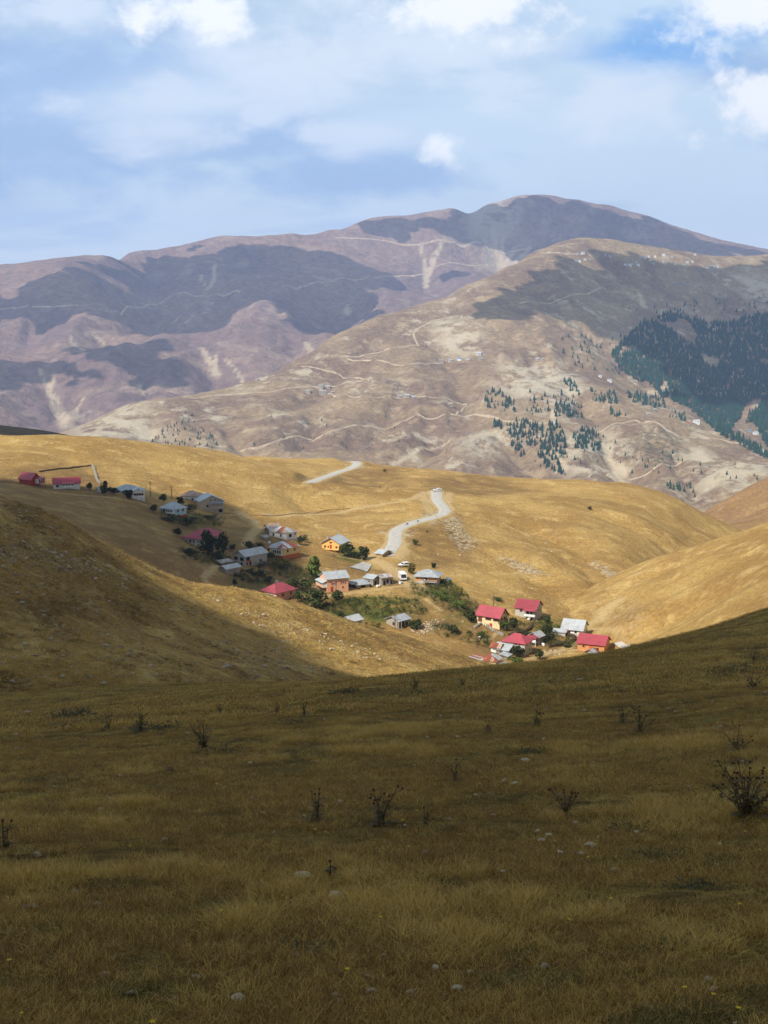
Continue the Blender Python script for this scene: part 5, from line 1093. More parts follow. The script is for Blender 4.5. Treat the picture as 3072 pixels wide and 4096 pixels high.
# ------------------------------------------------------------------ village trees and bushes
foliage_mat('leaves_dark', (0.030, 0.042, 0.014), (0.055, 0.068, 0.020), 0.8)
foliage_mat('leaves_green', (0.060, 0.090, 0.018), (0.105, 0.135, 0.030), 0.8)
foliage_mat('leaves_yellowish', (0.120, 0.105, 0.026), (0.175, 0.145, 0.036), 0.8)
def crown_mesh(name, mat, seed, n, shape):
    """leaf clumps spread through a lobed crown of unit height"""
    r = np.random.default_rng(seed); V, Fc = [], []
    lobes = []
    for k in range(9 if shape != 'tall' else 11):
        if shape == 'tall': c = (r.normal(0, .10), r.normal(0, .10), 0.22 + 0.62 * k / 10); q_ = .20 * (1 - 0.5 * abs(k / 10 - .4))
        elif shape == 'wide': c = (r.uniform(-.5, .5), r.uniform(-.5, .5), r.uniform(.25, .62)); q_ = r.uniform(.22, .36)
        else: c = (r.uniform(-.27, .27), r.uniform(-.27, .27), r.uniform(.35, .76)); q_ = r.uniform(.17, .28)
        lobes.append((np.array(c), q_))
    for i in range(n):
        c, q_ = lobes[r.integers(len(lobes))]; d = r.normal(size=3); d /= np.linalg.norm(d)
        p = c + d * q_ * r.uniform(.55, 1.05) ** .5
        if p[2] < 0.02: p[2] = r.uniform(0.02, .2)
        s = r.uniform(.045, .095); a = r.normal(size=3); a /= np.linalg.norm(a); b_ = np.cross(a, d + r.normal(size=3) * .5); b_ /= np.linalg.norm(b_) + 1e-9
        k = len(V); V += [p - a * s, p + b_ * s * .7, p + a * s, p - b_ * s * .7]; Fc.append((k, k + 1, k + 2, k + 3))
    return np_mesh(name, V, Fc, mat)
def trunk_mesh(top=0.6, r0=0.03):
    mb = MB().tube([(0, 0, -.08), (0.01, 0, top * .5), (0, 0.01, top)], r0, r0 * .35, 6)
    for a in (0.3, 2.2, 4.4): mb.tube([(0, 0, top * .45), (.12 * math.cos(a), .12 * math.sin(a), top * .8), (.2 * math.cos(a), .2 * math.sin(a), top * 1.05)], r0 * .5, r0 * .15, 5)
    return mb.mesh('trunk', 'bark_brown')
TRUNK = trunk_mesh()
CROWNS = {(sh, mt): [crown_mesh('crown', mt, 100 + i * 7 + len(mt), {'round': 420, 'tall': 480, 'wide': 420}[sh], sh) for i in range(2)] for sh in ('round', 'tall', 'wide') for mt in ('leaves_dark', 'leaves_green', 'leaves_yellowish')}
_tc = [0]
def tree(label, px, h_px, w_px, shape='round', mt='leaves_dark', name='tree', group=None, surf=None, drange=(250, 900)):
    """px: photo pixel of the foot; sizes in photo pixels"""
    P, ok = vcast(surf or sV_, [px], *drange); k = P[0][1] / F_PX; _tc[0] += 1
    e = empty(name, P[0], random.uniform(0, 6.28), label, 'bush' if 'bush' in name else 'tree', group)
    w = w_px * k / (0.62 if shape == 'tall' else 1.5 if shape == 'wide' else 0.95); e.scale = (w, w, h_px * k)
    part('crown', CROWNS[(shape, mt)][_tc[0] % 2], e); part('trunk', TRUNK, e)
    return e
D_, G_, Y_ = 'leaves_dark', 'leaves_green', 'leaves_yellowish'
for lab, px, h, w, sh, mt, nm in [
    ('small dark fir bush at the end of the stone wall', Z1(748, 332), 28, 22, 'round', D_, 'bush'), ('dark fir in front of the small white hut', Z1(862, 372), 48, 26, 'tall', D_, 'tree'), ('dark bush left of the grey-roofed white house', Z1(908, 360), 24, 22, 'round', D_, 'bush'),
    ('dark fir against the wall of the grey-roofed white house', Z1(955, 374), 28, 26, 'round', D_, 'tree'), ('dark fir beside the gabled white wing', Z1(1067, 402), 32, 28, 'tall', D_, 'tree'), ('dark tree between the white wing and the blue house', Z1(1352, 440), 34, 26, 'round', D_, 'tree'),
    ('dark fir behind the pale blue house', Z1(1498, 450), 26, 24, 'tall', D_, 'tree'), ('dark bush left of the pale blue house', Z1(1272, 520), 30, 28, 'round', D_, 'bush'), ('low dark hedge bush below the pale blue house', Z1(1400, 590), 20, 60, 'wide', D_, 'bush'),
    ('wide dark hedge bush right of the pale blue house', Z1(1560, 625), 34, 60, 'wide', D_, 'bush'), ('dark bushes below the beige gabled house', Z2(150, 215), 26, 44, 'wide', D_, 'bush'), ('low hedge bush under the beige gabled house', Z2(330, 290), 14, 60, 'wide', D_, 'bush'),
    ('dark bush left of the cream house', Z2(20, 460), 30, 30, 'round', D_, 'bush'), ('tall dark tree in front of the cream house', Z2(315, 640), 92, 46, 'tall', D_, 'tree'), ('broad dark tree right of the cream house', Z2(455, 650), 88, 58, 'round', D_, 'tree'),
    ('dark bush under the cream house wall', Z2(150, 650), 30, 40, 'round', D_, 'bush'), ('dark bush at the foot of the tall dark trees', Z2(390, 690), 40, 50, 'wide', D_, 'bush'), ('bush beside the grey two-storey house gable', Z2(540, 600), 24, 26, 'round', D_, 'bush'),
    ('dark tree behind the roof of the grey two-storey house', Z2(695, 590), 34, 34, 'round', D_, 'tree'), ('dark hedge between the track and yellow house', Z2(790, 560), 16, 40, 'wide', D_, 'bush'), ('green bush at the corner of the white striped-roof house', Z2(1185, 545), 34, 30, 'round', D_, 'bush'),
    ('olive bush right of the white striped-roof house', Z2(1232, 520), 26, 26, 'round', Y_, 'bush'), ('olive thicket in front of the yellow house', Z2(1005, 750), 36, 62, 'wide', Y_, 'bush'), ('dark bush between the yellow and grey houses', Z2(890, 690), 30, 40, 'round', D_, 'bush'),
    ('dark hedge row above the small pasture', Z2(820, 830), 22, 64, 'wide', D_, 'bush'), ('dark hedge at the pasture side', Z2(890, 900), 26, 40, 'wide', D_, 'bush'), ('bush below the grey two-storey house', Z2(720, 800), 14, 50, 'wide', D_, 'bush'), ('dark bush at the left corner of the pasture', Z2(570, 940), 30, 18, 'round', D_, 'bush'),
    ('tall bright green poplar behind the peach house', Z2(1325, 875), 84, 50, 'tall', G_, 'tree'), ('dark tree right of the pyramid-roofed pink house', Z2(1110, 985), 52, 52, 'round', D_, 'tree'), ('dark tree between the pink and peach houses', Z2(1245, 985), 48, 54, 'round', D_, 'tree'),
    ('big dark round tree below the peach house', Z2(1330, 1150), 72, 96, 'round', D_, 'tree'), ('dark bush right of the big round tree', Z2(1540, 1075), 42, 46, 'round', D_, 'bush'), ('dark tree under the eaves of the pink house', Z2(1165, 1080), 40, 40, 'round', D_, 'tree'),
    ('large dark tree right of the golden house', Z3(570, 340), 54, 54, 'round', D_, 'tree'), ('small bush beside the golden house tree', Z3(655, 358), 26, 36, 'round', D_, 'bush'), ('dark spruce-like tree near the net tarp', Z3(738, 378), 52, 32, 'tall', D_, 'tree'),
    ('lone bush on the bank beyond the paved road', Z3(1285, 212), 20, 22, 'round', G_, 'bush'), ('small bush in the green garden', Z3(470, 978), 22, 26, 'round', D_, 'bush'), ('yellowish bush below the silver-roofed shed', Z3(850, 1118), 30, 56, 'wide', Y_, 'bush'), ('dark bush right of the small stone house', Z3(1300, 1115), 36, 52, 'round', D_, 'bush'),
    ('thin tree left of the orange silver-roofed house', Z3(1245, 520), 38, 30, 'tall', Y_, 'tree'), ('dark fir tip behind the orange silver-roofed house', Z3(1485, 460), 18, 16, 'tall', D_, 'tree'), ('low bushes right of the orange silver-roofed house', Z3(1570, 620), 16, 44, 'wide', D_, 'bush'),
    ('green hedge below the orange silver-roofed house', Z3(1560, 760), 20, 70, 'wide', G_, 'bush'), ('green bank of shrubs on the right garden edge', Z3(1620, 800), 22, 60, 'wide', G_, 'bush'), ('round haystack-like brown bush above the garden path', Z4(50, 275), 30, 48, 'wide', Y_, 'bush'),
    ('dark shrubs left of the yellow two-storey house', Z4(60, 400), 34, 60, 'wide', G_, 'bush'), ('leafy tree left of the yellow two-storey house', Z4(175, 520), 44, 48, 'round', D_, 'tree'), ('green bush on the slope below the terrace', Z4(290, 655), 22, 34, 'round', G_, 'bush'),
    ('dark bush on the slope left of the terrace', Z4(15, 625), 38, 44, 'round', D_, 'bush'), ('green bush at the side wall of the yellow house', Z4(462, 595), 36, 36, 'round', G_, 'bush'), ('dark tree in the shadow of the yellow house', Z4(545, 585), 48, 40, 'round', D_, 'tree'),
    ('dark tree above the small red-balcony house', Z4(835, 640), 44, 44, 'round', D_, 'tree'), ('dark bush right of the off-white crimson-roofed house', Z4(840, 530), 30, 34, 'round', D_, 'bush'), ('dark tree right of the small red-balcony house', Z4(860, 690), 32, 44, 'round', D_, 'tree'),
    ('dark tree at the front of the tall off-white house', Z4(580, 830), 44, 50, 'round', D_, 'tree'), ('green bush in front of the tall off-white house', Z4(575, 890), 28, 46, 'round', G_, 'bush'), ('green bush right of the tall off-white house', Z4(780, 850), 38, 34, 'round', D_, 'bush'),
    ('brownish bush beside the half-buried shed', Z4(430, 965), 22, 44, 'wide', D_, 'bush'), ('low dark hedge along the lower garden wall', Z4(950, 720), 12, 80, 'wide', D_, 'bush'), ('low hedge below the crimson-roofed houses', Z4(620, 640), 16, 80, 'wide', D_, 'bush'),
    ('green shrub by the blue tarpaulin', Z4(420, 335), 16, 30, 'round', G_, 'bush'), ('olive shrub above the white tin-roofed house', Z4(1300, 390), 12, 50, 'wide', Y_, 'bush'), ('lone dot of bush on the golden spur', (2360, 2040), 14, 16, 'round', D_, 'bush'), ('small bush near the upper road bend', (1540, 1890), 12, 14, 'round', Y_, 'bush')]:
    tree(lab, px, h * 1.2, w * 1.3, sh, mt, nm)

# ------------------------------------------------------------------ poles, dishes, vehicles, animals, fences
def pole(label, px, h_px, lamp=False):
    P, ok = vcast(sV_, [px], 250, 900); k = P[0][1] / F_PX; h = h_px * k
    e = empty('utility_pole', P[0], random.uniform(-.4, .4), label, 'pole', 'utility poles in the village')
    part('post', MB().tube([(0, 0, -.5), (0, 0, h)], .14, .09, 7).mesh('post', 'pole_wood'), e)
    part('crossarm', MB().box(-.7, .7, -.05, .05, h - .5, h - .38).mesh('crossarm', 'pole_wood'), e)
    for x in (-.6, .6): part('insulator', MB().tube([(x, 0, h - .38), (x, 0, h - .2)], .05, .04, 6).mesh('insulator', 'dish_white'), e)
    if lamp: part('street_lamp', MB().tube([(0, 0, h - .1), (.5, -.5, h + .2)], .04, .04, 5).box(.35, .85, -.75, -.35, h + .12, h + .26).mesh('street_lamp', 'dish_white'), e)
for lab, px, h, l in [('tall thin pole on the golden hill behind the white wing', Z1(1248, 392), 64, 0), ('leaning pole behind the pale blue house', Z1(1425, 405), 52, 0), ('lamp pole beside the golden house tree', Z3(560, 335), 52, 1), ('pole in front of the peach house', Z3(440, 792), 78, 0),
                      ('pole in front of the ruined shack', Z3(1005, 648), 40, 1), ('pole in front of the small stone house', Z3(1070, 1112), 62, 0), ('short pole above the net tarp', Z3(722, 400), 28, 0), ('lamp pole on the slope below the terrace', Z4(235, 745), 46, 1), ('pole above the yellow crimson-roofed house', Z4(160, 420), 56, 0), ('pole beside the blue tarpaulin', Z4(380, 370), 40, 0)]: pole(lab, px, h, l)
def dish(label, px, h_px=10, r=0.55, turn=0.5):
    P, ok = vcast(sV_, [px], 250, 900); h = h_px * P[0][1] / F_PX
    e = empty('satellite_dish', P[0], turn, label, 'satellite dish', 'satellite dishes in the village')
    part('mast', MB().tube([(0, 0.15, -.4), (0, .15, h)], .045, .04, 6).mesh('mast', 'wood_grey'), e)
    V = [(0, -.02, h)]; Fc = []; n = 14
    for ring, (q_, d) in enumerate(((.5, .03), (1.0, .13))):
        for k in range(n): a = 6.2832 * k / n; V.append((r * q_ * math.cos(a), -.02 - d + .10, h + r * q_ * math.sin(a) * .98))
    for k in range(n): Fc.append((0, 1 + k, 1 + (k + 1) % n)); 
    for k in range(n): Fc.append((1 + k, 1 + n + k, 1 + n + (k + 1) % n, 1 + (k + 1) % n))
    me = bpy.data.meshes.new('dish'); me.from_pydata(V, [], Fc); me.materials.append(MATS['dish_white']); part('dish', me, e, rot=(R(-25), 0, 0))
    part('feed_arm', MB().tube([(0, -.0, h - r * .8), (0, -.55, h)], .02, .02, 4).box(-.05, .05, -.62, -.5, h - .05, h + .05).mesh('feed_arm', 'wood_grey'), e)
for lab, px, h in [('white dish in the bushes below the cream house', Z2(143, 600), 10), ('white dish on the track side of the stone shed', Z2(505, 720), 16), ('white dish between the two tin-roofed houses', Z2(900, 545), 12), ('white dish behind the pink pyramid roof', Z2(975, 940), 22),
                   ('white dish at the corner of the golden house', Z2(1556, 575), 18), ('white dish under the balcony of the orange house', Z3(1392, 640), 18), ('white dish on the corner of the yellow crimson-roofed house', Z4(408, 560), 24), ('white dish on the balcony of the off-white house', Z4(742, 500), 24), ('white dish on the tin roof of the white house', Z4(1148, 620), 40), ('white dish by the pear trees near the tall dark tree', Z2(520, 590), 12)]: dish(lab, px, h)

simple_mat('car_white', (0.78, 0.78, 0.78), 0.3, 0.05, 1.0, 0.5); simple_mat('tyre_black', (0.02, 0.02, 0.02), 0.8, 0.2, .3); simple_mat('lamp_glass', (0.5, 0.45, 0.4), 0.2, 0.1, .2, .5); simple_mat('red_paint', (0.35, 0.03, 0.03), 0.5, 0.2, .5)
def vehicle(name, label, px, rz, L, W, H, hood, cat, surf=None):
    P, ok = vcast(sV_, [px], 250, 900); e = empty(name, (P[0][0], P[0][1], P[0][2] + .04), rz, label, cat)
    # side outline, extruded: x forward
    if hood: prof = [(-L / 2, .45), (L / 2, .45), (L / 2, .85), (L * .22, 1.0), (L * .08, H), (-L * .42, H), (-L / 2, 1.0)]
    else: prof = [(-L / 2, .45), (L / 2, .45), (L / 2, 1.05), (L * .38, H * .98), (L * .34, H), (-L / 2, H)]
    n = len(prof); mb = MB()
    mb.add([(x, -W / 2, z) for x, z in prof] + [(x, W / 2, z) for x, z in prof], [tuple(range(n)), tuple(range(n, 2 * n))[::-1]] + [(i, n + i, n + (i + 1) % n, (i + 1) % n) for i in range(n)])
    part('body', mb.mesh('body', 'car_white'), e)
    for sx in (-.32, .32):
        for sy in (-1, 1):
            w = part('wheel', MB().tube([(0, -.1, 0), (0, .1, 0)], .34, .34, 12).mesh('tyre', 'tyre_black'), e, (sx * L, sy * (W / 2 - .08), .34)); part('rim', MB().tube([(0, -.12, 0), (0, .12, 0)], .19, .19, 10).mesh('rim', 'dish_white'), w)
    if hood: ws = [(L * .215, 1.03), (L * .09, H - .06)]
    else: ws = [(L / 2 - .02, 1.15), (L * .40, H * .9)]
    (xa, za), (xb, zb) = ws
    part('windscreen', MB().add([(xa + .03, -W * .44, za), (xa + .03, W * .44, za), (xb + .03, W * .42, zb), (xb + .03, -W * .42, zb), (xa - .02, -W * .44, za), (xa - .02, W * .44, za), (xb - .02, W * .42, zb), (xb - .02, -W * .42, zb)], [(0, 1, 2, 3), (7, 6, 5, 4), (0, 4, 5, 1), (1, 5, 6, 2), (2, 6, 7, 3), (3, 7, 4, 0)]).mesh('windscreen', 'window_glass'), e)
    for sy in (-1, 1):
        part('side_window', MB().box(L * (-.38 if hood else .2), L * (.05 if hood else .33), sy * W / 2 - .015, sy * W / 2 + .015, H * .64, H * .9).mesh('side_window', 'window_glass'), e)
        part('headlight', MB().box(L / 2 - .02, L / 2 + .03, sy * W * .36 - .14, sy * W * .36 + .14, .62, .78).mesh('headlight', 'lamp_glass'), e)
        part('tail_light', MB().box(-L / 2 - .03, -L / 2 + .02, sy * W * .42 - .08, sy * W * .42 + .08, .7, 1.0).mesh('tail_light', 'red_paint'), e)
    part('bumper', MB().box(L / 2 - .05, L / 2 + .08, -W / 2, W / 2, .4, .56).mesh('bumper', 'tyre_black'), e)
vehicle('white_van', 'white delivery van parked between the ruined shacks and orange house', Z3(1150, 588), R(-80), 4.9, 2.0, 2.5, False, 'van')
vehicle('white_car', 'small white car parked beyond the white van', Z3(1165, 445), R(-150), 3.9, 1.65, 1.5, True, 'car')
vehicle('white_car', 'white car far up at the bend of the paved road', (1749, 1966), R(200), 4.0, 1.65, 1.5, True, 'car')

simple_mat('cow_hide', (0.035, 0.028, 0.022), 0.8, 0.4, .5); simple_mat('sheep_wool', (0.55, 0.50, 0.42), .95, .25, .3)
def skin_mesh(name, joints, bones, mat, sub=1):
    me = bpy.data.meshes.new(name); me.from_pydata([j[:3] for j in joints], bones, []); o = bpy.data.objects.new(name, me); COL.objects.link(o)
    sk = o.modifiers.new('skin', 'SKIN'); 
    for i, j in enumerate(joints): me.skin_vertices[0].data[i].radius = (j[3], j[3])
    me.skin_vertices[0].data[0].use_root = True
    o.modifiers.new('sub', 'SUBSURF').levels = sub
    dg = bpy.context.evaluated_depsgraph_get(); m2 = bpy.data.meshes.new_from_object(o.evaluated_get(dg)); bpy.data.objects.remove(o)
    m2.materials.clear(); m2.materials.append(MATS[mat]); m2.name = name; return m2
def cow_mesh(name, mat, graze=True):
    J = [(-.55, 0, 1.0, .34), (0, 0, .98, .38), (.55, 0, 1.02, .33), (.85, 0, 1.02 if graze else 1.2, .19), (1.1, 0, .62 if graze else 1.4, .14), (1.3, 0, .30 if graze else 1.35, .09), (-.86, 0, 1.1, .06), (-.95, 0, .6, .03)]; B = [(0, 1), (1, 2), (2, 3), (3, 4), (4, 5), (0, 6), (6, 7)]
    for x, i0, bk in ((-.6, 0, -.06), (.5, 2, .02)):
        for sy in (-1, 1):
            n = len(J); J += [(x, sy * .22, .72, .13), (x + bk, sy * .22, .40, .075), (x, sy * .22, .03, .06)]; B += [(i0, n), (n, n + 1), (n + 1, n + 2)]
    for sy in (-1, 1):
        n = len(J); z = J[4][2]; J.append((J[4][0] - .05, sy * .22, z + .12, .04)); B.append((4, n))
    return skin_mesh(name, J, B, mat)
COW = cow_mesh('cow', 'cow_hide'); COW2 = cow_mesh('cow', 'cow_hide', False)
for lab, px, rz, me in [('black cow grazing near the stone shed in the small pasture', Z2(578, 858), 3.0, COW), ('black cow grazing in the middle of the small pasture', Z2(647, 893), 2.6, COW), ('dark calf walking on the paved road, nearer the village', Z3(0, 0), 0, COW2), ('dark calf walking on the paved road, nearer the bend', Z3(0, 0), 0, COW2),
                        ('dark calf on the golden hill below the upper road', (1520, 1952), 1.0, COW), ('second dark calf on the golden hill, closer to the road', (1550, 1957), 2.0, COW), ('dark calf below the lone bush of the far bank', (1708, 2130), .5, COW)]:
    if 'nearer the village' in lab: px, rz = (1628, 2101), .4
    if 'nearer the bend' in lab: px, rz = (1671, 2090), .5
    P, ok = vcast(sV_, [px], 250, 900); o = bpy.data.objects.new('cow', me); COL.objects.link(o); o.location = P[0] + np.array((0, 0, .02 if 'road' not in lab else .16)); o.rotation_euler = (0, 0, rz); o.scale = ((.75 if 'pasture' in lab else .5),) * 3
    o['label'] = lab; o['category'] = 'cow'; o['group'] = 'cows around the village'
# grey net tarp spread on the slope, blue tarpaulin, concrete yard
simple_mat('net_grey', (0.42, 0.41, 0.37), .9, .25, 1.2, bump=.6); simple_mat('tarp_blue', (0.05, 0.22, 0.45), .6, .2, 1.)
def sheet_patch(name, label, pxs, mat, cat, lift=.25, n=14, wav=.18, sv=None):
    sv = sv or sV_; P, ok = vcast(sv, pxs, 250, 900); a, b_, c, d = P
    V = []
    for i in range(n):
        for j in range(n):
            u, v = i / (n - 1), j / (n - 1); q_ = (a * (1 - u) + b_ * u) * (1 - v) + (d * (1 - u) + c * u) * v
            V.append((q_[0], q_[1], sv(q_[0], q_[1]) + lift + wav * float(gnoise(q_[0] / 1.6, q_[1] / 1.6, 3)) * (1 if 0 < i < n - 1 and 0 < j < n - 1 else .4)))
    g = grid_faces(n, n); V = np.array(V); N = len(V)
    edge = [k for k in range(n)] + [k * n + n - 1 for k in range(1, n)] + [(n - 1) * n + k for k in range(n - 2, -1, -1)] + [k * n for k in range(n - 2, 0, -1)]
    side = [(edge[i], edge[(i + 1) % len(edge)], edge[(i + 1) % len(edge)] + N, edge[i] + N) for i in range(len(edge))]
    o = link(bpy.data.objects.new(name, np_mesh(name, np.vstack([V, V - (0, 0, .05)]), np.vstack([g, g[:, ::-1] + N, side]), mat, True)))
    o['label'] = label; o['category'] = cat
sheet_patch('net_tarp', 'large grey net tarp spread on the slope above the shacks', [Z3(580, 457), Z3(722, 400), Z3(822, 432), Z3(770, 512)], 'net_grey', 'tarp', .3)
sheet_patch('tarpaulin', 'small blue tarpaulin lying beyond the yellow crimson-roofed house', [Z4(395, 320), Z4(440, 312), Z4(458, 330), Z4(410, 338)], 'tarp_blue', 'tarpaulin', .2, 6)
sheet_patch('tarpaulin', 'blue sheet lying in the bushes right of the orange house', [Z3(1615, 570), Z3(1640, 565), Z3(1665, 600), Z3(1640, 605)], 'tarp_blue', 'tarpaulin', .3, 6)
sheet_patch('concrete_yard', 'pale concrete yard right of the orange barn', [Z4(1430, 715), Z4(1500, 695), Z4(1585, 735), Z4(1500, 760)], 'asphalt_grey', 'yard', .25, 12, .02, sR_)
def fence(label, pxs, post_h=1.1, gap=2.6):
    P, ok = vcast(sV_, pxs, 250, 900); C = smooth_line(P, gap) if len(P) > 2 else np.array([P[0] + (P[1] - P[0]) * t for t in np.linspace(0, 1, max(2, int(np.hypot(*(P[1] - P[0])[:2]) / gap)))])
    C[:, 2] = sV_(C[:, 0], C[:, 1]); o0 = C[0]
    e = empty('wire_fence', o0, 0, label, 'fence', 'wire fences in the village')
    pm = MB().tube([(0, 0, -.3), (0, 0, post_h)], .07, .06, 5).mesh('post', 'pole_wood')
    for c in C: part('post', pm, e, tuple(c - o0), (random.uniform(-.06, .06), random.uniform(-.06, .06), 0))
    for z in (.45, .95): part('wire', MB().tube([tuple(c - o0 + (0, 0, z)) for c in C], .012, .012, 3).mesh('wire', 'wood_grey'), e)
fence('fence of wooden posts along the garden below the yellow house', [Z2(930, 700), Z2(1010, 750), Z2(1130, 810), Z2(1265, 880)], 1.3, 1.6)
fence('fence across the slope left of the golden house', [Z2(1150, 470), Z2(1290, 478), Z2(1390, 490)]); fence('fence above the small stone house garden', [Z3(640, 350), Z3(720, 372), Z3(790, 385)])
fence('fence on the slope below the orange silver-roofed house', [Z3(1450, 760), Z3(1530, 850), Z3(1640, 900)]); fence('fence round the field by the red house', [Z1(0, 270), Z1(60, 262), Z1(120, 262)], 1.0, 2.0)
fence('fence along the upper bushes near the small hut', [Z1(700, 335), Z1(800, 345), Z1(840, 360)], 1.2, 1.5)
def stone_wall(label, pxs, h=.9, w=.55, mat='stone_grey'):
    """dry-stone wall: rough stones stacked along a line, too small to tell apart at this distance"""
    P, ok = vcast(sV_, pxs, 250, 900); C = smooth_line(P, .45); mb = MB(); r = random.Random(len(label))
    for c in C:
        for lv in range(3):
            for _ in range(2):
                x, y = c[0] + r.uniform(-w / 2, w / 2), c[1] + r.uniform(-w / 2, w / 2); s = r.uniform(.18, .30); z = float(sV_(x, y)) - .1 + lv * h / 3; a = r.uniform(0, 3)
                q_ = [(x + s * math.cos(a + k * 1.5708) * r.uniform(.8, 1.2), y + s * math.sin(a + k * 1.5708) * r.uniform(.8, 1.2)) for k in range(4)]
                mb.add([(u, v, z) for u, v in q_] + [(x + (u - x) * .8, y + (v - y) * .8, z + h / 3 * r.uniform(.9, 1.3)) for u, v in q_], [(4, 5, 6, 7), (0, 1, 5, 4), (1, 2, 6, 5), (2, 3, 7, 6), (3, 0, 4, 7)])
    o = link(bpy.data.objects.new('stone_wall', mb.mesh('stone_wall', mat))); o['label'] = label; o['category'] = 'wall'; o['kind'] = 'thing'
simple_mat('stone_mid_brown', (0.20, 0.13, 0.06), .95, .4, 1.); simple_mat('stone_dark', (0.12, 0.085, 0.05), .95, .4, 1.)
stone_wall('dark dry-stone wall behind the red house on the golden hill', [Z1(330, 182), Z1(450, 165), Z1(560, 156), Z1(660, 142), Z1(755, 132)], .6, .4, 'stone_dark')
stone_wall('grey dry-stone wall running downhill to the small white hut', [Z1(765, 132), Z1(790, 190), Z1(805, 250), Z1(830, 285)], .9)
stone_wall('dark dry-stone wall under the crimson-roofed houses', [Z4(520, 650), Z4(620, 625), Z4(690, 590), Z4(715, 560)], 1.1, .6, 'stone_dark')
stone_wall('dark dry-stone wall round the lower field by the tin-roofed house', [Z4(870, 590), Z4(960, 620), Z4(1080, 660), Z4(1060, 700), Z4(950, 725), Z4(870, 745)], 1.1, .6, 'stone_dark')
stone_wall('long dark bank wall along the dirt track on the golden hill', [Z2(720, 262), Z2(830, 265), Z2(1000, 265), Z2(1200, 252), Z2(1350, 240), Z2(1450, 215), Z2(1530, 210), Z2(1659, 200)], .28, .35, 'stone_mid_brown')
stone_wall('low wall of rubble below the green garden', [Z4(215, 575), Z4(290, 540), Z4(380, 600), Z4(460, 640)], .8, .5)
# ------------------------------------------------------------------ hamlets on the mountain
def far_house(px, w_px, label, group, roof='roof_silver', wall='plaster_grey', rz=0.3, surf=None, dr=(1300, 5200), hgt=None):
    P, ok = vcast(surf or sM_, [px], *dr, 700); k = P[0][1] / F_PX; w = max(w_px * k * .8, 7.0); d = w * .62; h = w * .38
    e = empty('hamlet_house', (P[0][0], P[0][1], P[0][2] + .2), rz, label, 'house', group)
    part('wall', MB().box(-w / 2, w / 2, -d / 2, d / 2, -4, h).mesh('wall', wall), e)
    rb = MB(); z = h + w * .2; o = .5
    for s_ in (-1, 1): rb.slab([(-w / 2 - o, 0, z), (-w / 2 - o, s_ * (d / 2 + o), h - .1), (w / 2 + o, s_ * (d / 2 + o), h - .1), (w / 2 + o, 0, z)] if s_ < 0 else [(w / 2 + o, 0, z), (w / 2 + o, d / 2 + o, h - .1), (-w / 2 - o, d / 2 + o, h - .1), (-w / 2 - o, 0, z)], .25)
    part('roof', rb.mesh('roof', roof), e)
    part('door', MB().box(-.6, .6, -d / 2 - .06, -d / 2 + .02, 0, 2.1).mesh('door', 'wood_dark'), e, (w * .2, 0, 0))
for (x, y), w, lab, rf, wl in [((1765, 1448), 24, 'thatch-brown stone hut at the left end of the terrace hamlet', 'roof_oldgrey', 'stone_grey'), ((1802, 1446), 20, 'pale tin-roofed hut of the terrace hamlet next to the blue roof', 'roof_silver', 'plaster_grey'), ((1838, 1441), 20, 'bright blue-roofed house on the mountain terrace', 'tarp_blue', 'plaster_white'),
                               ((1872, 1444), 18, 'grey hut of the terrace hamlet right of the blue roof', 'roof_silver', 'stone_grey'), ((1915, 1420), 26, 'tin-roofed house above the terrace hamlet', 'roof_silver', 'plaster_grey'), ((1922, 1440), 20, 'low shed at the right end of the terrace hamlet', 'roof_oldgrey', 'stone_grey')]:
    far_house((x, y), w, lab, 'huts on the mountain terrace', rf, wl, random.uniform(-.3, .3))
for (x, y), w, lab in [((1232, 1572), 26, 'grey hut at the left of the farm by the upper track'), ((1284, 1550), 24, 'pale tin-roofed hut above the upper track'), ((1312, 1552), 20, 'small hut right of the pale tin roof above the track'), ((1290, 1577), 36, 'largest dark-roofed barn of the farm by the upper track'), ((1330, 1574), 18, 'small shed right of the dark-roofed barn')]:
    far_house((x, y), w, lab, 'farm by the upper track', random.choice(['roof_silver', 'roof_oldgrey']), 'stone_grey', random.uniform(-.2, .2))
for (x, y), w, lab, rf in [((1598, 1591), 24, 'long grey hut along the mountain track', 'roof_oldgrey'), ((1628, 1589), 26, 'tin-roofed hut in the middle of the trackside row', 'roof_silver'), ((1655, 1592), 14, 'small white hut at the right of the trackside row', 'roof_silver'), ((1800, 1622), 24, 'low enclosure hut under the track bend', 'roof_rustpale')]:
    far_house((x, y), w, lab, 'huts along the track', rf, 'stone_grey', random.uniform(-.2, .2))
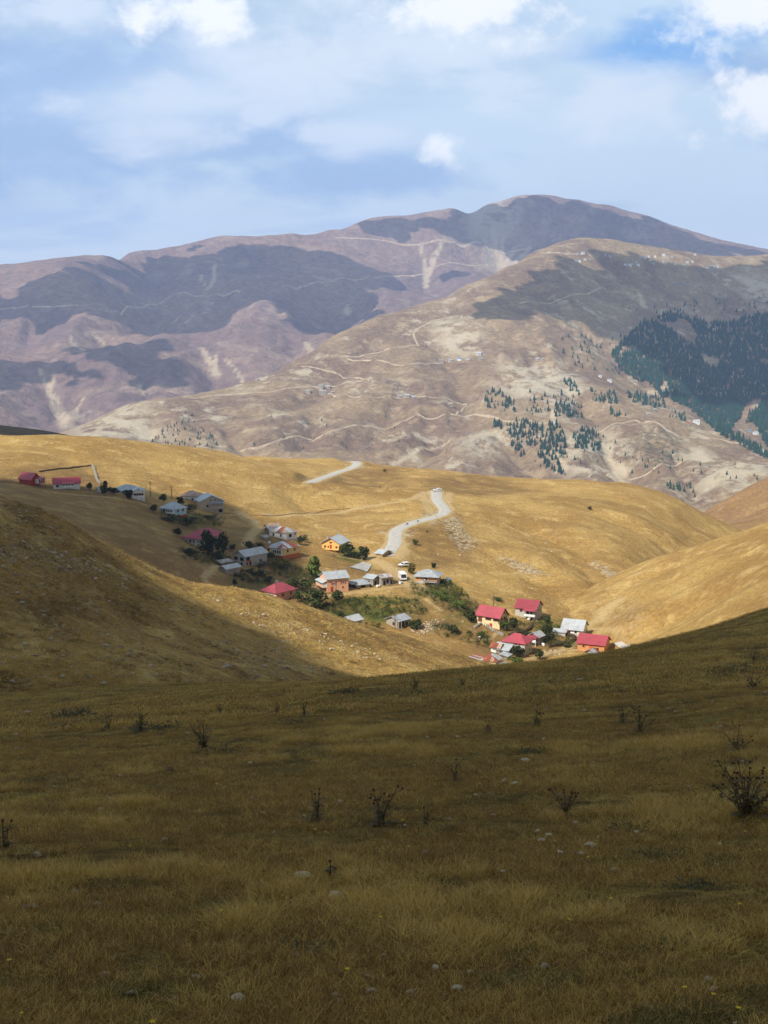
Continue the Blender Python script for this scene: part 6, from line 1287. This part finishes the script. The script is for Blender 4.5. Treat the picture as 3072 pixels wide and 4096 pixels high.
for (x, y), w, lab, rf in [((2150, 1440), 18, 'grey hut high on the gully side', 'roof_silver'), ((2170, 1442), 16, 'small hut beside the grey gully hut', 'roof_oldgrey'), ((2284, 1505), 14, 'lone hut at the edge of the rocks', 'roof_silver'), ((2437, 1527), 20, 'white hut on the bare slope above the woods', 'roof_silver'), ((2400, 1508), 10, 'tiny white hut left above the bare slope hut', 'roof_silver'), ((2590, 1660), 18, 'pale hut on the ridge left of the red roof', 'roof_silver'), ((2618, 1643), 14, 'small hut just above the ridge hut', 'roof_silver'),
                           ((2752, 1697), 16, 'small red-roofed hut on the ridge by the forest', 'roof_crimson'), ((2785, 1693), 30, 'long white tin-roofed house on the ridge by the forest', 'roof_silver'), ((3000, 1728), 18, 'blue-roofed house in the forest clearing', 'tarp_blue'), ((3022, 1738), 24, 'white house below the blue roof in the clearing', 'roof_silver'), ((3062, 1742), 20, 'grey house at the end of the forest clearing', 'roof_oldgrey'), ((3052, 1808), 14, 'white hut below the forest edge', 'roof_silver'), ((930, 1536), 10, 'tiny white hut in the far valley', 'roof_silver'), ((1030, 1524), 12, 'tiny dark hut by the far valley stream', 'roof_oldgrey')]:
    far_house((x, y), w, lab, 'scattered huts on the mountain', rf, 'plaster_white' if 'white' in lab else 'stone_grey', random.uniform(-.4, .4))
rr = random.Random(5)
spots = [(2310, 1018), (2332, 1015), (2304, 1045), (2318, 1047), (2340, 1040), (2420, 1022), (2440, 1028), (2500, 1060), (2520, 1062), (2552, 1062), (2565, 1030), (2580, 1033), (2595, 1028), (2600, 1045), (2612, 1056), (2620, 1028), (2655, 1048), (2665, 1050), (2655, 1022), (2700, 1058), (2738, 1066), (2750, 1052), (2770, 1050), (2830, 1072), (2845, 1068), (2862, 1070), (2870, 1068), (2780, 1020), (2690, 1030), (2545, 1052)]
for s_ in spots: far_house(s_, rr.uniform(9, 15), 'tiny tin-roofed house in the high village under the summit', 'houses of the high village', rr.choice(['roof_silver', 'roof_silver', 'roof_bluegrey']), rr.choice(['plaster_white', 'plaster_grey']), rr.uniform(-.6, .6))
for s_ in [(2690, 1136), (2705, 1138), (2720, 1134), (2738, 1140), (2750, 1142), (2800, 1148), (2815, 1150), (2850, 1148)]: far_house(s_, rr.uniform(10, 16), 'grey house of the lower row beneath the high village', 'lower row under the high village', 'roof_oldgrey', 'stone_grey', rr.uniform(-.5, .5))

# ------------------------------------------------------------------ scattered small growth and stones
def scatter(name, P, protos, idx, scl, rz, label=None, tilt=0.0, cat=None):
    """one object that carries many small copies, through geometry nodes"""
    c = bpy.data.collections.new(name + '_sources')
    for i, me in enumerate(protos):
        o = bpy.data.objects.new('%s_%02d' % (name, i), me); c.objects.link(o)
    me = bpy.data.meshes.new(name); me.vertices.add(len(P)); me.vertices.foreach_set('co', np.asarray(P, np.float32).ravel())
    a = me.attributes.new('idx', 'INT', 'POINT'); a.data.foreach_set('value', np.asarray(idx, np.int32))
    fattr(me, 'scl', scl)
    a = me.attributes.new('rot', 'FLOAT_VECTOR', 'POINT'); n = len(P)
    a.data.foreach_set('vector', np.stack([rng.normal(0, tilt, n), rng.normal(0, tilt, n), rz], 1).astype(np.float32).ravel())
    o = link(bpy.data.objects.new(name, me)); o['kind'] = 'stuff'
    if label: o['label'] = label; o['category'] = cat or name
    g = bpy.data.node_groups.new(name, 'GeometryNodeTree')
    g.interface.new_socket('Geometry', in_out='INPUT', socket_type='NodeSocketGeometry'); g.interface.new_socket('Geometry', in_out='OUTPUT', socket_type='NodeSocketGeometry')
    N = g.nodes; gi, go = N.new('NodeGroupInput'), N.new('NodeGroupOutput')
    ci = N.new('GeometryNodeCollectionInfo'); ci.inputs['Collection'].default_value = c; ci.inputs['Separate Children'].default_value = True; ci.inputs['Reset Children'].default_value = True
    ip = N.new('GeometryNodeInstanceOnPoints'); ip.inputs['Pick Instance'].default_value = True
    def na(nm, ty):
        q_ = N.new('GeometryNodeInputNamedAttribute'); q_.data_type = ty; q_.inputs['Name'].default_value = nm; return q_.outputs[0]
    L = g.links
    L.new(gi.outputs[0], ip.inputs['Points']); L.new(ci.outputs[0], ip.inputs['Instance']); L.new(na('idx', 'INT'), ip.inputs['Instance Index'])
    er = N.new('FunctionNodeEulerToRotation'); L.new(na('rot', 'FLOAT_VECTOR'), er.inputs[0]); L.new(er.outputs[0], ip.inputs['Rotation']); L.new(na('scl', 'FLOAT'), ip.inputs['Scale'])
    L.new(ip.outputs[0], go.inputs[0])
    o.modifiers.new('scatter', 'NODES').node_group = g
    return o
def grass_mat(name, base, tip, var):
    m, nt, b = new_mat(name)
    co = nt.new('ShaderNodeTexCoord').outputs['Object']; z = nt.new('ShaderNodeSeparateXYZ', {0: co}).outputs[2]
    oi = nt.new('ShaderNodeObjectInfo').outputs['Random']
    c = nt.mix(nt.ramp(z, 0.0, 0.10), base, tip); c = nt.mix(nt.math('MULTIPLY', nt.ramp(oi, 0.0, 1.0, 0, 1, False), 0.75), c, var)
    nt.l.new(c, b.inputs['Base Color']); b.inputs['Roughness'].default_value = 0.7; b.inputs['Specular IOR Level'].default_value = 0.15
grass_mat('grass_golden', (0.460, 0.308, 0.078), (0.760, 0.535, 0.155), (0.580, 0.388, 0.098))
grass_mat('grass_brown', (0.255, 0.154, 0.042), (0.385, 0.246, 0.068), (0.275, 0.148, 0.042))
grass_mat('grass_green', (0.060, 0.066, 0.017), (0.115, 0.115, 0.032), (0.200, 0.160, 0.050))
def tuft(name, mat, seed, n, h, spread, w, bend, segs=2):
    r = np.random.default_rng(seed); V, Fc = [], []
    for i in range(n):
        a = r.uniform(0, 6.283); q_ = spread * math.sqrt(r.uniform()); bx_, by = q_ * math.cos(a), q_ * math.sin(a)
        la = a + r.normal(0, .9); ln = bend * r.uniform(.3, 1.3); hh = h * r.uniform(.45, 1.1); sa = r.uniform(0, 3.14); wx, wy = w * math.cos(sa), w * math.sin(sa); k = len(V)
        for s_ in range(segs + 1):
            t = s_ / segs; x = bx_ + math.cos(la) * ln * t * t * hh; y = by + math.sin(la) * ln * t * t * hh; z = hh * t * (1 - .25 * ln * t) - .015
            f = 1 - .85 * t
            V += [(x - wx * f, y - wy * f, z), (x + wx * f, y + wy * f, z)]
        for s_ in range(segs): Fc.append((k + 2 * s_, k + 2 * s_ + 1, k + 2 * s_ + 3, k + 2 * s_ + 2))
    return np_mesh(name, V, Fc, mat)
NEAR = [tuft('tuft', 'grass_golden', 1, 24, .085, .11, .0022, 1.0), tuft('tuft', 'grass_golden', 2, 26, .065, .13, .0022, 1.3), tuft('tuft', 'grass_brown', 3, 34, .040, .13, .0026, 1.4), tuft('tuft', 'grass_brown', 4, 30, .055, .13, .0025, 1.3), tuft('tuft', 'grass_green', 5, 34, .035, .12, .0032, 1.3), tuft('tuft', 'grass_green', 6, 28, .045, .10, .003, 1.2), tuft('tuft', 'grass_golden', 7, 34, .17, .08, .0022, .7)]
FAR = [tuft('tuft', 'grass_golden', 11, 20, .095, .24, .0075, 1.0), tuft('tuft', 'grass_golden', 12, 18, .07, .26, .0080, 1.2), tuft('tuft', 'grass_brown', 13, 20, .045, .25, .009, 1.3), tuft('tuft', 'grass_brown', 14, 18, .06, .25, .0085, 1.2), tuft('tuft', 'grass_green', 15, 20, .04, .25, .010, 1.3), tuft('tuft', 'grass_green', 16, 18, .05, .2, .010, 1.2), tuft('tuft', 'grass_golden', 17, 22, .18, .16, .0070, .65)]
def meadow_kind(x, y, n):
    """which growth stands where: golden drifts, brown turf, green hollows"""
    gold = .7 * fbm(x / .8, y / .5, 4, .65, 91) + 1.0 * fbm(x / 4.2, y / 2.2, 3, .5, 92) - .02; green = .7 * fbm(x / 1.0, y / .5, 4, .65, 95) + .6 * fbm(x / 3.6, y / 1.6, 2, .5, 97) + .35 * fbm(x / 8, y / 4, 2, .5, 96)
    r1, r2 = rng.uniform(size=n), rng.uniform(size=n)
    k = np.where(r2 < .5, 2, 3)
    k = np.where(r1 < .22 + .62 * sstep(.05, .55, gold), np.where(r2 < .5, 0, 1), k); k = np.where((gold > .5) & (r2 < .22), 6, k)
    k = np.where(rng.uniform(size=n) < .8 * sstep(.16, .40, green), np.where(r2 < .6, 4, 5), k)
    s = .75 + .35 * sstep(.0, .5, gold) * (k < 2) + rng.uniform(-.12, .25, n)
    return k, s
n = 110000; y = 2.6 + (24 - 2.6) * rng.uniform(size=n); x = rng.uniform(-.40, .40, n) * (y + 1.0)
k, s = meadow_kind(x, y, n); bare = fbm(x / .9, y / .5, 3, .6, 99) + .6 * fbm(x / 3.5, y / 1.4, 2, .5, 98) > .30
k = np.where(bare, np.where(rng.uniform(size=n) < .6, 2, 4), k); s = np.where(bare, .5, s * .88)      # grazed and trodden patches
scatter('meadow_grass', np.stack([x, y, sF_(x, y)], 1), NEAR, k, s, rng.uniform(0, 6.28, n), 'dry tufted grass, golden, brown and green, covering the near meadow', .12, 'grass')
n = 100000; y = 22 + (100 - 22) * rng.uniform(size=n) ** 1.15; x = rng.uniform(-.37, .37, n) * y
k, s = meadow_kind(x, y, n); bare = fbm(x / 1.3, y / .7, 3, .6, 99) + .6 * fbm(x / 3.5, y / 1.4, 2, .5, 98) > .30
k = np.where(bare, np.where(rng.uniform(size=n) < .6, 2, 4), k); s = np.where(bare, .5, s * .92)
scatter('meadow_grass', np.stack([x, y, sF_(x, y)], 1), FAR, k, s, rng.uniform(0, 6.28, n), 'dry tufted grass running out to the edge of the meadow', .12, 'grass')
# straw and tussocks on the rocky hill
n = 26000; px = np.stack([rng.uniform(-60, 2000, n), rng.uniform(1960, 2840, n)], 1); P, ok = vcast(sL_, px, 82, 230, 260); P = P[ok]
HILL = [tuft('tuft', 'grass_golden', 21, 12, .22, .45, .020, .7, 1), tuft('tuft', 'grass_golden', 22, 12, .16, .5, .022, 1., 1), tuft('tuft', 'grass_brown', 23, 14, .18, .5, .024, .9, 1), tuft('tuft', 'grass_green', 24, 14, .16, .4, .026, .9, 1)]
nn = fbm(P[:, 0] / 5, P[:, 1] / 5, 3, .5, 93); k = np.where(nn > .12, 2, np.where(rng.uniform(size=len(P)) < .6, 0, 1)); k = np.where((nn > .3) & (rng.uniform(size=len(P)) < .4), 3, k)
scatter('hill_grass', P, HILL, k, rng.uniform(.6, 1.2, len(P)), rng.uniform(0, 6.28, len(P)), 'short straw-coloured tussocks on the rocky hill', .1, 'grass')
# stones
simple_mat('stone_pale', (0.47, 0.39, 0.27), .9, .35, .3); simple_mat('stone_mid', (0.36, 0.285, 0.18), .9, .4, .3)
def rock_mesh(name, mat, seed, flat=.6, sub=2):
    bm = bmesh.new(); bmesh.ops.create_icosphere(bm, subdivisions=sub, radius=1.0); r = np.random.default_rng(seed); o = r.uniform(0, 50, 3)
    cuts = [(v / np.linalg.norm(v), r.uniform(.55, .85)) for v in r.normal(size=(5, 3))]
    for v in bm.verts:
        c = np.array(v.co)
        for nv, d in cuts:
            e = c @ nv - d
            if e > 0: c = c - nv * e * .9
        c = c * (1 + .22 * float(gnoise(c[0] * 1.3 + o[0], c[1] * 1.3 + c[2] + o[1], seed))); v.co = (c[0], c[1] * .8, c[2] * flat)
    me = bpy.data.meshes.new(name); bm.to_mesh(me); bm.free(); me.materials.append(MATS[mat]); return me
PEB = [rock_mesh('stone', 'stone_pale', 1, .6, 1), rock_mesh('stone', 'stone_mid', 2, .5, 1), rock_mesh('stone', 'stone_pale', 3, .45, 1), rock_mesh('stone', 'stone_mid', 4, .7, 1)]
def pix_scatter(surf, polys, ns, d0, d1):
    Q = np.vstack([poly_pix(p, n_) for p, n_ in zip(polys, ns)]); P, ok = vcast(surf, Q, d0, d1, 300); return P[ok]
P = pix_scatter(sL_, [[(0, 2160), (120, 2160), (280, 2215), (420, 2290), (250, 2300), (0, 2240)], [(0, 2000), (80, 2020), (330, 2190), (560, 2330), (500, 2360), (0, 2120)], [(820, 2375), (1100, 2465), (1500, 2600), (1700, 2650), (1450, 2640), (1000, 2500)], [(850, 2560), (1150, 2560), (1300, 2690), (1000, 2720)], [(0, 2100), (1300, 2600), (1200, 2800), (0, 2800)]], [420, 260, 380, 260, 900], 82, 230)
scatter('hill_stones', P, PEB, rng.integers(0, 4, len(P)), np.where(rng.uniform(size=len(P)) < .12, .32, .14) * rng.uniform(.5, 1.4, len(P)), rng.uniform(0, 6.28, len(P)), 'pale loose stones strewn over the rocky hill', .2, 'stones')
P = pix_scatter(sV_, [[(1780, 2075), (1840, 2070), (1850, 2130), (1890, 2180), (1840, 2150), (1790, 2110)], [(2005, 2225), (2120, 2262), (2190, 2300), (2100, 2292)], [(2370, 2245), (2470, 2300), (2440, 2312)], [(1690, 2058), (1755, 2042), (1752, 2072)], [(1640, 2520), (1720, 2480), (1780, 2480), (1780, 2510), (1680, 2540)], [(2170, 2600), (2330, 2600), (2330, 2650), (2170, 2640)], [(1300, 2250), (2300, 2000), (2300, 2450), (1700, 2600)]], [150, 130, 90, 70, 120, 60, 160], 250, 900)
scatter('village_stones', P, PEB, rng.integers(0, 4, len(P)), rng.uniform(.2, .7, len(P)), rng.uniform(0, 6.28, len(P)), 'rubble and stones on the banks around the village', .2, 'stones')
# low green growth in the gardens
BUSHLET = [crown_mesh('bushlet', 'leaves_dark', 304, 90, 'round'), crown_mesh('bushlet', 'leaves_green', 301, 70, 'wide'), crown_mesh('bushlet', 'leaves_dark', 302, 70, 'wide'), crown_mesh('bushlet', 'leaves_yellowish', 303, 60, 'wide')]
P = pix_scatter(sV_, [[(1290, 2425), (1450, 2395), (1660, 2400), (1720, 2460), (1500, 2475), (1300, 2455)], [(1640, 2320), (1800, 2330), (1960, 2450), (1860, 2480), (1650, 2370)], [(1120, 2230), (1300, 2330), (1280, 2350), (1110, 2260)], [(2060, 2480), (2250, 2500), (2330, 2590), (2080, 2580)], [(650, 2030), (900, 2080), (880, 2110), (640, 2080)], [(700, 2190), (930, 2230), (900, 2270), (740, 2240)], [(1700, 2480), (1960, 2550), (1960, 2600), (1750, 2540)], [(2690, 2110), (2780, 2120), (2740, 2170)], [(1030, 2230), (1300, 2320), (1290, 2360), (1020, 2280)], [(1240, 2370), (1400, 2390), (1390, 2450), (1250, 2440)], [(900, 2280), (960, 2290), (1080, 2330), (1000, 2340)]], [300, 220, 130, 170, 160, 150, 110, 3, 120, 70, 60], 250, 900)
scatter('garden_growth', P, BUSHLET, rng.integers(0, 4, len(P)), rng.uniform(.6, 1.9, len(P)), rng.uniform(0, 6.28, len(P)), 'low leafy weeds and vegetables in the village gardens', 0, 'weeds')

# ------------------------------------------------------------------ meadow plants and stones, one by one
simple_mat('thistle_stem', (0.13, 0.085, 0.042), .85, .3, .2); simple_mat('thistle_leaf', (0.115, 0.085, 0.030), .8, .4, .1); simple_mat('thistle_head', (0.11, 0.065, 0.035), .9, .4, .02); simple_mat('herb_dark', (0.085, 0.072, 0.022), .9, .5, .08); simple_mat('flower_yellow', (0.75, 0.55, 0.03), .6, .1, .1)
bm = bmesh.new(); bmesh.ops.create_icosphere(bm, subdivisions=2, radius=1.0)
for v in bm.verts: v.co *= (1.25 if (v.index % 3 == 0) else .9); v.co.z *= .95
me = bpy.data.meshes.new('seed_head'); bm.to_mesh(me); bm.free(); me.materials.append(MATS['thistle_head']); HEAD = me
def leaf_fan(mb, base, a, L, w, droop, r):
    """a jagged lance leaf"""
    n = 5; pts = []
    for i in range(n + 1):
        t = i / n; x = L * t; z = L * (.45 * t - droop * t * t); ww = w * math.sin(math.pi * min(1, t * .9 + .1)) * (1.0 if i % 2 else .45)
        pts.append((x, z, ww))
    V = []
    for x, z, ww in pts:
        for s_ in (-1, 1): V.append((base[0] + x * math.cos(a) - s_ * ww * math.sin(a), base[1] + x * math.sin(a) + s_ * ww * math.cos(a), base[2] + z + .3 * ww))
    mb.add(V, [(2 * i, 2 * i + 1, 2 * i + 3, 2 * i + 2) for i in range(n)])
def thistle(label, px, h, stems, spread, heads_per, seed, leafy=12, hr=.009):
    P, ok = vcast(sF_, [px], 3, 105, 900); r = random.Random(seed); e = empty('thistle', P[0], r.uniform(0, 6.28), label, 'thistle', 'dry thistles on the meadow')
    sm, lf = MB(), MB(); tips = []
    for s_ in range(stems):
        a = 6.283 * s_ / stems + r.uniform(-.5, .5); q_ = spread * r.uniform(.1, .85); hh = h * r.uniform(.4, 1.0); base = (r.uniform(-.03, .03), r.uniform(-.03, .03), -.03)
        mid = (q_ * .45 * math.cos(a), q_ * .45 * math.sin(a), hh * .55); top = (q_ * math.cos(a), q_ * math.sin(a), hh)
        sm.tube([base, mid, top], h * .008 + .002, h * .004 + .0012, 5); tips.append(top)
        for b_ in range(heads_per - 1):
            t = r.uniform(.45, .85); o_ = [mid[i] + (top[i] - mid[i]) * (t - .3) for i in range(3)]; a2 = a + r.uniform(-1.6, 1.6); l2 = h * r.uniform(.15, .3)
            tp = (o_[0] + l2 * math.cos(a2), o_[1] + l2 * math.sin(a2), o_[2] + l2 * r.uniform(.5, 1.)); sm.tube([o_, tp], h * .004 + .001, h * .003 + .001, 4); tips.append(tp)
        for q2 in range(7): t = r.uniform(.1, 1.5); leaf_fan(lf, tuple(mid[i] * t if t < 1 else mid[i] + (top[i] - mid[i]) * (t - 1) for i in range(3)), r.uniform(0, 6.28), h * r.uniform(.14, .30), h * .05, r.uniform(.2, .9), r)
    for s_ in range(leafy): leaf_fan(lf, (0, 0, .0), r.uniform(0, 6.28), h * r.uniform(.28, .6), h * .075, r.uniform(.15, .6), r)
    part('stem', sm.mesh('stem', 'thistle_stem'), e); part('leaves', lf.mesh('leaves', 'thistle_leaf'), e)
    for tp in tips: part('seed_head', HEAD, e, tp, None, (hr * r.uniform(.8, 1.25),) * 3)
for i, (lab, px, h, st, sp, hp) in enumerate([
    ('large bushy dark thistle with many seed heads, biggest on the meadow', (2985, 3270), .66, 15, .48, 4), ('dry thistle with upright stems in golden grass left of the leafy pair', (1270, 3290), .42, 5, .14, 2), ('leafy thistle with a tall headed stem beside bare turf', (1525, 3300), .48, 6, .22, 3),
    ('dark leafy thistle clump close to the leafy pair', (1700, 3310), .26, 4, .18, 2), ('brown thistle with spread heads beside golden drift', (2265, 3265), .40, 6, .24, 3), ('slim brown thistle stalk rising from golden grass', (1822, 3130), .42, 3, .08, 3),
    ('single thin spike of thistle standing alone above pale stones', (1322, 3530), .34, 2, .03, 2), ('thistle with a low dark rosette and long side stems', (432, 2920), .55, 6, .30, 3), ('tall sparse thistle beside the low dark clump', (565, 2930), .75, 5, .22, 3),
    ('thick thistle bush with a dark base', (815, 3000), .72, 8, .34, 3), ('thin tall thistle near the gully edge', (1218, 2866), .62, 4, .12, 3), ('small thistle with dark base near the gully', (1108, 2862), .45, 5, .16, 2),
    ('thistle on the crest of the meadow against the sunlit slope', (1660, 2762), .60, 7, .32, 3), ('small thistle on the crest close to the rusty-roofed house', (1850, 2745), .42, 6, .20, 2), ('small thistle above the dark gully bank', (1385, 2775), .40, 6, .22, 2),
    ('dark thistle at the left margin in golden grass', (15, 3390), .34, 5, .14, 2), ('reddish thistle stalks in the middle of the meadow', (2145, 2905), .50, 5, .18, 3), ('pair of brown thistle stalks near a golden drift', (2560, 2930), .55, 6, .35, 3), ('brown thistle left of the paired stalks', (2490, 2900), .45, 4, .15, 3),
    ('tall leafy thistle on the right-hand rise', (3015, 2660), .80, 6, .26, 3), ('dark thistle bush below the leafy one on the rise', (3010, 2755), .60, 7, .36, 2), ('brown stalks beside golden grass on the right', (2945, 3010), .50, 6, .32, 3), ('slender thistle in the brown turf near centre', (1955, 2930), .40, 3, .12, 2), ('low thistle beside the gully on the left meadow', (880, 2858), .45, 5, .30, 2)]):
    thistle(lab, px, h * .64, st, sp * .75, max(1, hp - 1), 500 + i, 14 if 'dark' in lab or 'bush' in lab else 7)
def herb(label, px, r_m, h):
    P, ok = vcast(sF_, [px], 3, 105, 900); r = random.Random(int(px[0])); mb = MB()
    for i in range(170): a = r.uniform(0, 6.28); q_ = r_m * r.random(); leaf_fan(mb, (q_ * math.cos(a), q_ * .7 * math.sin(a), 0), r.uniform(0, 6.28), h * r.uniform(.4, 1.1), h * .10, r.uniform(.1, .6), r)
    o = link(bpy.data.objects.new('herb_clump', mb.mesh('herb_clump', 'herb_dark'))); o.location = P[0]; o['label'] = label; o['category'] = 'herb'; o['group'] = 'dark herb clumps on the meadow'
for lab, px, r_, h in [('flat dark herb clump beside the tall sparse thistle', (640, 2918), .55, .22), ('dark herb mound on the left meadow', (290, 2868), .55, .30), ('dark herb clump under the thin tall thistle', (1205, 2890), .45, .12), ('dark herb clump on the gully edge below the sunlit slope', (1400, 2775), .55, .25), ('leafy dark herb clump at the lower right of the meadow', (2700, 3800), .16, .09), ('green-black herb patch near the lower right clump', (2800, 3560), .2, .08),
                       ('dark herb patch above the pale stone group', (2540, 3325), .2, .08), ('dark herb clump in the bottom turf left of the golden tuft', (1180, 3830), .2, .07), ('dark herb clump in the middle of the meadow', (2100, 3015), .35, .10), ('dark herb clump near the large thistle', (2640, 3430), .22, .06), ('dark herb patch on the right rise', (2960, 2690), .9, .22), ('wide dark herb patch under the thick thistle bush', (900, 3015), .5, .12), ('dark herb clump at the left of the bottom turf', (450, 3560), .25, .06)]: herb(lab, px, r_, h)
BIG = [rock_mesh('stone', 'stone_pale', 21 + i, f) for i, f in enumerate((.36, .22, .45, .28))] + [rock_mesh('stone', 'stone_dark', 31, .6)]
for i, (lab, px, w, k) in enumerate([('biggest pale flat stone of the scattered group', (2365, 3395), 66, 0), ('small pale stone left of the biggest flat stone', (2150, 3335), 26, 2), ('pale stone with a rounded top in the scattered group', (2195, 3350), 34, 3), ('low stone below the rounded-top stone', (2165, 3372), 40, 1), ('flat stone at the lower side of the scattered group', (2240, 3420), 34, 1), ('white chip beside the biggest flat stone', (2325, 3425), 36, 1), ('pale stone in the dark herb patch above the group', (2545, 3340), 30, 2), ('long flat pale slab below the thistle spike', (1210, 3515), 80, 1), ('flat pale slab right below the thistle spike', (1340, 3595), 80, 3), ('rounded pale stone in the bottom turf', (1742, 3888), 44, 0), ('broad pale stone by the golden tuft at the bottom', (1832, 3972), 64, 0), ('pale half-buried slab in the bottom left turf', (950, 4010), 76, 1),
                                     ('dark boulder beside a pale stone on the left meadow', (680, 3088), 40, 4), ('pale stone left of the dark boulder', (612, 3092), 28, 2), ('small pale stone farther left of the dark boulder', (480, 3108), 20, 1), ('small pale stone on the brown turf of the rise', (2060, 3142), 36, 3), ('white slab in the brown turf below centre', (2100, 3048), 46, 1), ('pale stone near the slim stalk', (1830, 2955), 24, 2), ('small pale stone near the gully thistle', (1000, 3058), 24, 1), ('pale flat stone near the crest', (2320, 2722), 30, 1), ('grey stone at the left margin of the meadow', (110, 2852), 34, 0), ('little pale stone by the left low herbs', (270, 2912), 26, 1), ('pale stone on the right meadow near the stalks', (2010, 3500), 26, 2), ('pale stone beneath the brown spread thistle', (2300, 3300), 24, 3), ('pale chip on the lower right turf', (2080, 3880), 14, 2), ('pale stone far right in the turf', (2880, 3390), 30, 2)]):
    P, ok = vcast(sF_, [px], 3, 105, 900); s_ = w / 2 * P[0][1] / F_PX; o = link(bpy.data.objects.new('stone', BIG[k])); o.location = P[0] + np.array((0, 0, s_ * .12 + .02)); o.scale = (s_,) * 3; o.rotation_euler = (0, 0, i * 1.3)
    o['label'] = lab; o['category'] = 'stone'; o['group'] = 'stones on the meadow'
# clutter about the yards
simple_mat('plastic_white', (0.75, 0.75, 0.72), .5, .1, .5); simple_mat('log_cut', (0.42, 0.29, 0.15), .9, .4, .15)
def on_village(px): return vcast(sV_, [px], 250, 900)[0][0]
for lab, px in [('white water tank beside the ruined shack', Z3(890, 668)), ('white water tank on the yard below the van', Z3(1132, 632)), ('white tank at the left wall of the peach house', Z3(140, 705)), ('white tank by the balcony of the off-white house', Z4(690, 505)), ('white tank on the yard in front of the orange barn', Z4(968, 828)), ('white tank right of the small red-balcony house', Z4(815, 728))]:
    e = empty('water_tank', on_village(px), random.uniform(0, 3), lab, 'tank', 'white water tanks')
    part('tank', MB().tube([(-.6, 0, .45), (-.5, 0, .5), (.5, 0, .5), (.6, 0, .45)], .42, .42, 10).mesh('tank', 'plastic_white', True), e); part('lid', MB().tube([(0, 0, .9), (0, 0, 1.0)], .18, .16, 8).mesh('lid', 'tyre_black'), e); part('cradle', MB().box(-.5, -.35, -.35, .35, -.2, .2).box(.35, .5, -.35, .35, -.2, .2).mesh('cradle', 'wood_grey'), e)
for lab, px, n_ in [('stacked firewood by the golden house', Z2(1480, 640), 5), ('stacked firewood by the grey two-storey house', Z2(880, 735), 6), ('stacked firewood beside the low cream house', Z4(480, 905), 5), ('stacked firewood on the yard of the orange house', Z3(1240, 640), 6), ('stacked firewood below the terrace of the yellow house', Z4(395, 612), 5)]:
    e = empty('woodpile', on_village(px), random.uniform(-.4, .4), lab, 'woodpile', 'stacks of firewood'); lg = MB().tube([(0, -.45, 0), (0, .45, 0)], .13, .12, 7).mesh('log', 'log_cut')
    for r_ in range(4):
        for c_ in range(n_ - (r_ % 2)): part('log', lg, e, (c_ * .27 + .135 * (r_ % 2), random.uniform(-.06, .06), .1 + r_ * .23))
# pebbles and yellow flowers in the turf
n = 480; y = rng.uniform(3, 40, n); x = rng.uniform(-.36, .36, n) * y; scatter('meadow_pebbles', np.stack([x, y, sF_(x, y) + .01], 1), PEB, rng.integers(0, 4, n), rng.uniform(.008, .03, n) * (1 + y / 25), rng.uniform(0, 6.28, n), 'small pale pebbles in the turf', .2, 'pebbles')
fl = MB(); fl.tube([(0, 0, -.02), (0.01, 0, .14)], .0016, .0014, 4); FLS = fl.mesh('stalk', 'thistle_stem')
fb = MB()
for k in range(7): a = .8976 * k; fb.add([(.01, 0, .14), (.01 + .013 * math.cos(a - .35), .013 * math.sin(a - .35), .146), (.01 + .018 * math.cos(a), .018 * math.sin(a), .144), (.01 + .013 * math.cos(a + .35), .013 * math.sin(a + .35), .146)], [(0, 1, 2, 3)])
FLB = fb.mesh('petals', 'flower_yellow')
n = 42; y = 3.6 + 9 * rng.uniform(size=n) ** 1.4; x = rng.uniform(-.36, .36, n) * y
me = bpy.data.meshes.new('yellow_flower'); bmx = bmesh.new(); bmx.from_mesh(FLS); bmx.from_mesh(FLB); bmx.to_mesh(me); bmx.free(); me.materials.append(MATS['thistle_stem']); me.materials.append(MATS['flower_yellow'])
for p_ in me.polygons: p_.material_index = 0 if p_.index < len(FLS.polygons) else 1
scatter('yellow_flowers', np.stack([x, y, sF_(x, y)], 1), [me], np.zeros(n), rng.uniform(.45, .7, n), rng.uniform(0, 6.28, n), 'tiny yellow flowers dotted through the near turf', .1, 'flowers')
